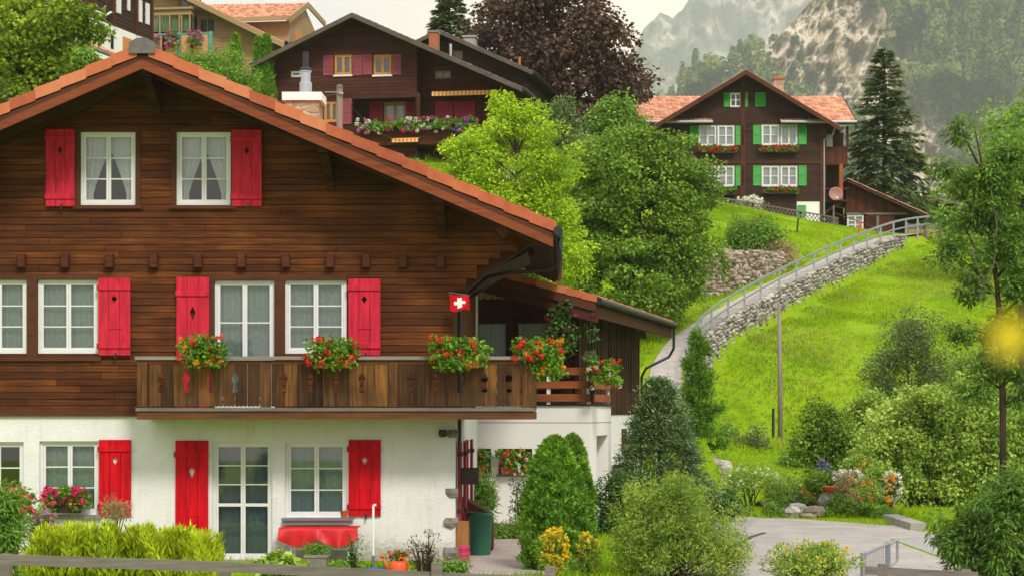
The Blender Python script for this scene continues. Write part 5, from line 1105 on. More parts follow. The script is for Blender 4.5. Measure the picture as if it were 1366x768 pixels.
# ---- beige house
h = HP('clapboard_house', 'beige boarded house with bay window, green balcony posts and orange roof, top left', 262, 118, -9, W(0,110,118).z)
sl = .50; xr = h.x(185); zr = h.z(-36, xr); wl, wr = h.x(197), h.x(346)
ops = [h.rect(265,287,24,47), h.rect(239,263,-10,12)]
board_wall('front_wall', M['log_beige'], h.o, wl, wr, -1, zr-.4, 0, .14, .2, ops, lambda z: (-99, xr+(zr-.12-z)/sl), local=True)
b = MB(); b.box(wr-.15, wr, .2, 8, -1, zr-(wr-xr)*sl-.3); h.put(b, 'side_wall', 'log_beige'); b = MB(); b.box(wl, wr-.2, 3, 3.2, -1, zr-(wr-xr)*sl-.3); h.put(b, 'inner_wall', 'dark')
gable_roof(h, xr, zr, (xr-2, h.x(386)), -1.0, 9, sl, 'tile_far', 'log_beige', .3, sides=(1,))
b = MB(); b.tube([(h.x(386)+.1, -1.0, zr-(h.x(386)-xr)*sl+.02), (h.x(386)+.1, 9, zr-(h.x(386)-xr)*sl+.02)], .12, 8); h.put(b, 'gutter', 'gutter')
window(h.o, *ops[0], 0, ('log_beige','glass'), 2, 1, 'cloth_grey', local=True); window(h.o, *ops[1], 0, ('orangeframe','glass'), 2, 1, None, local=True)
x0, x1 = h.x(199), h.x(263); b = MB(); zb, zt = h.z(64), h.z(17); yb = -1.0
b.box(x0, x1, yb, -.01, h.z(24), zt); b.box(x0-.1, x1+.1, yb-.15, -.01, zt, zt+.12); by = h.put(b, 'bay_window', 'log_beige')
ps = [x0, h.x(213,yb), h.x(226,yb), h.x(239,yb), h.x(242,yb), h.x(253,yb), x1]
for a, c in zip(ps, ps[1:]):
    b = MB(); b.box(a-.04, a+.04, yb+.01, yb+.1, zb, h.z(24)-.002); h.put(b, 'bay_mullion', 'log_beige', by)
b = MB(); b.quad((x0, yb+.06, zb), (x1, yb+.06, zb), (x1, yb+.06, h.z(24)), (x0, yb+.06, h.z(24))); h.put(b, 'pane', 'glass', by)
v, f = drape(x0, x1, h.z(45), h.z(24), yb+.25, .05, 60); mesh_obj('curtain', v, f, M['cloth_g'], by, True, True)
b = MB(); b.box(x0, x1, yb+.5, yb+.6, zb, zt-.01); b.box(x1-.05, x1-.01, yb+.12, 0, zb, h.z(24)-.003); h.put(b, 'bay_interior', 'dark', by)
yb = -1.7; x0, x1 = h.x(190,yb), h.x(284,yb); b = MB(); b.box(x0, x1, yb, -.02, h.z(76,0,yb), h.z(73,0,yb)); bal = h.put(b, 'balcony', 'log_beige')
M['peach'] = plain('peach_panel', S('c9996a'), .7, .1); M['teal'] = plain('teal_paint', S('4f9a86'), .6, .1)
for p0, p1 in ((190,200), (205,216), (221,236), (242,254), (258,277)): b = MB(); b.box(h.x(p0,yb), h.x(p1,yb), yb, yb+.06, h.z(72,0,yb), h.z(47,0,yb)); h.put(b, 'balcony_panel', 'peach', bal)
for p in (203, 239, 281): b = MB(); x = h.x(p,yb); b.box(x-.09, x+.09, yb-.05, yb+.1, h.z(74,0,yb), h.z(43,0,yb)); h.put(b, 'balcony_post', 'teal', bal)
b = MB(); b.box(x0, x1, yb-.02, yb+.08, h.z(46.5,0,yb), h.z(44,0,yb)); h.put(b, 'balcony_rail', 'teal', bal)
for i, (p, s_) in enumerate(((232,1.0), (263,1.0), (207,.7))):
    a = WM[h.o.name] @ Vector((h.x(p,yb), yb-.2, h.z(54,0,yb)))
    flower_box(['round bunch of pink petunias, middle of the beige house balcony', 'round bunch of pink petunias, right end of the beige house balcony', 'small low bunch of pink petunias partly behind the near ridge cap'][i], a.x-.25*s_, a.x+.25*s_, a.y, a.z, ['fl_rose','fl_mag'], spread=(.18*s_,.3), up=.45*s_, drop=.45*s_, n=46, seed=40+i, lsz=.1, dens=.6, group='pink flower baskets on the beige house', fs=1.7)
# rear wing with its own roof and gable to the right
y0 = 5.0; xa, xb = h.x(284,y0), h.x(391,y0); tile_roof(h.o, 'wing_roof', 'tile_far', (xa-3, y0-.8, h.z(27,0,y0-.8)), (xb, y0-.8, h.z(27,xb,y0-.8)), (xa-3, y0+3.2, h.z(4,0,y0+3)), (xb-.05, y0+3.2, h.z(4,xb,y0+3)), local=True)
b = MB(); b.box(xa-3, xb+.02, y0-.82, y0-.7, h.z(33,0,y0), h.z(27.5,0,y0)); b.beam((xb, y0-.8, h.z(30,xb,y0)), (xb, y0+3.2, h.z(6,xb,y0+3)), .1, .35); b.beam((xb, y0+7.2, h.z(32,xb,y0+7)), (xb, y0+3.25, h.z(6,xb,y0+3)), .1, .35); h.put(b, 'barge_board', 'log_beige')
b = MB(); xw = h.x(386,y0); b.box(xw-5, xw-.2, y0, y0+.2, -1, h.z(31,0,y0)); b.prism_x([(y0, -1), (y0+6.6, -1), (y0+6.6, h.z(31,0,y0)), (y0+3.2, h.z(10,0,y0+3)), (y0, h.z(31,0,y0))], xw-.2, xw); h.put(b, 'wing_wall', 'log_beige')
b = MB(); b.box(xw-.02, xw+.03, y0+1.2, y0+2.6, h.z(55,0,y0), h.z(37,0,y0)); h.put(b, 'window', 'orangeframe')
b = MB(); b.box(xw, xw+1.6, y0, y0+5, h.z(62,0,y0), h.z(59,0,y0)); b.box(xw+1.5, xw+1.6, y0, y0+5, h.z(58.9,0,y0), h.z(50,0,y0)); h.put(b, 'balcony', 'beam')
# ---- dark house with white base, seen along its long side
h = thing('timber_house', 'dark timber house with white plastered base and white shutters, top left behind the maple', 'house', tuple(W(125,25,100)), -R(15.06))
# local y runs along the visible wall, x to the right of it is outside
zz = lambda q, t: (CY-q)/F*(100+.966*t)-W(125,25,100).z
b = MB(); L = 6.4
for i in range(22): b.box(-.12, (i % 2)*.012, 0, L, .02+i*.2, .2+i*.2)
b.build('wall', M['log_grn'], h, local=True); b = MB(); b.box(-.2, .04, -.1, L+.05, -3.5, .0); b.build('base_wall', M['render'], h, local=True)
b = MB(); b.box(-8, -.13, 0, .15, -3.5, 5); b.box(-8, -.13, L-.15, L, -3.5, 5); b.box(-8, -7.8, .16, L-.16, -3.5, 5); b.build('end_wall', M['log_grn'], h, local=True)
b = MB()
for t in (.05, 2.0, 4.55, 6.3): MB().box(-.02, .10, t-.1, t+.1, .02, 4.4).build('log_ends', M['log_far'], h, local=True)
for t0_, t1_, q0, q1, mt in ((2.35,2.8,-2,17,'white'), (3.55,3.8,-5,14,'white'), (4.8,5.15,0,29,'white'), (5.6,6.0,4,32,'white')):
    b = MB(); b.box(.0, .07, t0_, t1_, zz(q1, t0_), zz(q0, t0_)); b.build('window_shutter', M[mt], h, local=True)
b = MB(); b.box(.02, .06, .6, 1.0, -1.1, -.4); b.build('base_window', M['dark'], h, local=True); b = MB(); b.box(.02, .06, 1.7, 2.0, -1.2, -.5); b.build('base_window', M['dark'], h, local=True)
b = MB(); b.box(.03, .07, 3.0, 4.6, -1.6, -.35); b.build('garage_door', M['orangeframe'], h, local=True)
b = MB(); b.tube([(.15, -.1, .35), (.15, 1.0, .35), (.15, 1.5, .6), (.15, 1.6, .6)], .05, 6); b.build('downpipe', M['whitepl'], h, local=True)
b = MB(); tb = [(-8.6,-.8,4.6), (.9,-.8,4.6), (.9,L+.8,4.6), (-8.6,L+.8,4.6)]; slab(b, tb[1], tb[2], (-3.8,-.8,6.6), (-3.8,L+.8,6.6), .2); slab(b, tb[0], tb[3], (-3.82,-.8,6.6), (-3.82,L+.8,6.6), .2); b.build('roof', M['tile_far'], h, local=True)
# ---- low orange-roofed shed in front of it
h = thing('tiled_shed', 'low dark shed with an orange tile roof sloping behind the maple, top left', 'shed', (W(60,43,90).x, 90, 12.0), -R(13.5))
tile_roof(h, 'roof', 'tile_far', (0, -2, 5.35), (0, 8.0, 5.35), (-3.0, -2, 6.9), (-3.0, 8.0, 6.9), local=True)
b = MB(); slab(b, (.0,-2,5.3), (0,8,5.3), (-3,-2,6.85), (-3,8,6.85), .1); slab(b, (-6,-2,5.3), (-6,8,5.3), (-3.01,-2,6.85), (-3.01,8,6.85), .1); b.build('roof_deck', M['soffit'], h, local=True)
b = MB(); b.tube([(.06,-2,5.24), (.06,8,5.24)], .09, 8); b.build('gutter', M['zinc'], h, local=True)
b = MB(); b.box(-5.5,-.7,-1.5,7.6,-2,5.2); b.build('wall', M['log_grn'], h, local=True)
# ---- small hut roof behind the ash tree
p = W(1276, 290, 126); h = thing('hut', 'small dark hut whose sloping plank roof shows beside the slim ash tree', 'hut', tuple(p), 0)
b = MB(); b.beam(tuple(W(1246,268,125)-p), tuple(W(1308,284,125)-p), 3.0, .16, (0,0,1)); b.build('roof', M['oldwood'], h, local=True)
b = MB(); b.beam(tuple(W(1248,272,124)-p), tuple(W(1306,287,124)-p), .12, .3, (0,0,1)); b.build('barge_board', M['beam'], h, local=True)
b = MB(); b.box(-.7, 1.2, -.4, 1.4, -2, .1); b.build('wall', M['log_far'], h, local=True)
# ================================================================ VEGETATION
def crown(blobs, d, n, rs, lo=.5):
    """clump centres spread through ellipsoid blobs given as (column, row, half width, half height[, depth offset]) at distance d"""
    out = []; w = np.array([b[2]*b[3] for b in blobs], float); w /= w.sum()
    for b, k in zip(blobs, w):
        m = max(4, int(n*k)); dd = d+(b[4] if len(b) > 4 else 0); c = W(b[0], b[1], dd); q = unit(rs.normal(size=(m, 3)))
        r = rs.uniform(lo, 1.0, (m, 1)); far_ = rs.random((m, 1)) < .11; r = np.where(far_, rs.uniform(1.0, 1.24, (m, 1)), r); s_ = dd/F
        out.append(np.array(c)+q*r*np.array([b[2]*s_, b[2]*s_*.8, b[3]*s_]))
    return np.concatenate(out)
def broadleaf(name, label, cat, base, blobs, d, mat, n=200, per=80, cr=.5, leaf=.12, asp=.8, trunk=.2, bark='bark', limbs=14, seed=1, group=None, lo=.5, up=.55, droop=.3, tr_top=None, squash=.75, jit=.5):
    rs = np.random.default_rng(seed); B = Vector(base); r_ = thing(name, label, cat, tuple(B), 0, group)
    cs = crown(blobs, d, n, rs, lo); v, f = puff(cs, rs.uniform(.7, 1.25, len(cs))*cr, per, leaf, leaf*asp, rs, squash, up, droop, jit); mesh_obj('crown', v, f, M[mat], r_)
    ctr = Vector(cs.mean(0)); top = Vector(tr_top) if tr_top else Vector((ctr.x, ctr.y, max(ctr.z, cs[:, 2].max()-.25*(cs[:, 2].max()-cs[:, 2].min()))))
    b = MB(); mid = B.lerp(top, .5)+Vector((rs.normal(0, .1), 0, 0)); b.tube([B-Vector((0,0,.3)), B.lerp(mid, .5)+Vector((rs.normal(0,.04),0,0)), mid, top], [trunk*1.2, trunk, trunk*.75, trunk*.25], 8)
    for i in rs.permutation(len(cs))[:limbs]:
        c = Vector(cs[i]); k = min(.95, max(.15, (c.z-B.z-.3*(c-ctr).length)/max(.1, top.z-B.z))); s0 = B.lerp(mid, k/.5) if k < .5 else mid.lerp(top, (k-.5)/.5)
        b.tube([s0, s0.lerp(c, .5)+Vector((0, 0, .06*(c-s0).length)), c], [trunk*.35, trunk*.2, trunk*.06], 5)
    b.build('trunk', M[bark], r_, True); return r_
def conifer(name, label, base, H, rb, mat, tiers=22, nb=11, ln=.5, seed=1, droop=.35, spr=26, up=.0, prof=.8, trunk=None, lean=0, cat='conifer', dens=1.0, rtop=.03, wd=.30, start=.06):
    """trunk and whorls of branches, each hung with flat needle sprays"""
    rs = np.random.default_rng(seed); B = Vector(base); r_ = thing(name, label, cat, tuple(B)); b = MB(); tr = trunk or H*.016
    b.tube([B-Vector((0,0,.3)), B+Vector((0,0,H*.5)), B+Vector((0,0,H))], [tr*1.2, tr*.7, .01], 8); b.build('trunk', M['bark'], r_, True)
    P = []; A = []; Nn = []; Ls = []; bb = MB()
    for i in range(tiers):
        k = start+(1-start)*(i/tiers)**.92; z = H*k
        for j in range(nb):
            a = rs.uniform(0, 2*np.pi); L = (rb*(1-k)**prof+rtop*H*.5)*rs.uniform(.72, 1.12); dr = droop*rs.uniform(.7, 1.3)*(1.1-k)-up
            dx, dy = np.cos(a), np.sin(a); zz = z+rs.normal(0, H/tiers*.35)
            q = lambda t: np.array([B.x+dx*L*t, B.y+dy*L*t, B.z+zz+L*(.12*t-dr*t*t+.10*t**4)])
            if tiers*nb < 900 and j % 2 == 0: bb.tube([q(0), q(.5), q(1)], [.03+.006*L, .02, .008], 4, False)
            m = max(4, int(spr*dens*(L/rb+.25)))
            t = rs.uniform(.12, 1.0, m)**.7
            for u in t:
                s_ = rs.choice([-1, 1]); p = q(u); sw = rs.uniform(.3, 1.1)
                ax = np.array([dx*.75-dy*s_*sw, dy*.75+dx*s_*sw, -.15-dr*.55+up*1.3+rs.normal(0, .14)]); P.append(p+rs.normal(0, .05*L/rb*2, 3)*np.array([1, 1, .6])); A.append(ax)
                Nn.append(np.array([rs.normal(0, .35), rs.normal(0, .35), 1])); Ls.append(ln*rs.uniform(.6, 1.2)*(.55+.45*(1-k)))
    P, A, Nn, Ls = np.array(P), unit(np.array(A)), unit(np.array(Nn)), np.array(Ls); Nn = unit(Nn-A*(A*Nn).sum(1)[:, None])
    v, f = leaf_quads(P, A, Nn, Ls, Ls*wd); mesh_obj('crown', v, f, M[mat], r_)
    if bb.v: bb.build('branches', M['bark'], r_)
    return r_
def sprays(name, label, cat, base, prof, n, mat, ln, wd, seed=1, upw=1.0, jit=.35, squash=1.0, ridges=0, group=None, dep=.75):
    """dense evergreen of upright sprays round an axis: prof(k)->radius (m) for height k 0..1 with total height prof(None)"""
    rs = np.random.default_rng(seed); B = np.array(base); H = prof(None); k = rs.uniform(0, 1, n); th = rs.uniform(0, 2*np.pi, n)
    lump = 1+.10*np.sin(th*5+k*17+seed)+.07*np.sin(th*11-k*31)+ridges*np.sin(k*60+th*3)
    r = np.array([prof(x) for x in k])*lump*rs.uniform(dep, 1.0, n)**.5; P = B+np.stack([r*np.cos(th), r*np.sin(th)*squash, k*H], 1)
    A = unit(np.stack([np.cos(th)*.55, np.sin(th)*.55, np.full(n, upw)], 1)+rs.normal(0, jit, (n, 3))); Nn = unit(np.stack([np.cos(th), np.sin(th), np.full(n, .3)], 1)+rs.normal(0, .4, (n, 3))); Nn = unit(Nn-A*(A*Nn).sum(1)[:, None])
    s_ = rs.uniform(.6, 1.3, n); r_ = thing(name, label, cat, tuple(B), 0, group); v, f = leaf_quads(P, A, Nn, ln*s_, wd*s_); mesh_obj('foliage', v, f, M[mat], r_)
    b = MB(); b.tube([B-np.array([0,0,.2]), B+np.array([0,0,H*.8])], [.06, .02], 6); b.build('trunk', M['bark'], r_); return r_
def shrub(name, label, px, py, rx, ry, d, mat, n=60, per=70, cr=None, leaf=.08, asp=.6, seed=1, fl=None, fln=0, fsz=.03, stems=8, up=.5, droop=.1, lo=.3, cat='shrub', group=None, base=None, bark='bark', blobs=None, fup=.3, fr=.03):
    """bush filling the ellipse (column, row, half width, half height) at distance d, stems from the ground"""
    rs = np.random.default_rng(seed+500); s_ = d/F; c = W(px, py, d); zb = base if base is not None else (G0 if d < 56 else tz(c.x, d)); r_ = thing(name, label, cat, (c.x, c.y, zb), 0, group)
    cs = crown(blobs or [(px, py, rx, ry)], d, n, rs, lo); cr = cr or min(rx, ry)*s_*.32
    v, f = puff(cs, rs.uniform(.7, 1.3, len(cs))*cr, per, leaf, leaf*asp, rs, .85, up, droop); mesh_obj('foliage', v, f, M[mat], r_)
    b = MB()
    for i in rs.permutation(len(cs))[:stems]:
        q = Vector(cs[i]); s0 = Vector((c.x+rs.normal(0, .1*rx*s_), c.y+rs.normal(0, .1*rx*s_), zb)); b.tube([s0, s0.lerp(q, .55)+Vector((0, 0, .1*(q-s0).length)), q], [.02+.004*ry*s_, .014, .005], 5)
    if b.v: b.build('stems', M[bark], r_)
    if fl:
        q = unit(rs.normal(size=(fln, 3))); q[:, 1] = -np.abs(q[:, 1]); P = np.array(c)+q*np.array([rx*s_, rx*s_*.8, ry*s_])*rs.uniform(.8, 1.12, (fln, 1)); P[:, 2] += fup*ry*s_*rs.random(fln)*(P[:, 2] > c.z)
        v, f = balls(P, np.full(fln, fr), rs, 14, fsz); mesh_obj('blossoms', v, f, M[fl], r_)
    return r_
g = lambda px, py, d: tuple(W(px, py, d))
def on(px, d): x = (px-CX)/F*d; return (x, d, tz(x, d))
# ---- big trees
broadleaf('linden_tree', 'big dark green round-crowned tree between the pale green tree and the meadow', 'tree', on(850, 84), [(850,290,88,108),(800,250,58,70,-1),(900,270,50,66,1),(860,225,60,50),(894,345,44,58,-1),(835,360,72,48,-2),(780,330,42,70),(915,350,24,46),(790,208,34,26),(850,196,36,22),(925,240,24,30),(880,395,56,26,-1)], 84, 'lf_linden', 260, 250, .78, .155, .8, .34, limbs=30, seed=3, lo=.68, droop=.35, squash=.5)
broadleaf('ash_tree', 'bright yellow-green tree rising just behind the big chalet roof', 'tree', on(690, 74), [(685,215,62,74),(640,200,40,34),(684,158,26,30),(672,140,12,14),(706,150,14,18),(735,215,30,44),(640,240,48,44),(720,280,46,50),(760,322,32,46),(675,290,62,50),(752,366,26,24),(600,200,12,14),(612,216,22,20)], 74, 'lf_bright', 230, 165, .50, .13, .62, .18, limbs=26, seed=4, lo=.5, droop=.25, squash=.6)
broadleaf('copper_beech', 'huge dark purple-brown beech filling the sky behind the dark chalet', 'tree', on(745, 126), [(745,60,88,78),(690,50,52,64),(800,90,48,66),(740,10,60,34),(700,118,52,44),(835,118,26,30,2),(770,140,66,40),(655,34,24,30),(785,170,36,30)], 126, 'lf_beech', 260, 135, 1.15, .30, .75, .5, limbs=34, seed=5, lo=.6, squash=.5)
conifer('spruce', 'dark spruce top behind the dark chalet, left of the copper beech', on(600, 140), W(600,-22,140).z-on(600, 140)[2], 2.7, 'lf_spruce', 38, 12, .85, 6, .35, 26, wd=.4)
conifer('spruce', 'tall dark spruce standing right of the green-shuttered house', on(1180, 142), W(1176,62,142).z-on(1180, 142)[2], 3.6, 'lf_spruce', 30, 14, .75, 7, .55, 40, prof=.72, wd=.30)
broadleaf('hazel_tree', 'soft green tree top in front of the copper beech, left of orange roof', 'tree', on(815, 108), [(815,165,34,38),(790,200,36,34),(842,190,26,34),(820,146,20,18)], 108, 'lf_mid', 100, 70, .62, .22, .7, .16, limbs=10, seed=8)
broadleaf('birch_tree', 'thin greyish green tree beside the dark chalet gutter', 'tree', on(742, 98), [(738,185,26,44),(755,150,20,24),(760,215,32,40),(715,210,24,30)], 98, 'lf_grey', 70, 70, .55, .18, .55, .12, limbs=10, seed=9)
broadleaf('maple_tree', 'bushy yellow-green maple overhanging the top left corner', 'tree', on(20, 62), [(40,40,66,44),(90,30,44,34),(15,90,60,50),(60,110,44,36),(40,150,60,36),(115,40,22,16),(5,10,40,34),(90,130,30,22),(0,150,40,60)], 62, 'lf_maple', 230, 85, .42, .15, .85, .16, limbs=30, seed=10, lo=.45, droop=.2)
shrub('hedge_shrub', 'low dark green hedge patch under the orange shed roof', 105, 76, 34, 12, 68, 'lf_mid', 40, 60, .28, .11, .7, 11)
conifer('blue_spruce', 'grey-blue spruce tip poking out at the left picture edge', on(-6, 52), W(-6,80,52).z-on(-6, 52)[2], 1.7, 'lf_grey', 22, 12, .32, 12, .1, 30, wd=.3)
shrub('garden_shrub', 'feathery green shrub mound behind the near roof ridge', 298, 96, 52, 30, 72, 'lf_mid', 120, 80, .36, .13, .4, 13, blobs=[(285,88,40,22),(320,104,34,22),(255,84,26,14),(295,120,46,34)])
def cone_prof(H, r, p=.75): return lambda k: H if k is None else r*min(1, (k+.03)*7)*(1-k)**p+.02
for px, top, bot, r_, lb in ((314,48,120,.40,'slim thuja column in front of the beige boarded wall'), (345,52,120,.34,'left one of two touching thuja columns by dark roof edge'), (356,48,120,.36,'right one of two touching thuja columns by dark roof edge'), (357,98,130,.50,'stubby bright thuja beside the steel flue')):
    zb = W(px, bot+30, 100).z; sprays('thuja_column', lb, 'conifer', (W(px,0,100).x, 100, zb), cone_prof(W(px,top,100).z-zb, r_, .55), 2600, 'lf_thuja' if top < 90 else 'lf_mid', .2, .10, seed=px)
shrub('lawn_shrub', 'rounded green bush on the lawn above the old stone wall', 1003, 320, 36, 25, 103.5, 'lf_mid', 150, 110, .46, .15, .6, 14)
shrub('wall_creeper', 'leafy growth spilling over left end of the old stone wall', 952, 352, 16, 26, 97, 'lf_linden', 40, 60, .4, .15, .7, 15)
shrub('wall_tuft', 'straw coloured grass tuft at the right end of old stone wall', 1040, 336, 22, 13, 103, 'straw', 40, 60, .3, .3, .12, 16, up=.2, droop=.6, cat='plant')
shrub('slope_scrub', 'dark undergrowth at the foot of the big linden', 895, 388, 44, 22, 88, 'lf_linden', 70, 80, .5, .15, .7, 17)
shrub('slope_scrub', 'leafy scrub between dark chalet base and the bright green tree', 745, 265, 60, 40, 96, 'lf_mid', 100, 70, .6, .18, .7, 18)
shrub('slope_scrub', 'shady scrub filling the bank behind the annex roof', 700, 370, 70, 46, 80, 'lf_linden', 120, 80, .5, .16, .7, 19)
# ---- meadow foot
shrub('grey_willow', 'airy grey-green willow bush on the lower meadow', 1215, 492, 66, 78, 72, 'lf_grey', 190, 85, .42, .12, .38, 20, stems=20, lo=.25, bark='bark_pale', blobs=[(1205,480,48,72),(1250,500,40,58),(1180,510,32,50),(1215,440,36,34)])
shrub('dogwood', 'dark green upright bush beside the planted bank', 1100, 580, 38, 52, 62, 'lf_linden', 130, 75, .32, .11, .75, 21, blobs=[(1100,575,32,46),(1085,600,24,34),(1120,600,24,36)])
shrub('lime_thicket', 'broad yellow-green thicket right of the planted bank', 1250, 590, 110, 84, 58, 'lf_lime', 430, 105, .34, .115, .72, 22, stems=26, lo=.4, blobs=[(1210,610,68,72),(1290,600,66,76),(1340,590,50,80),(1180,640,40,44),(1255,550,60,46)])
shrub('birch_bush', 'pale leafed shrub between boulder and utility pole', 1007, 603, 23, 33, 68, 'lf_grey', 60, 60, .26, .10, .45, 23)
shrub('dark_ground_shrub', 'low dark leaves creeping at the yard edge by the feathery bush', 968, 673, 22, 15, 50, 'lf_dark', 30, 60, .2, .09, .7, 24)
shrub('bank_shrub', 'low green mound behind the boulder near the meadow foot', 965, 590, 26, 24, 70, 'lf_mid', 50, 60, .3, .10, .6, 25)
shrub('bank_shrub', 'loose weeds with pale flowers below the pale leafed shrub', 1000, 638, 42, 16, 58, 'lf_lime', 60, 60, .2, .08, .5, 26, fl='fl_white', fln=30, fsz=.05)
shrub('slope_tree', 'leafy hillside bush filling the view right of the hut', 1335, 262, 44, 70, 105, 'lf_mid', 130, 80, .8, .24, .7, 27, blobs=[(1340,240,40,90),(1300,300,40,30),(1375,220,40,80),(1270,300,28,18)], base=9)
shrub('valley_scrub', 'dark treetops below the cliff behind the hut', 1262, 270, 34, 34, 150, 'lf_linden', 90, 70, 1.1, .3, .7, 28, base=9, blobs=[(1250,285,26,22),(1290,262,34,34),(1225,300,20,14)])
shrub('bank_shrub', 'deep green low shrub between utility pole and the dark upright bush', 1062, 622, 20, 18, 66, 'lf_mid', 50, 60, .26, .10, .6, 33)
shrub('lime_thicket', 'yellow-green shrub linking the dark upright bush to the broad thicket', 1165, 570, 36, 44, 63, 'lf_lime', 120, 80, .34, .12, .7, 34)
shrub('slope_scrub', 'bright leafy scrub at the right edge under the slim ash', 1352, 500, 46, 46, 64, 'lf_mid', 120, 80, .38, .13, .65, 35)
shrub('slope_scrub', 'light green saplings rising from the lower meadow edge at right', 1300, 505, 34, 40, 67, 'lf_lime', 90, 70, .36, .12, .6, 36)
# slim ash at the right
def slim_ash():
    rs = np.random.default_rng(77); d = 46; base = Vector(((1338-CX)/F*d, d, G0)); r_ = thing('slim_ash_tree', 'slim young ash with bare forked twigs along the right edge', 'tree', tuple(base)); b = MB()
    w = lambda px, py, dd=0: W(px, py, d+dd)
    b.tube([base-Vector((0,0,.2)), w(1338,560), w(1336,460), w(1330,380), w(1318,290), w(1308,210), w(1300,170)], [.085, .08, .07, .06, .045, .028, .012], 8)
    tips = []
    def br(pts, r=.035): b.tube([w(*p) for p in pts], np.linspace(r, .008, len(pts)), 5); tips.append(pts[-1])
    for p in ([(1332,400),(1300,360),(1262,330)], [(1330,370),(1370,320),(1390,300)], [(1322,310),(1290,270),(1262,225)], [(1320,300),(1345,250),(1350,200)], [(1310,230),(1290,190),(1283,172)], [(1312,240),(1335,215),(1345,190)],
              [(1335,450),(1300,440),(1270,455)], [(1337,520),(1310,500),(1290,520)], [(1336,470),(1370,450),(1400,460)], [(1328,350),(1300,330),(1285,300)], [(1338,540),(1370,520),(1395,530)], [(1334,420),(1365,395),(1385,390)]): br(p)
    b.build('trunk', M['bark'], r_, True); b = MB()
    for p in ([(1300,400),(1318,372),(1326,350),(1330,300),(1322,255),(1330,225)], [(1296,330),(1306,362),(1316,372)], [(1286,185),(1302,198),(1312,200)], [(1260,350),(1290,362),(1320,380)], [(1306,385),(1312,408),(1336,412)], [(1336,500),(1322,465),(1330,440)]): b.tube([w(*q, -.4) for q in p], .014, 5)
    b.build('dead_twigs', M['bark_pale'], r_, True)
    bl = [(1283,178,20,16),(1262,225,18,20),(1300,240,36,30),(1335,250,34,40),(1345,205,26,26),(1310,290,40,28),(1350,310,30,36),(1270,335,28,20),(1318,345,40,28),(1360,385,34,36),(1290,385,26,20),(1280,445,22,18),(1330,440,44,22),(1370,455,30,30),(1295,520,24,20),(1372,520,30,26),(1330,490,34,26)]
    cs = crown(bl, d, 240, rs, .2); v, f = puff(cs, rs.uniform(.6, 1.1, len(cs))*.26, 70, .15, .055, rs, .8, .7, .5, .4); mesh_obj('crown', v, f, M['lf_ash'], r_)
slim_ash()
broadleaf('walnut_tree', 'fresh green tree crown behind the slim ash at right edge', 'tree', on(1372, 62), [(1355,190,34,50),(1375,260,46,60),(1340,330,30,40),(1380,350,40,60)], 62, 'lf_mid', 120, 70, .5, .17, .6, .16, limbs=14, seed=31)
# ---- front garden
rs_ = np.random.default_rng(5)
def golden_hedge():
    """row of upright golden cypress plumes"""
    d = 29.0; r_ = thing('golden_cypress_hedge', 'row of feathery yellow-green cypress plumes behind the wooden rail fence', 'hedge', (W(165,0,d).x, d, G0)); L = []; b = MB()
    for px in np.linspace(45, 285, 40):
        for rep in range(3):
            p = px+rs_.normal(0, 5); hh = np.interp(p, [35,60,150,250,280,300], [20,54,58,52,46,18])*rs_.uniform(.75, 1.08)
            dd = d+rs_.normal(0, .30); bs = np.array(W(p, 778, dd)); tp = np.array(W(p+rs_.normal(4, 11), 762-hh, dd-rs_.uniform(0, .25)))
            n = 190; k = rs_.uniform(.12, 1, n); ax = unit((tp-bs)[None])[0]; C = bs+(tp-bs)*k[:, None]; th = rs_.uniform(0, 2*np.pi, n); rad = .135*(1-k)**.6*rs_.uniform(.3, 1, n)+.008
            O = np.stack([np.cos(th), np.sin(th), 0*th], 1); A = unit(ax+O*rs_.uniform(.25, .8, (n, 1))+rs_.normal(0, .12, (n, 3))); Nn = unit(O+rs_.normal(0, .3, (n, 3))+np.array([0, 0, .4])); Nn = unit(Nn-A*(A*Nn).sum(1)[:, None])
            L.append(leaf_quads(C+O*rad[:, None], A, Nn, .12*rs_.uniform(.6, 1.3, n), .030)); b.tube([bs, tp], [.012, .003], 4, False)
    v, f = cat_q(L); mesh_obj('foliage', v, f, M['lf_gold'], r_); b.build('stems', M['bark'], r_)
golden_hedge()
shrub('oleander_bush', 'olive green long-leaved bush at the lower left edge', 2, 700, 34, 52, 25.5, 'lf_mid', 70, 70, .17, .11, .22, 40, blobs=[(0,700,30,46),(10,670,18,22),(-10,740,34,30)])
def thuja(px0, px1, top, d, seed, label):
    zb = G0; H = W(0, top, d).z-zb; r0 = (px1-px0)/2*d/F; prof = lambda k: H if k is None else r0*(np.interp(k, [0,.05,.3,.55,.75,.9,.97,1], [.90,.95,1,.93,.72,.46,.26,.04]))
    return sprays('thuja', label, 'conifer', (W((px0+px1)/2, 0, d).x, d, zb), prof, 26000, 'lf_thuja', .095, .040, seed, .9, .62, 1, .05, dep=.5)
thuja(698, 782, 585, 35, 3, 'fat bright green thuja column in front of the white terrace wall'); thuja(736, 791, 583, 36.0, 4, 'narrower thuja partly behind the fat one, on its right side')
cone = lambda px, top, bot, r, n=9, p=.8: [(px+r*.25*math.sin(k*2.3), top+(bot-top)*(k+.5)/n, r*((k+.8)/n)**p, (bot-top)/n*.8) for k in range(n)]
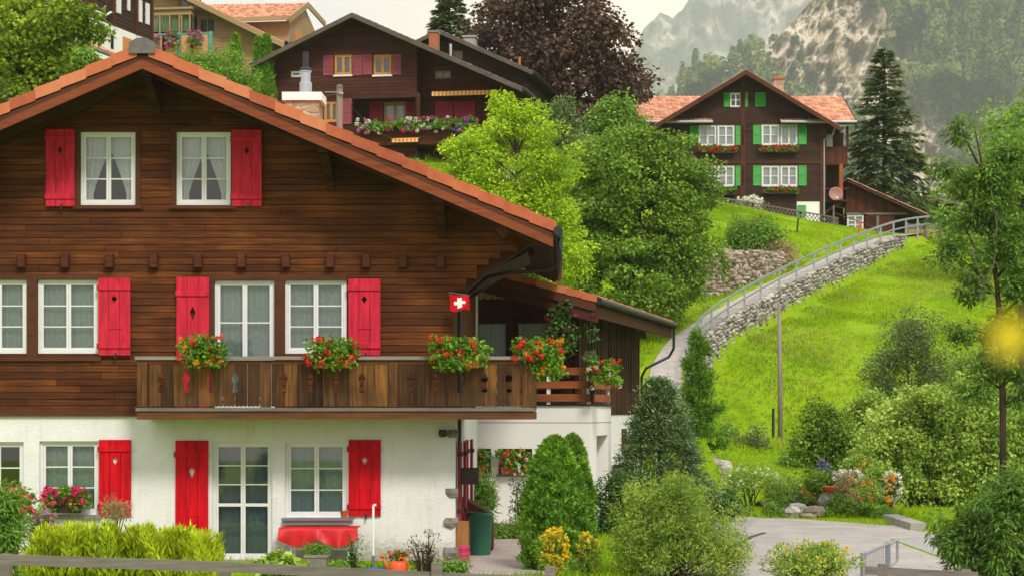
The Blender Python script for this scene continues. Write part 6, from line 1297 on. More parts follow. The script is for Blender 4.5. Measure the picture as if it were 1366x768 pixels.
def dwarf():
    rs = np.random.default_rng(41); d = 50; zt = W(0,508,d).z; c = W(880,0,d); base = np.array([c.x, d, G0]); H = zt-G0; r_ = thing('dwarf_spruce', 'broad grey-green dwarf spruce by the right corner of the annex', 'conifer', (c.x, d, G0))
    k = rs.uniform(.02, 1, 760)**1.25; th = rs.uniform(0, 2*np.pi, 760); rad = 1.42*(1-k)**.78*(1+.14*np.sin(th*4+k*9))+.03; rad *= rs.uniform(.80, 1.02, 760)
    cs = base+np.stack([rad*np.cos(th), rad*np.sin(th), k*H], 1); out = np.stack([np.cos(th), np.sin(th), 0*th], 1); per = 60; n = 760*per; O = np.repeat(out, per, 0)
    P = np.repeat(cs, per, 0)+rs.normal(0, 1, (n, 3))*np.array([.12, .12, .055]); A = unit(O*.9+rs.normal(0, .45, (n, 3))+np.array([0, 0, .25])); Nn = unit(np.array([0, 0, 1.])+O*.5+rs.normal(0, .3, (n, 3))); Nn = unit(Nn-A*(A*Nn).sum(1)[:, None])
    s_ = rs.uniform(.6, 1.3, n); v, f_ = leaf_quads(P, A, Nn, .11*s_, .034*s_); mesh_obj('crown', v, f_, M['lf_dwarf'], r_)
    b = MB(); b.tube([base-np.array([0,0,.2]), base+np.array([0,0,H*.95])], [.09, .015], 8); b.build('trunk', M['bark'], r_)
dwarf()
shrub('pine', 'slender dark pine standing beside the foot of the hill path', 930, 530, 26, 80, 61, 'lf_thuja', 210, 70, .15, .20, .13, 42, stems=12, lo=.3, cat='conifer', blobs=cone(930, 446, 600, 30, 10, .5), up=.1, droop=-.9)
shrub('laurel', 'dark glossy bush between the thuja and the feathery bush', 808, 692, 22, 48, 44, 'lf_dark', 80, 70, .2, .085, .6, 43, blobs=[(808,680,20,44),(822,660,22,30),(800,720,20,26)])
shrub('feathery_bush', 'large olive-yellow feathery bush at the bottom centre right', 905, 712, 80, 62, 33.5, 'lf_willow', 300, 110, .20, .085, .20, 44, stems=24, lo=.35, blobs=[(885,700,62,56),(940,725,54,44),(850,735,40,40),(900,670,40,28),(970,745,30,24)], up=.3, droop=-.5)
shrub('potentilla', 'low rounded bush dotted with yellow flowers at the bottom edge', 1085, 752, 56, 30, 32, 'lf_willow', 90, 80, .15, .065, .4, 45, fl='fl_yellow', fln=55, fsz=.028, fr=.014, droop=-.3, up=.3)
shrub('drooping_shrub', 'dark shrub with drooping leaves in the lower right corner', 1320, 715, 72, 62, 32.5, 'lf_ash', 170, 80, .20, .13, .26, 46, stems=16, blobs=[(1320,700,56,50),(1350,660,36,36),(1280,720,40,36),(1345,750,60,40)], droop=.8, up=.6)
shrub('goldenrod', 'tall clump of yellow goldenrod at the foot of the thuja', 741, 738, 19, 24, 33, 'lf_mid', 34, 60, .13, .09, .2, 47, fl='fl_yellow', fln=170, fsz=.04, fr=.03, fup=.5, cat='plant')
shrub('goldenrod', 'small goldenrod clump right of the thuja, with paler leaves', 785, 738, 15, 26, 33.5, 'lf_mid', 30, 60, .12, .09, .2, 48, fl='fl_yellow', fln=60, fsz=.035, fr=.025, cat='plant')
shrub('grass_clump', 'tall leafy weeds at the foot of the white terrace wall', 640, 662, 16, 24, 45.5, 'lf_mid', 40, 50, .2, .2, .14, 49, up=.2, droop=-.6, cat='plant')
shrub('border_plants', 'green ground plants along the terrace path edge', 676, 715, 26, 20, 43.5, 'lf_mid', 44, 60, .18, .12, .2, 50, droop=-.4, cat='plant')
shrub('mallow', 'spindly stems with white buds against the terrace wall', 693, 665, 12, 36, 45, 'lf_grey', 24, 30, .14, .07, .6, 51, fl='fl_white', fln=10, fsz=.03, cat='plant')
shrub('lupin', 'tall dry seed heads in front of the ground floor shutter', 152, 680, 16, 22, 34, 'straw', 22, 40, .1, .10, .14, 52, up=.1, droop=-.9, cat='plant')
shrub('lettuce', 'pale green broad-leaved plants left of the stone pot', 376, 754, 30, 10, 32.5, 'lf_lime', 26, 40, .12, .13, .7, 53, up=.6, cat='plant')
shrub('pruned_shrub', 'small bare dark-twigged shrub in front of the white wall corner', 566, 738, 20, 30, 31, 'twig', 26, 26, .09, .06, .3, 54, stems=24, bark='bark', cat='shrub', droop=-.6)
shrub('border_plants', 'green seedlings beside the pink pot', 607, 756, 20, 12, 33, 'lf_mid', 26, 50, .1, .08, .4, 55, cat='plant')
shrub('border_plants', 'scrappy low seedlings in the bed under the red cloth table', 470, 756, 56, 7, 34.5, 'lf_mid', 40, 40, .08, .07, .4, 56, cat='plant', stems=0)
shrub('rose_stems', 'thin dark rose stems with few leaves right of the stone pot', 470, 735, 12, 20, 33.5, 'lf_dark', 12, 20, .1, .05, .6, 57, stems=10, cat='plant')
shrub('pink_geranium', 'pink geraniums nodding over the olive bush at the left edge', 20, 672, 28, 18, 29, 'lf_geran', 22, 40, .1, .06, .9, 58, fl='fl_pink', fln=34, fsz=.045, fr=.045, cat='plant')
shrub('pink_phlox', 'small pink flowers scattered at the left end of the cypress hedge', 58, 700, 22, 18, 31, 'lf_grey', 22, 40, .1, .06, .4, 59, fl='fl_rose', fln=34, fsz=.03, fr=.02, cat='plant')
# ---- planted bank beyond the yard
bk = [('mound_shrub','rounded bright bush at the left end of the planted bank',1040,664,24,22,54,'lf_mid',None,0,.08,.3), ('bank_plant','dark low plants with one red bloom beside the pale stones',1072,675,18,16,53.4,'lf_dark','fl_red',4,.08,.5),
      ('lily_clump','yellow-green clump with orange lilies on the planted bank',1163,655,36,30,54,'lf_lime','fl_orange',34,.09,.35), ('purple_berberis','purplish brown wispy shrub in the planted bank',1125,655,17,26,53.6,'straw',None,0,.09,.2),
      ('daisy_clump','clump of white daisies above the purplish shrub',1132,637,20,10,54.6,'lf_grey','fl_white',60,.07,.4), ('lime_shrub','fresh lime shrub behind the orange lilies',1145,617,26,22,57,'lf_lime',None,0,.10,.4),
      ('white_bloomer','white-blooming plant at the right end of the planted bank',1190,650,12,20,54,'lf_grey','fl_white',50,.07,.4), ('hosta','dark broad leaves draping over the bank edge under the lilies',1160,685,40,14,52.6,'lf_linden',None,0,.12,.6),
      ('clipped_box','small clipped round bush beside the concrete bank end',1197,697,10,18,51,'lf_willow',None,0,.05,.6), ('bank_plant','leafy weeds around the terracotta bowl',1092,650,24,22,55,'lf_linden',None,0,.09,.5), ('bank_plant','green plants trailing between the two flat bank stones',1100,684,26,10,52.7,'lf_mid',None,0,.08,.5), ('delphinium','upright plant with violet flower spikes behind the terracotta bowl',1097,632,10,18,56,'lf_mid','fl_violet',24,.08,.3)]
rb = np.random.default_rng(8)
bk += [('bank_plant', 'mixed low greenery filling the %s of the planted bank' % w_, px, py, 20, 13, d, mt, None, 0, .07, .5) for w_, px, py, d, mt in (('front left corner',1030,686,52.4,'lf_mid'), ('rear left',1055,648,56,'lf_lime'), ('middle',1120,672,53.2,'lf_mid'), ('rear middle',1128,652,55.5,'lf_linden'), ('front right corner',1182,690,51.8,'lf_mid'))]
for i, (nm, lb, px, py, rx, ry, d, mt, fl, fn, ls, asp) in enumerate(bk): shrub(nm, lb, px, py, rx, ry, d, mt, 40, 60, None, ls, asp, 60+i, fl, fn, .06, fr=.05, cat='plant')
b = None; rock_at(940, 632, 62, .55, 'pale layered boulder heap beside the dwarf spruce', seed=2, sq=(1.3,1,.9)); rock_at(953, 628, 63, .5, 'second pale boulder leaning on the heap by dwarf spruce', seed=3)
rock_at(1064, 686, 52.3, .32, 'pale flat stone at the front of the planted bank', seed=4, z=G0+.05); rock_at(1085, 690, 52.0, .28, 'tan flat stone right of the pale one on the bank edge', seed=5, mat='rock_tan', z=G0+.05); rock_at(1108, 667, 53.4, .3, 'grey upright stone under the terracotta bowl', seed=6, sq=(.9,.9,1.3), z=-2.55)
# low earth bank under those plants, with its stone edging
V = []; n = 40
x0, x1 = (1035-CX)/F*52.4, (1190-CX)/F*51
b = MB()
for i in range(n):
    a, c = x0+(x1-x0)*i/n, x0+(x1-x0)*(i+1)/n; y_ = 52.6-1.4*i/n*.4
    b.add([(a, y_, G0-.05), (c, y_, G0-.05), (c, y_+.5, G0+.10), (a, y_+.5, G0+.10), (a, y_+4.5, G0+.22), (c, y_+4.5, G0+.22), (c, y_+7, G0-.1), (a, y_+7, G0-.1)], [(0,1,2,3),(3,2,5,4),(4,5,6,7)])
M['soil'] = plain('garden_soil', S('5b5138'), .95, .35, 3, .8, bdist=.06); tag(b.build('earth_bank', M['soil']), kind='structure')
# ---- grass: blades over the meadow, the lawn and the garden
def pip(px, py, poly):
    ins = np.zeros(len(px), bool); j = len(poly)-1
    for i in range(len(poly)):
        (xi, yi), (xj, yj) = poly[i], poly[j]; ins ^= ((yi > py) != (yj > py)) & (px < (xj-xi)*(py-yi)/(yj-yi+1e-9)+xi); j = i
    return ins
def grass(name, n, xr, yr, hr, wd, mat, keep, seed=1, bl=3, lean=.35):
    rs = np.random.default_rng(seed); x = rs.uniform(*xr, n); y = rs.uniform(*yr, n); k = keep(x, y); x, y = x[k], y[k]; z = terrain_z(x[:, None], y[:, None])[:, 0]
    P = np.repeat(np.stack([x, y, z-.03], 1), bl, 0)+np.concatenate([rs.normal(0, .06, (len(x)*bl, 2)), np.zeros((len(x)*bl, 1))], 1)
    A = unit(np.stack([rs.normal(0, lean, len(P)), rs.normal(0, lean, len(P)), np.ones(len(P))], 1)); Nn = unit(rs.normal(0, 1, (len(P), 3))*np.array([1, 1, .2])+np.array([0, -.4, .3])); Nn = unit(Nn-A*(A*Nn).sum(1)[:, None])
    h = rs.uniform(*hr, len(P))*(1+.5*np.sin(P[:, 0]*.9+np.sin(P[:, 1]*.7)*2)*np.cos(P[:, 1]*.5)); v, f = leaf_quads(P, A, Nn, h, wd); return tag(mesh_obj(name, v, f, M[mat]), kind='stuff')
def off_path(x, y, lo=-1.1, hi=.82):
    Q = np.stack([x, y], 1); best = np.full(len(Q), 1e9); s = np.zeros(len(Q))
    for i, p in enumerate(PCn[:, :2]):
        dd = Q-p; d2 = (dd**2).sum(1); m = d2 < best; best[m] = d2[m]; s[m] = (dd[m]*PN[i]).sum(1)
    return ~((np.sqrt(best) < 2.4) & (s > lo) & (s < hi))
M['blade'] = leafm('meadow_blade', (.17,.29,.005,1), (.36,.57,.008,1), (.54,.64,.025,1), .4, rough=.8, clump=.16)
M['blade_dry'] = leafm('dry_blade', (.26,.25,.05,1), (.42,.38,.10,1), (.5,.45,.16,1), .35, clump=.3)
infr = lambda x, y: (x/y*F+CX > 840) & (x/y*F+CX < 1720)
grass('meadow_grass', 270000, (3, 46), (58, 122), (.06, .17), .035, 'blade', lambda x, y: infr(x, y) & off_path(x, y), 1)
grass('meadow_grass', 9000, (3, 24), (68, 112), (.12, .28), .04, 'blade_dry', lambda x, y: infr(x, y) & off_path(x, y) & (fbm(x/5, y/5, 3, 44) > .45), 2)
grass('bank_grass', 14000, (4.8, 9.4), (52.3, 58), (.08, .24), .03, 'blade', lambda x, y: x > 0, 7)
grass('slope_grass', 60000, (-48, 4), (57, 112), (.08, .26), .045, 'blade', lambda x, y: off_path(x, y), 9)
PR = [gp(930,690), gp(1050,691), gp(1173,700), (8.2,48.6), (8.6,46), (13,44), (13,15), (-3,15), gp(850,768), gp(900,688)]
PP = [gp(540,768), gp(600,742), (-2.05,41), (-2.1,47.2), gp(702,690), gp(738,768)]
grass('garden_grass', 60000, (-9, 16), (26, 58), (.06, .17), .016, 'blade', lambda x, y: ~pip(x, y, PR) & ~pip(x, y, PP) & ~((x < -1.9) & (y > 36.5)) & ~((x < .8) & (y > 46.5)), 3)
# ================================================================ SMALL THINGS
def MBt(name, b, mat, par=None, sm=False): return b.build(name, M[mat], par, sm)
# flag
p = W(600, 392, 36.6); fl = thing('flag', 'small red flag with a white cross hanging at the corner of the balcony', 'flag', tuple(p))
b = MB(); b.tube([(XR-.02, 36.95, p.z-.02), (p.x-.02, 36.58, p.z+.03), (W(627,0,36.6).x, 36.6, W(0,394,36.6).z)], .009, 6); MBt('flagstaff', b, 'oldwood', fl)
def cloth(u, v): x0 = W(600,0,36.6).x; return (x0+u*.355+.01*v, 36.595+.028*math.sin(u*5+v*2)*(.3+v), W(0,392.5,36.6).z-.02*u-v*(.285+.03*math.sin(u*6)))
def cl_grid(u0, u1, v0, v1, n, m, dy):
    V = []
    for j in range(m+1):
        for i in range(n+1): x, y, z = cloth(u0+(u1-u0)*i/n, v0+(v1-v0)*j/m); V.append((x, y+dy, z))
    return V, [tuple(j*(n+1)+q for q in (i, i+1, i+n+2, i+n+1)) for j in range(m) for i in range(n)]
V, f = cl_grid(0, 1, 0, 1, 16, 12, 0); mesh_obj('cloth', V, f, M['red'], fl, True)
V = []; f = []
for r_ in ((.38, .62, .18, .82), (.2, .38, .40, .60), (.62, .8, .40, .60)):
    v, q = cl_grid(*r_, 6, 6, -.004); o_ = len(V); V += v; f += [tuple(i+o_ for i in t) for t in q]
mesh_obj('cross', V, f, M['whitepl'], fl, True)
# geraniums on the balcony rail
bg_ = 'geranium boxes along the balcony rail'
for i, (p0, p1, py, lb) in enumerate(((255,290,478,'red geraniums on the balcony rail in front of the tall red shutter'), (420,466,480,'red geraniums on the balcony rail in front of the right-hand window'), (585,640,480,'red geraniums on the balcony rail just below the small flag'))):
    x0, x1 = W(p0,0,35.75).x, W(p1,0,35.75).x; flower_box(lb, x0, x1, 35.72, W(0,py,35.75).z, ['fl_red','fl_red','fl_orange' if i == 0 else 'fl_red'], 'terracotta', spread=(.16,.3), up=.42, drop=.12, n=26, dens=1.5, seed=60+i, group=bg_, leaf='lf_geran')
x0, x1 = W(697,0,35.9).x, W(710,0,35.9).x
flower_box('terracotta pot of red geraniums spilling off the right end of the balcony', x0, x1, 35.86, W(0,465,35.9).z, ['fl_red','fl_red'], 'terracotta', spread=(.2,.3), up=.15, drop=.2, n=14, dens=.6, seed=66, bh=.17, bd=.2, name='flower_pot')
flower_box('bushy orange-red geranium hanging below the balcony corner', W(722,0,36.2).x-.12, W(742,0,36.2).x, 36.2, W(0,485,36.2).z, ['fl_red','fl_orange'], box=False, spread=(.2,.35), up=.5, drop=.35, n=22, dens=1.5, seed=67, cat='plant', name='hanging_geranium')
c = W(752, 440, 46.8); hb = thing('hanging_basket', 'green trailing plant hanging under the annex eave', 'hanging plant', tuple(c)); rs = np.random.default_rng(9)
b = MB(); b.tube([c+Vector((0,0,.15)), c+Vector((0,0,1.1))], .008, 5); b.lathe(tuple(c), [(.06,-.12),(.16,-.05),(.2,.08),(.19,.08)], 14); MBt('basket', b, 'boxdark', hb)
cs = np.array(c)+rs.normal(0, 1, (34, 3))*np.array([.28,.2,.26]); v, f = puff(cs, np.full(34, .16), 40, .09, .07, rs); mesh_obj('foliage', v, f, M['lf_dark'], hb)
v, f = balls(np.array(c)+rs.normal(0, 1, (8, 3))*np.array([.4,.2,.3]), np.full(8, .06), rs, 18, .045); mesh_obj('blossoms', v, f, M['fl_pink'], hb)
c = W(806, 500, 46.4); flower_box('red and white geraniums at the corner of the terrace railing', c.x-.2, c.x+.2, c.y, c.z, ['fl_red','fl_red','fl_white'], spread=(.18,.3), up=.4, drop=.35, n=24, dens=1.2, seed=70, box=True, boxmat='terracotta')
shrub('climber', 'thin pale vine above the terrace corner flowers', 790, 475, 14, 16, 46.6, 'lf_grey', 14, 26, .1, .07, .6, 71, stems=4, cat='plant', base=.2)
am = WM[an.name]
for i, (o, lb) in enumerate(zip(ops_terr, ('red and white geraniums in the left small window of white terrace wall', 'orange-red geraniums in the right small window of white terrace wall'))):
    a = am @ Vector((o[0]+.1, -2.33, o[2]+.16)); c = am @ Vector((o[1]-.1, -2.33, o[2]+.16))
    flower_box(lb, a.x, c.x, (a.y+c.y)/2, a.z, [['fl_red','fl_white','fl_pink'], ['fl_red','fl_orange','fl_white']][i], 'terracotta', spread=(.06,.2), up=.42, drop=.05, n=18, dens=.9, seed=80+i, group='flower boxes in the terrace wall windows', lsz=.075)
flower_box('brown box of bright pink geraniums on the ground floor window sill', W(66,0,36.8).x, W(108,0,36.8).x, 36.86, W(0,672,36.8).z, ['fl_pink','fl_pink','fl_pink'], 'boxdark', spread=(.12,.2), up=.3, drop=.02, n=36, dens=.9, seed=90, bd=.18, bh=.16)
p = W(459, 688, 36.85); b = MB(); b.lathe((0,0,0), [(.05,0),(.075,.12),(.08,.12),(.08,.14),(.05,.14)], 14); o = MBt('clay_pot', b, 'terracotta'); o.location = (p.x, p.y, gnd_w[3][2]+.0); tag(o, 'tiny clay pot on the sill of the right ground floor window', 'flower pot')
# table with the red oilcloth
x0, x1 = fx(386), fx(480); yt0, yt1 = 36.05, 36.75; zt = fz(700)
tb = thing('folding_table', 'narrow white-legged table standing against the house under the window', 'table', ((x0+x1)/2, 36.4, G0))
b = MB(); b.box(x0, x1, yt0, yt1, zt-.03, zt); MBt('tabletop', b, 'oldwood', tb)
for x in (x0+.15, x1-.12):
    for y in (yt0+.08, yt1-.08): b = MB(); b.tube([(x, y, G0), (x, y, zt-.03)], .018, 8); MBt('leg', b, 'whitepl', tb)
b = MB(); b.tube([(x0+.15, yt0+.08, G0+.28), (x1-.12, yt0+.08, G0+.28)], .014, 6); MBt('stretcher', b, 'whitepl', tb)
def cl(u, v):  # v 0..1 top, 1..2 front drop
    x = x0-.06+(x1-x0+.12)*u
    if v <= 1: return (x, yt1-(yt1-yt0+.02)*v, zt+.006)
    k = v-1; sw = abs(math.sin(u*math.pi*2)); return (x+.03*(u-.5)*k, yt0-.03-.06*k*(1+math.sin(u*19+k*2.5*math.cos(u*6.28)))*.6-.02*math.sin(u*43)*k, zt+.004-(.21+.13*sw)*k)
V = [cl(i/40, j/8) for j in range(17) for i in range(41)]; f = [tuple(j*41+q for q in (i, i+1, i+42, i+41)) for j in range(16) for i in range(40)]
tag(mesh_obj('tablecloth', V, f, M['redcloth'], None, True), 'red oilcloth draped in two swags over the narrow table', 'tablecloth')
b = MB(); b.box(fx(382), fx(472), 36.55, 36.85, fz(699)+.02, fz(692)); b.box(fx(380), fx(474), 36.5, 36.86, fz(692)+.002, fz(689)); o = MBt('storage_shelf', b, 'zinc'); tag(o, 'long flat grey lidded case lying on the red cloth', 'case')
# stone pot with its plant
p = W(423, 764, 33.6); b = MB(); b.add([(-.135,-.135,0),(.135,-.135,0),(.135,.135,0),(-.135,.135,0),(-.185,-.185,.32),(.185,-.185,.32),(.185,.185,.32),(-.185,.185,.32)], [(0,3,2,1),(4,5,6,7),(0,1,5,4),(1,2,6,5),(2,3,7,6),(3,0,4,7)]); b.box(-.2,.2,-.2,.2,.32,.36)
pt = thing('stone_planter', 'square tapered stone planter with a low green plant in the front bed', 'planter', (p.x, p.y, G0)); b.build('pot', M['stone'], pt, local=True)
rs = np.random.default_rng(3); cs = np.stack([rs.uniform(-.18,.18,24), rs.uniform(-.18,.18,24), rs.uniform(.36,.5,24)], 1); v, f = puff(cs, np.full(24, .06), 40, .05, .02, rs, .8, .3, -.5); mesh_obj('foliage', v, f, M['lf_mid'], pt, local=True)
# standpipe
p = W(498, 750, 34.5); sp = thing('standpipe', 'white upright water pipe with a bent top in the front bed', 'pipe', (p.x, p.y, G0)); H = W(0,673,34.5).z-G0
b = MB(); b.tube([(0,0,.28), (0,0,H-.03), (.012,0,H-.005), (.05,0,H)], .020, 8); b.build('pipe', M['whitepl'], sp, local=True); b = MB(); b.tube([(0,0,-.05), (0,0,.28)], .026, 8); b.build('sleeve', M['zinc'], sp, local=True)
p = W(501, 757, 34); b = MB(); b.lathe((0,0,0), [(.19,0),(.215,.05),(.215,.09),(.205,.10),(.20,.075),(.05,.07)], 24); o = MBt('basin', b, 'bluelid'); o.location = (p.x, p.y, G0); tag(o, 'shallow round blue basin on the ground by the white pipe', 'basin')
# watering can
p = W(531, 756, 33.6); wc = thing('watering_can', 'orange plastic watering can in the front bed beside the bare shrub', 'watering can', (p.x, p.y, G0))
b = MB(); b.lathe((0,0,.0), [(.13,0),(.15,.03),(.145,.20),(.12,.24),(.10,.24),(.10,.22)], 20); b.build('can', M['orange'], wc, True, local=True)
b = MB(); b.tube([(-.13,0,.06), (-.20,-.02,.18), (-.245,-.03,.30)], [.03,.024,.02], 8); b.tube([(-.245,-.03,.30), (-.275,-.035,.345)], [.022,.05], 10); b.build('spout', M['orange'], wc, True, local=True)
b = MB(); b.tube([(.0,0,.235), (.04,0,.30), (.12,0,.30), (.165,0,.22), (.15,0,.08)], .014, 8); b.build('handle', M['orange'], wc, True, local=True)
shrub('begonia', 'small red-flowered plant above the orange watering can', 532, 740, 14, 7, 34.2, 'lf_mid', 14, 30, .08, .05, .7, 95, fl='fl_red', fln=12, fsz=.035, fr=.035, cat='plant')
# green bin, pots, log, wood box, letter box, lamp beside the house corner
p = W(641, 744, 38.4); bn = thing('rain_barrel', 'green plastic barrel with a rim standing at the house corner', 'barrel', (p.x, p.y, G0)); b = MB()
b.lathe((0,0,0), [(.175,0),(.19,.02),(.232,.74),(.245,.75),(.25,.80),(.245,.83),(.225,.83),(.215,.75),(.05,.72)], 28); b.build('barrel', M['bin'], bn, True, local=True); b = MB(); b.lathe((0,0,0), [(.248,.765),(.262,.77),(.262,.80),(.248,.805)], 28); b.build('rim', M['bin'], bn, local=True)
for i, (q0, q1, r, lb) in enumerate(((751,737,.075,'pink plastic flower pot at the foot of the green barrel'), )):
    p = W(619, 752, 36.3); b = MB(); b.lathe((0,0,0), [(.065,0),(.085,.16),(.095,.16),(.095,.20),(.08,.20)], 18); b.lathe((0,0,.17), [(.07,0),(.095,.11),(.108,.11),(.108,.16),(.09,.16)], 18); o = MBt('flower_pot', b, 'pinkpot'); o.location = (p.x, p.y, G0); tag(o, lb, 'flower pot')
p = W(617, 742, 37.4); b = MB(); b.add([(-.13,-.06,0),(.11,-.06,0),(.12,.3,0),(-.12,.3,0),(-.14,-.06,.72),(.10,-.06,.70),(.11,.3,.70),(-.13,.3,.72)], [(0,3,2,1),(4,5,6,7),(0,1,5,4),(1,2,6,5),(2,3,7,6),(3,0,4,7)]); o = MBt('split_log', b, 'logend'); o.location = (p.x, p.y, G0); tag(o, 'thick upright split log leaning at the house corner by the barrel', 'log')
b = MB(); xa, xb = W(614,0,39.5).x, W(657,0,39.5).x; b.prism([(xa, G0), (xb, G0), (xb, W(0,694,39.5).z), (xb-.12, W(0,682,39.5).z), (xa, W(0,662,39.5).z)], 39.5, 40.4); o = MBt('firewood_box', b, 'barge_dk'); tag(o, 'brown slant-topped wooden box behind the green barrel', 'wooden box')
lb_ = thing('letter_box', 'flat dark grey letter box fixed on the side of the house corner', 'letter box', tuple(W(627, 634, 37.6))); b = MB(); p = W(627, 634, 37.6); b.cbox(p.x-.17, p.x+.17, p.y-.12, p.y+.10, p.z-.16, p.z+.15, .02); MBt('case', b, 'boxdark', lb_); b = MB(); b.box(p.x-.12, p.x+.12, p.y-.125, p.y-.115, p.z+.08, p.z+.105); MBt('slot', b, 'black', lb_)
p = W(591, 577, 36.95); b = MB(); b.cbox(-.075,.075,-.12,.05,-.06,.06,.015); b.box(-.05,.05,-.1,-.02,-.075,-.06); o = MBt('wall_lamp', b, 'boxdark'); o.location = (p.x, p.y, p.z); tag(o, 'small dark box lamp high on the white wall corner', 'lamp')
b = MB(); a = W(655,698,45); c = W(700,702,44.5); b.beam(a, c, .05, .06); b.beam((a.x+.05, a.y, G0), (a.x+.05, a.y, a.z), .05, .05); b.beam((c.x-.1, c.y, G0), (c.x-.1, c.y, c.z), .05, .05); o = MBt('low_rail', b, 'terr'); tag(o, 'low pale wooden bar in front of the weeds by the terrace wall', 'railing')
# ---- weathered rail fence in the foreground
fc = thing('rail_fence', 'weathered grey wooden rail fence crossing the lower left foreground', 'fence', (W(300,0,22).x, 22, G0))
b = MB(); b.cbox(0,0,0,0,0,0) if False else None
a, c, e = W(-40,744,21.6), W(315,756,22), W(600,770,22.3); b.beam(a, c, .05, .115); MBt('rail', b, 'oldwood', fc); b = MB(); b.beam(c+Vector((.004,0,0)), e, .05, .11); MBt('rail', b, 'oldwood', fc)
b = MB(); a2, e2 = a-Vector((0,0,.5)), e-Vector((0,0,.5)); b.beam(a2, e2, .05, .11); MBt('rail', b, 'oldwood', fc)
for px, top in ((8,738), (300,757), (583,750), (734,755)): p = W(px, top, 22.25); b = MB(); b.box(p.x-.06, p.x+.06, p.y-.05, p.y+.06, G0-.2, p.z); MBt('post', b, 'oldwood', fc)
b = MB(); b.beam(e+Vector((.004,0,-.0)), W(735,775,22.3), .05, .11); MBt('rail', b, 'oldwood', fc)
# ---- right-hand rail fence and metal gate
fc = thing('rail_fence', 'short weathered wooden rail fence at the bottom edge right of the gate', 'fence', (W(1230,0,34).x, 34, G0))
b = MB(); b.beam(W(1154,760,30), W(1305,768,29.6), .05, .12); MBt('rail', b, 'oldwood', fc)
for px, top in ((1179,752), (1290,760)): p = W(px, top, 30.1); b = MB(); b.box(p.x-.07, p.x+.07, p.y+.03, p.y+.15, G0-.1, p.z); MBt('post', b, 'oldwood', fc)
gt = thing('metal_gate', 'grey galvanised tube gate with wire mesh, standing open at the yard edge', 'gate', tuple(W(1170, 768, 33)))
b = MB(); P0, P1, P2, P3 = W(1153,738,32.5), W(1186,724,34), W(1186,766,34), W(1153,778,32.5)
b.tube([P0, P1, P2, P3, P0], .028, 8); MBt('frame', b, 'steel', gt)
for px, d, top in ((1153,32.5,737), (1186,34.05,722)): p = W(px, top, d); b = MB(); b.tube([(p.x-.02, p.y, G0), (p.x-.02, p.y, p.z)], .045, 10); MBt('post', b, 'steel', gt)
b = MB()
for i in range(13): b.tube([P0.lerp(P1, i/13), P3.lerp(P2, i/13)], .004, 4, False)
for i in range(11): b.tube([P0.lerp(P3, i/11), P1.lerp(P2, i/11)], .004, 4, False)
MBt('mesh_wire', b, 'steel', gt)
b = MB(); b.tube([W(1186,727,34.1), W(1197,719,34.9), W(1197,747,34.9), W(1186,756,34.1)], .024, 8); MBt('frame', b, 'steel', gt)
# concrete end of the planted bank
b = MB(); b.prism([(8.15, G0-.1), (8.55, G0-.1), (8.53, G0+.18), (8.18, G0+.17)], 46.5, 50.5); o = MBt('low_wall', b, 'concrete'); tag(o, 'low concrete wall end bordering the yard and gravel path', 'wall')
# terracotta bowl on the bank
p = W(1106, 656, 53.2); b = MB(); b.lathe((0,0,0), [(.10,0),(.14,.04),(.18,.12),(.20,.12),(.20,.16),(.17,.16)], 24); o = MBt('flower_bowl', b, 'terracotta'); o.location = (p.x, p.y, p.z); tag(o, 'wide terracotta bowl on a grey stone in the planted bank', 'flower pot')
# ---- poles
p = on(1041, 80); ut = thing('utility_pole', 'tall bare wooden utility pole standing in the meadow', 'pole', tuple(p)); zt = W(0,405,80).z
b = MB(); b.tube([(p[0],80,p[2]-.4), (p[0]-.01,80,(p[2]+zt)/2), (p[0]-.06,80,zt)], [.105,.095,.075], 12); MBt('shaft', b, 'pole', ut, True); b = MB(); b.tube([(p[0],80,p[2]-.1), (p[0],80,p[2]+.62)], .116, 12); MBt('foot_sleeve', b, 'boxdark', ut)
p = on(1031.5, 79); b = MB(); b.tube([(p[0],79,p[2]-.2), (p[0],79,W(0,544,79).z)], .055, 10); o = MBt('dark_post', b, 'black'); tag(o, 'slim black post just left of the utility pole foot', 'post')
p = W(453, 170, 48); ep = thing('wire_pole', 'short grey pole top with wires above the near roof', 'pole', (p.x, 48, 2)); b = MB(); b.tube([(p.x,48,2), (p.x,48,W(0,115,48).z)], .075, 10); MBt('shaft', b, 'pole', ep)
b = MB(); b.lathe((p.x,48,W(0,115,48).z), [(.085,-.06),(.085,.01),(.02,.04)], 10); MBt('cap', b, 'oldwood', ep); b = MB(); b.tube([(p.x,47.9,W(0,124,48).z), (p.x-.35,47.9,W(0,124,48).z)], .012, 5); b.tube([(p.x,47.9,W(0,126,48).z), (p.x+.1,47.9,W(0,126,48).z)], .03, 6); MBt('bracket', b, 'steel', ep)
a = Vector((p.x, 48, W(0,124,48).z))
for e_ in (W(540,188,75), W(300,118,60)):
    b = MB(); pts = [a.lerp(e_, t)-Vector((0,0,1.2*t*(1-t))) for t in [i/12 for i in range(13)]]; b.tube(pts, .008, 4, False); MBt('wire', b, 'cord', ep)
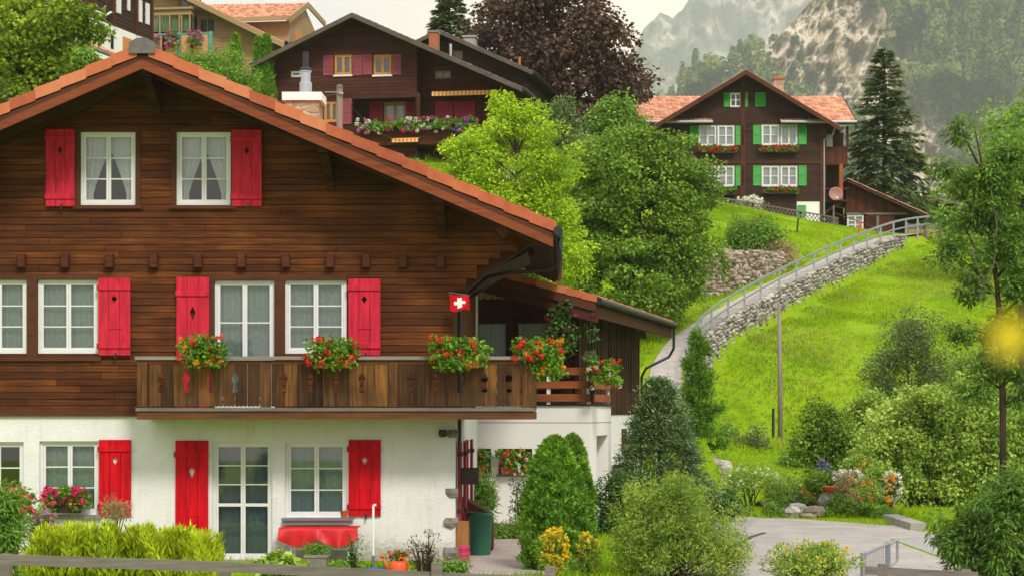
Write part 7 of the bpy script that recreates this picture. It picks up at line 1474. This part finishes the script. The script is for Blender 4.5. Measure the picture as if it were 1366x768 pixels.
# ---- stakes on the lawn
for px, top, bot, d, mt, lb in ((1006,291,308,111,'orange','orange marker stake on the lawn beside the rounded bush'), (1063,291,307,111,'boxdark','dark thin stake leaning in the lawn'), (1147,294,317,117,'orange','taller orange marker stake near the shed window'), (1149,328,333,116,'orange','short orange stake stub by the path railing'), (1170,290,314,119,'oldwood','grey fence stake at the shed front')):
    a, c = W(px, bot+4, d), W(px+(2 if mt == 'boxdark' else 0), top, d); b = MB(); b.tube([a, c], .05 if mt != 'orange' else .06, 6); o = MBt('marker_stake', b, mt); tag(o, lb, 'stake')
wf = thing('wire_fence', 'thin rail fence between the shed window and the path', 'fence', tuple(W(1130,300,121)))
for px, top, bot in ((1112,274,300), (1171,288,315)): b = MB(); a = W(px,bot,121); b.tube([a, W(px,top,121)], .06, 6); MBt('post', b, 'oldwood', wf)
for q0, q1 in ((275,290), (284,304)): b = MB(); b.tube([W(1112,q0,121), W(1171,q1,121)], .03, 5); MBt('rail', b, 'barge_dk', wf)
# plank panel at the head of the path
pp = thing('plank_fence', 'weathered plank panel with posts at the top of the hill path', 'fence', tuple(W(1240,315,118)))
for q0, q1, k in ((299,306.5,0), (307.5,315,1)): b = MB(); a, c = W(1211,q0,118.5), W(1274,q1,119.5); b.cbox(a.x, c.x, 118.6, 118.66, W(0,q1,118.6).z, W(0,q0,118.6).z, .01); MBt('plank', b, 'log_beige' if k else 'oldwood', pp)
for px in (1211, 1236, 1255, 1274): b = MB(); a, c = W(px-2,320,118.5), W(px+1,297,118.5); b.box(a.x, c.x, 118.45, 118.58, a.z-.3, c.z); MBt('post', b, 'oldwood', pp)
# lattice fence above the lawn
lf = thing('lattice_fence', 'brown diamond lattice fence along the lawn edge in front of the green-shuttered house', 'fence', tuple(W(1040,280,123)))
TP = [(940,258,277), (960,264,280), (1000,270,284), (1050,279,291), (1095,287,297), (1118,291,299)]; b = MB(); bb = MB(); prev = None
def lat(px): return W(px, np.interp(px, [t[0] for t in TP], [t[1] for t in TP]), 123), W(px, np.interp(px, [t[0] for t in TP], [t[2] for t in TP]), 123)
for i in range(36):
    a = 940+i*178/36; c = a+178/36*1.7; t0, b0 = lat(a); t1, b1 = lat(min(c, 1118)); b.beam(b0, t1, .045, .03, (0,1,0)); b.beam(t0+Vector((0,.05,0)), b1+Vector((0,.05,0)), .045, .03, (0,1,0))
MBt('lattice', b, 'oldwood', lf); b = MB()
for i in range(5): b.beam(lat(TP[i][0])[0], lat(TP[i+1][0])[0], .06, .08); b.beam(lat(TP[i][0])[1], lat(TP[i+1][0])[1], .06, .07)
MBt('rail', b, 'oldwood', lf)
for px in (942, 972, 1004, 1036, 1068, 1098, 1118): t0, b0 = lat(px); b = MB(); b.box(b0.x-.06, b0.x+.06, 123.06, 123.18, b0.z-.5, t0.z+.06); MBt('post', b, 'barge_dk', lf)
shrub('phlox', 'pale pink and white flowers behind the lattice fence', 1000, 272, 18, 7, 125, 'lf_mid', 20, 40, .3, .16, .6, 97, fl='fl_white', fln=40, fsz=.16, fr=.12, cat='plant', base=W(1000,284,125).z)
# stone edging at the foot of the meadow
b = MB(); sd = 900
for i in range(26):
    k = i/25; px, py, d = np.interp(k, [0,.35,.7,1], [952,985,1025,1052]), np.interp(k, [0,.35,.7,1], [570,588,604,612]), np.interp(k, [0,.35,.7,1], [74,75.5,77,78]); q = W(px, py, d); sd += 1; rock(b, (q.x, d, tz(q.x, d)+.08), .36, sd, (1.1,.8,.6))
o = MBt('stone_edging', b, 'rock_grey'); tag(o, 'line of pale kerb stones along the dry verge at the meadow foot', 'edging')
# ---- yellow flower close to the lens (out of focus at the right edge)
yf = thing('yellow_flower', 'large blurred yellow flower on a stem very near at the right edge', 'flower', (.62, 1.5, -1.75)); c = W(1346, 448, .75)
b = MB(); b.tube([(.62,1.5,-1.75), (.56,1.42,-.8), (.40,1.05,-.1), (.28,.82,.012), tuple(c+Vector((.006,.006,-.003)))], [.003,.0025,.0015,.001,.0008], 6); MBt('stem', b, 'lf_mid', yf)
rs = np.random.default_rng(2); th = np.linspace(0, 2*np.pi, 7)[:-1]; A = unit(np.stack([np.cos(th), np.full(6, -.25), np.sin(th)], 1)); P = np.repeat(np.array(c)[None], 6, 0); Nn = unit(np.cross(A, np.cross(np.array([0, -1., 0]), A))); v, f = leaf_quads(P, A, Nn, .0105, .0050); mesh_obj('petals', v, f, M['fl_yellow'], yf)
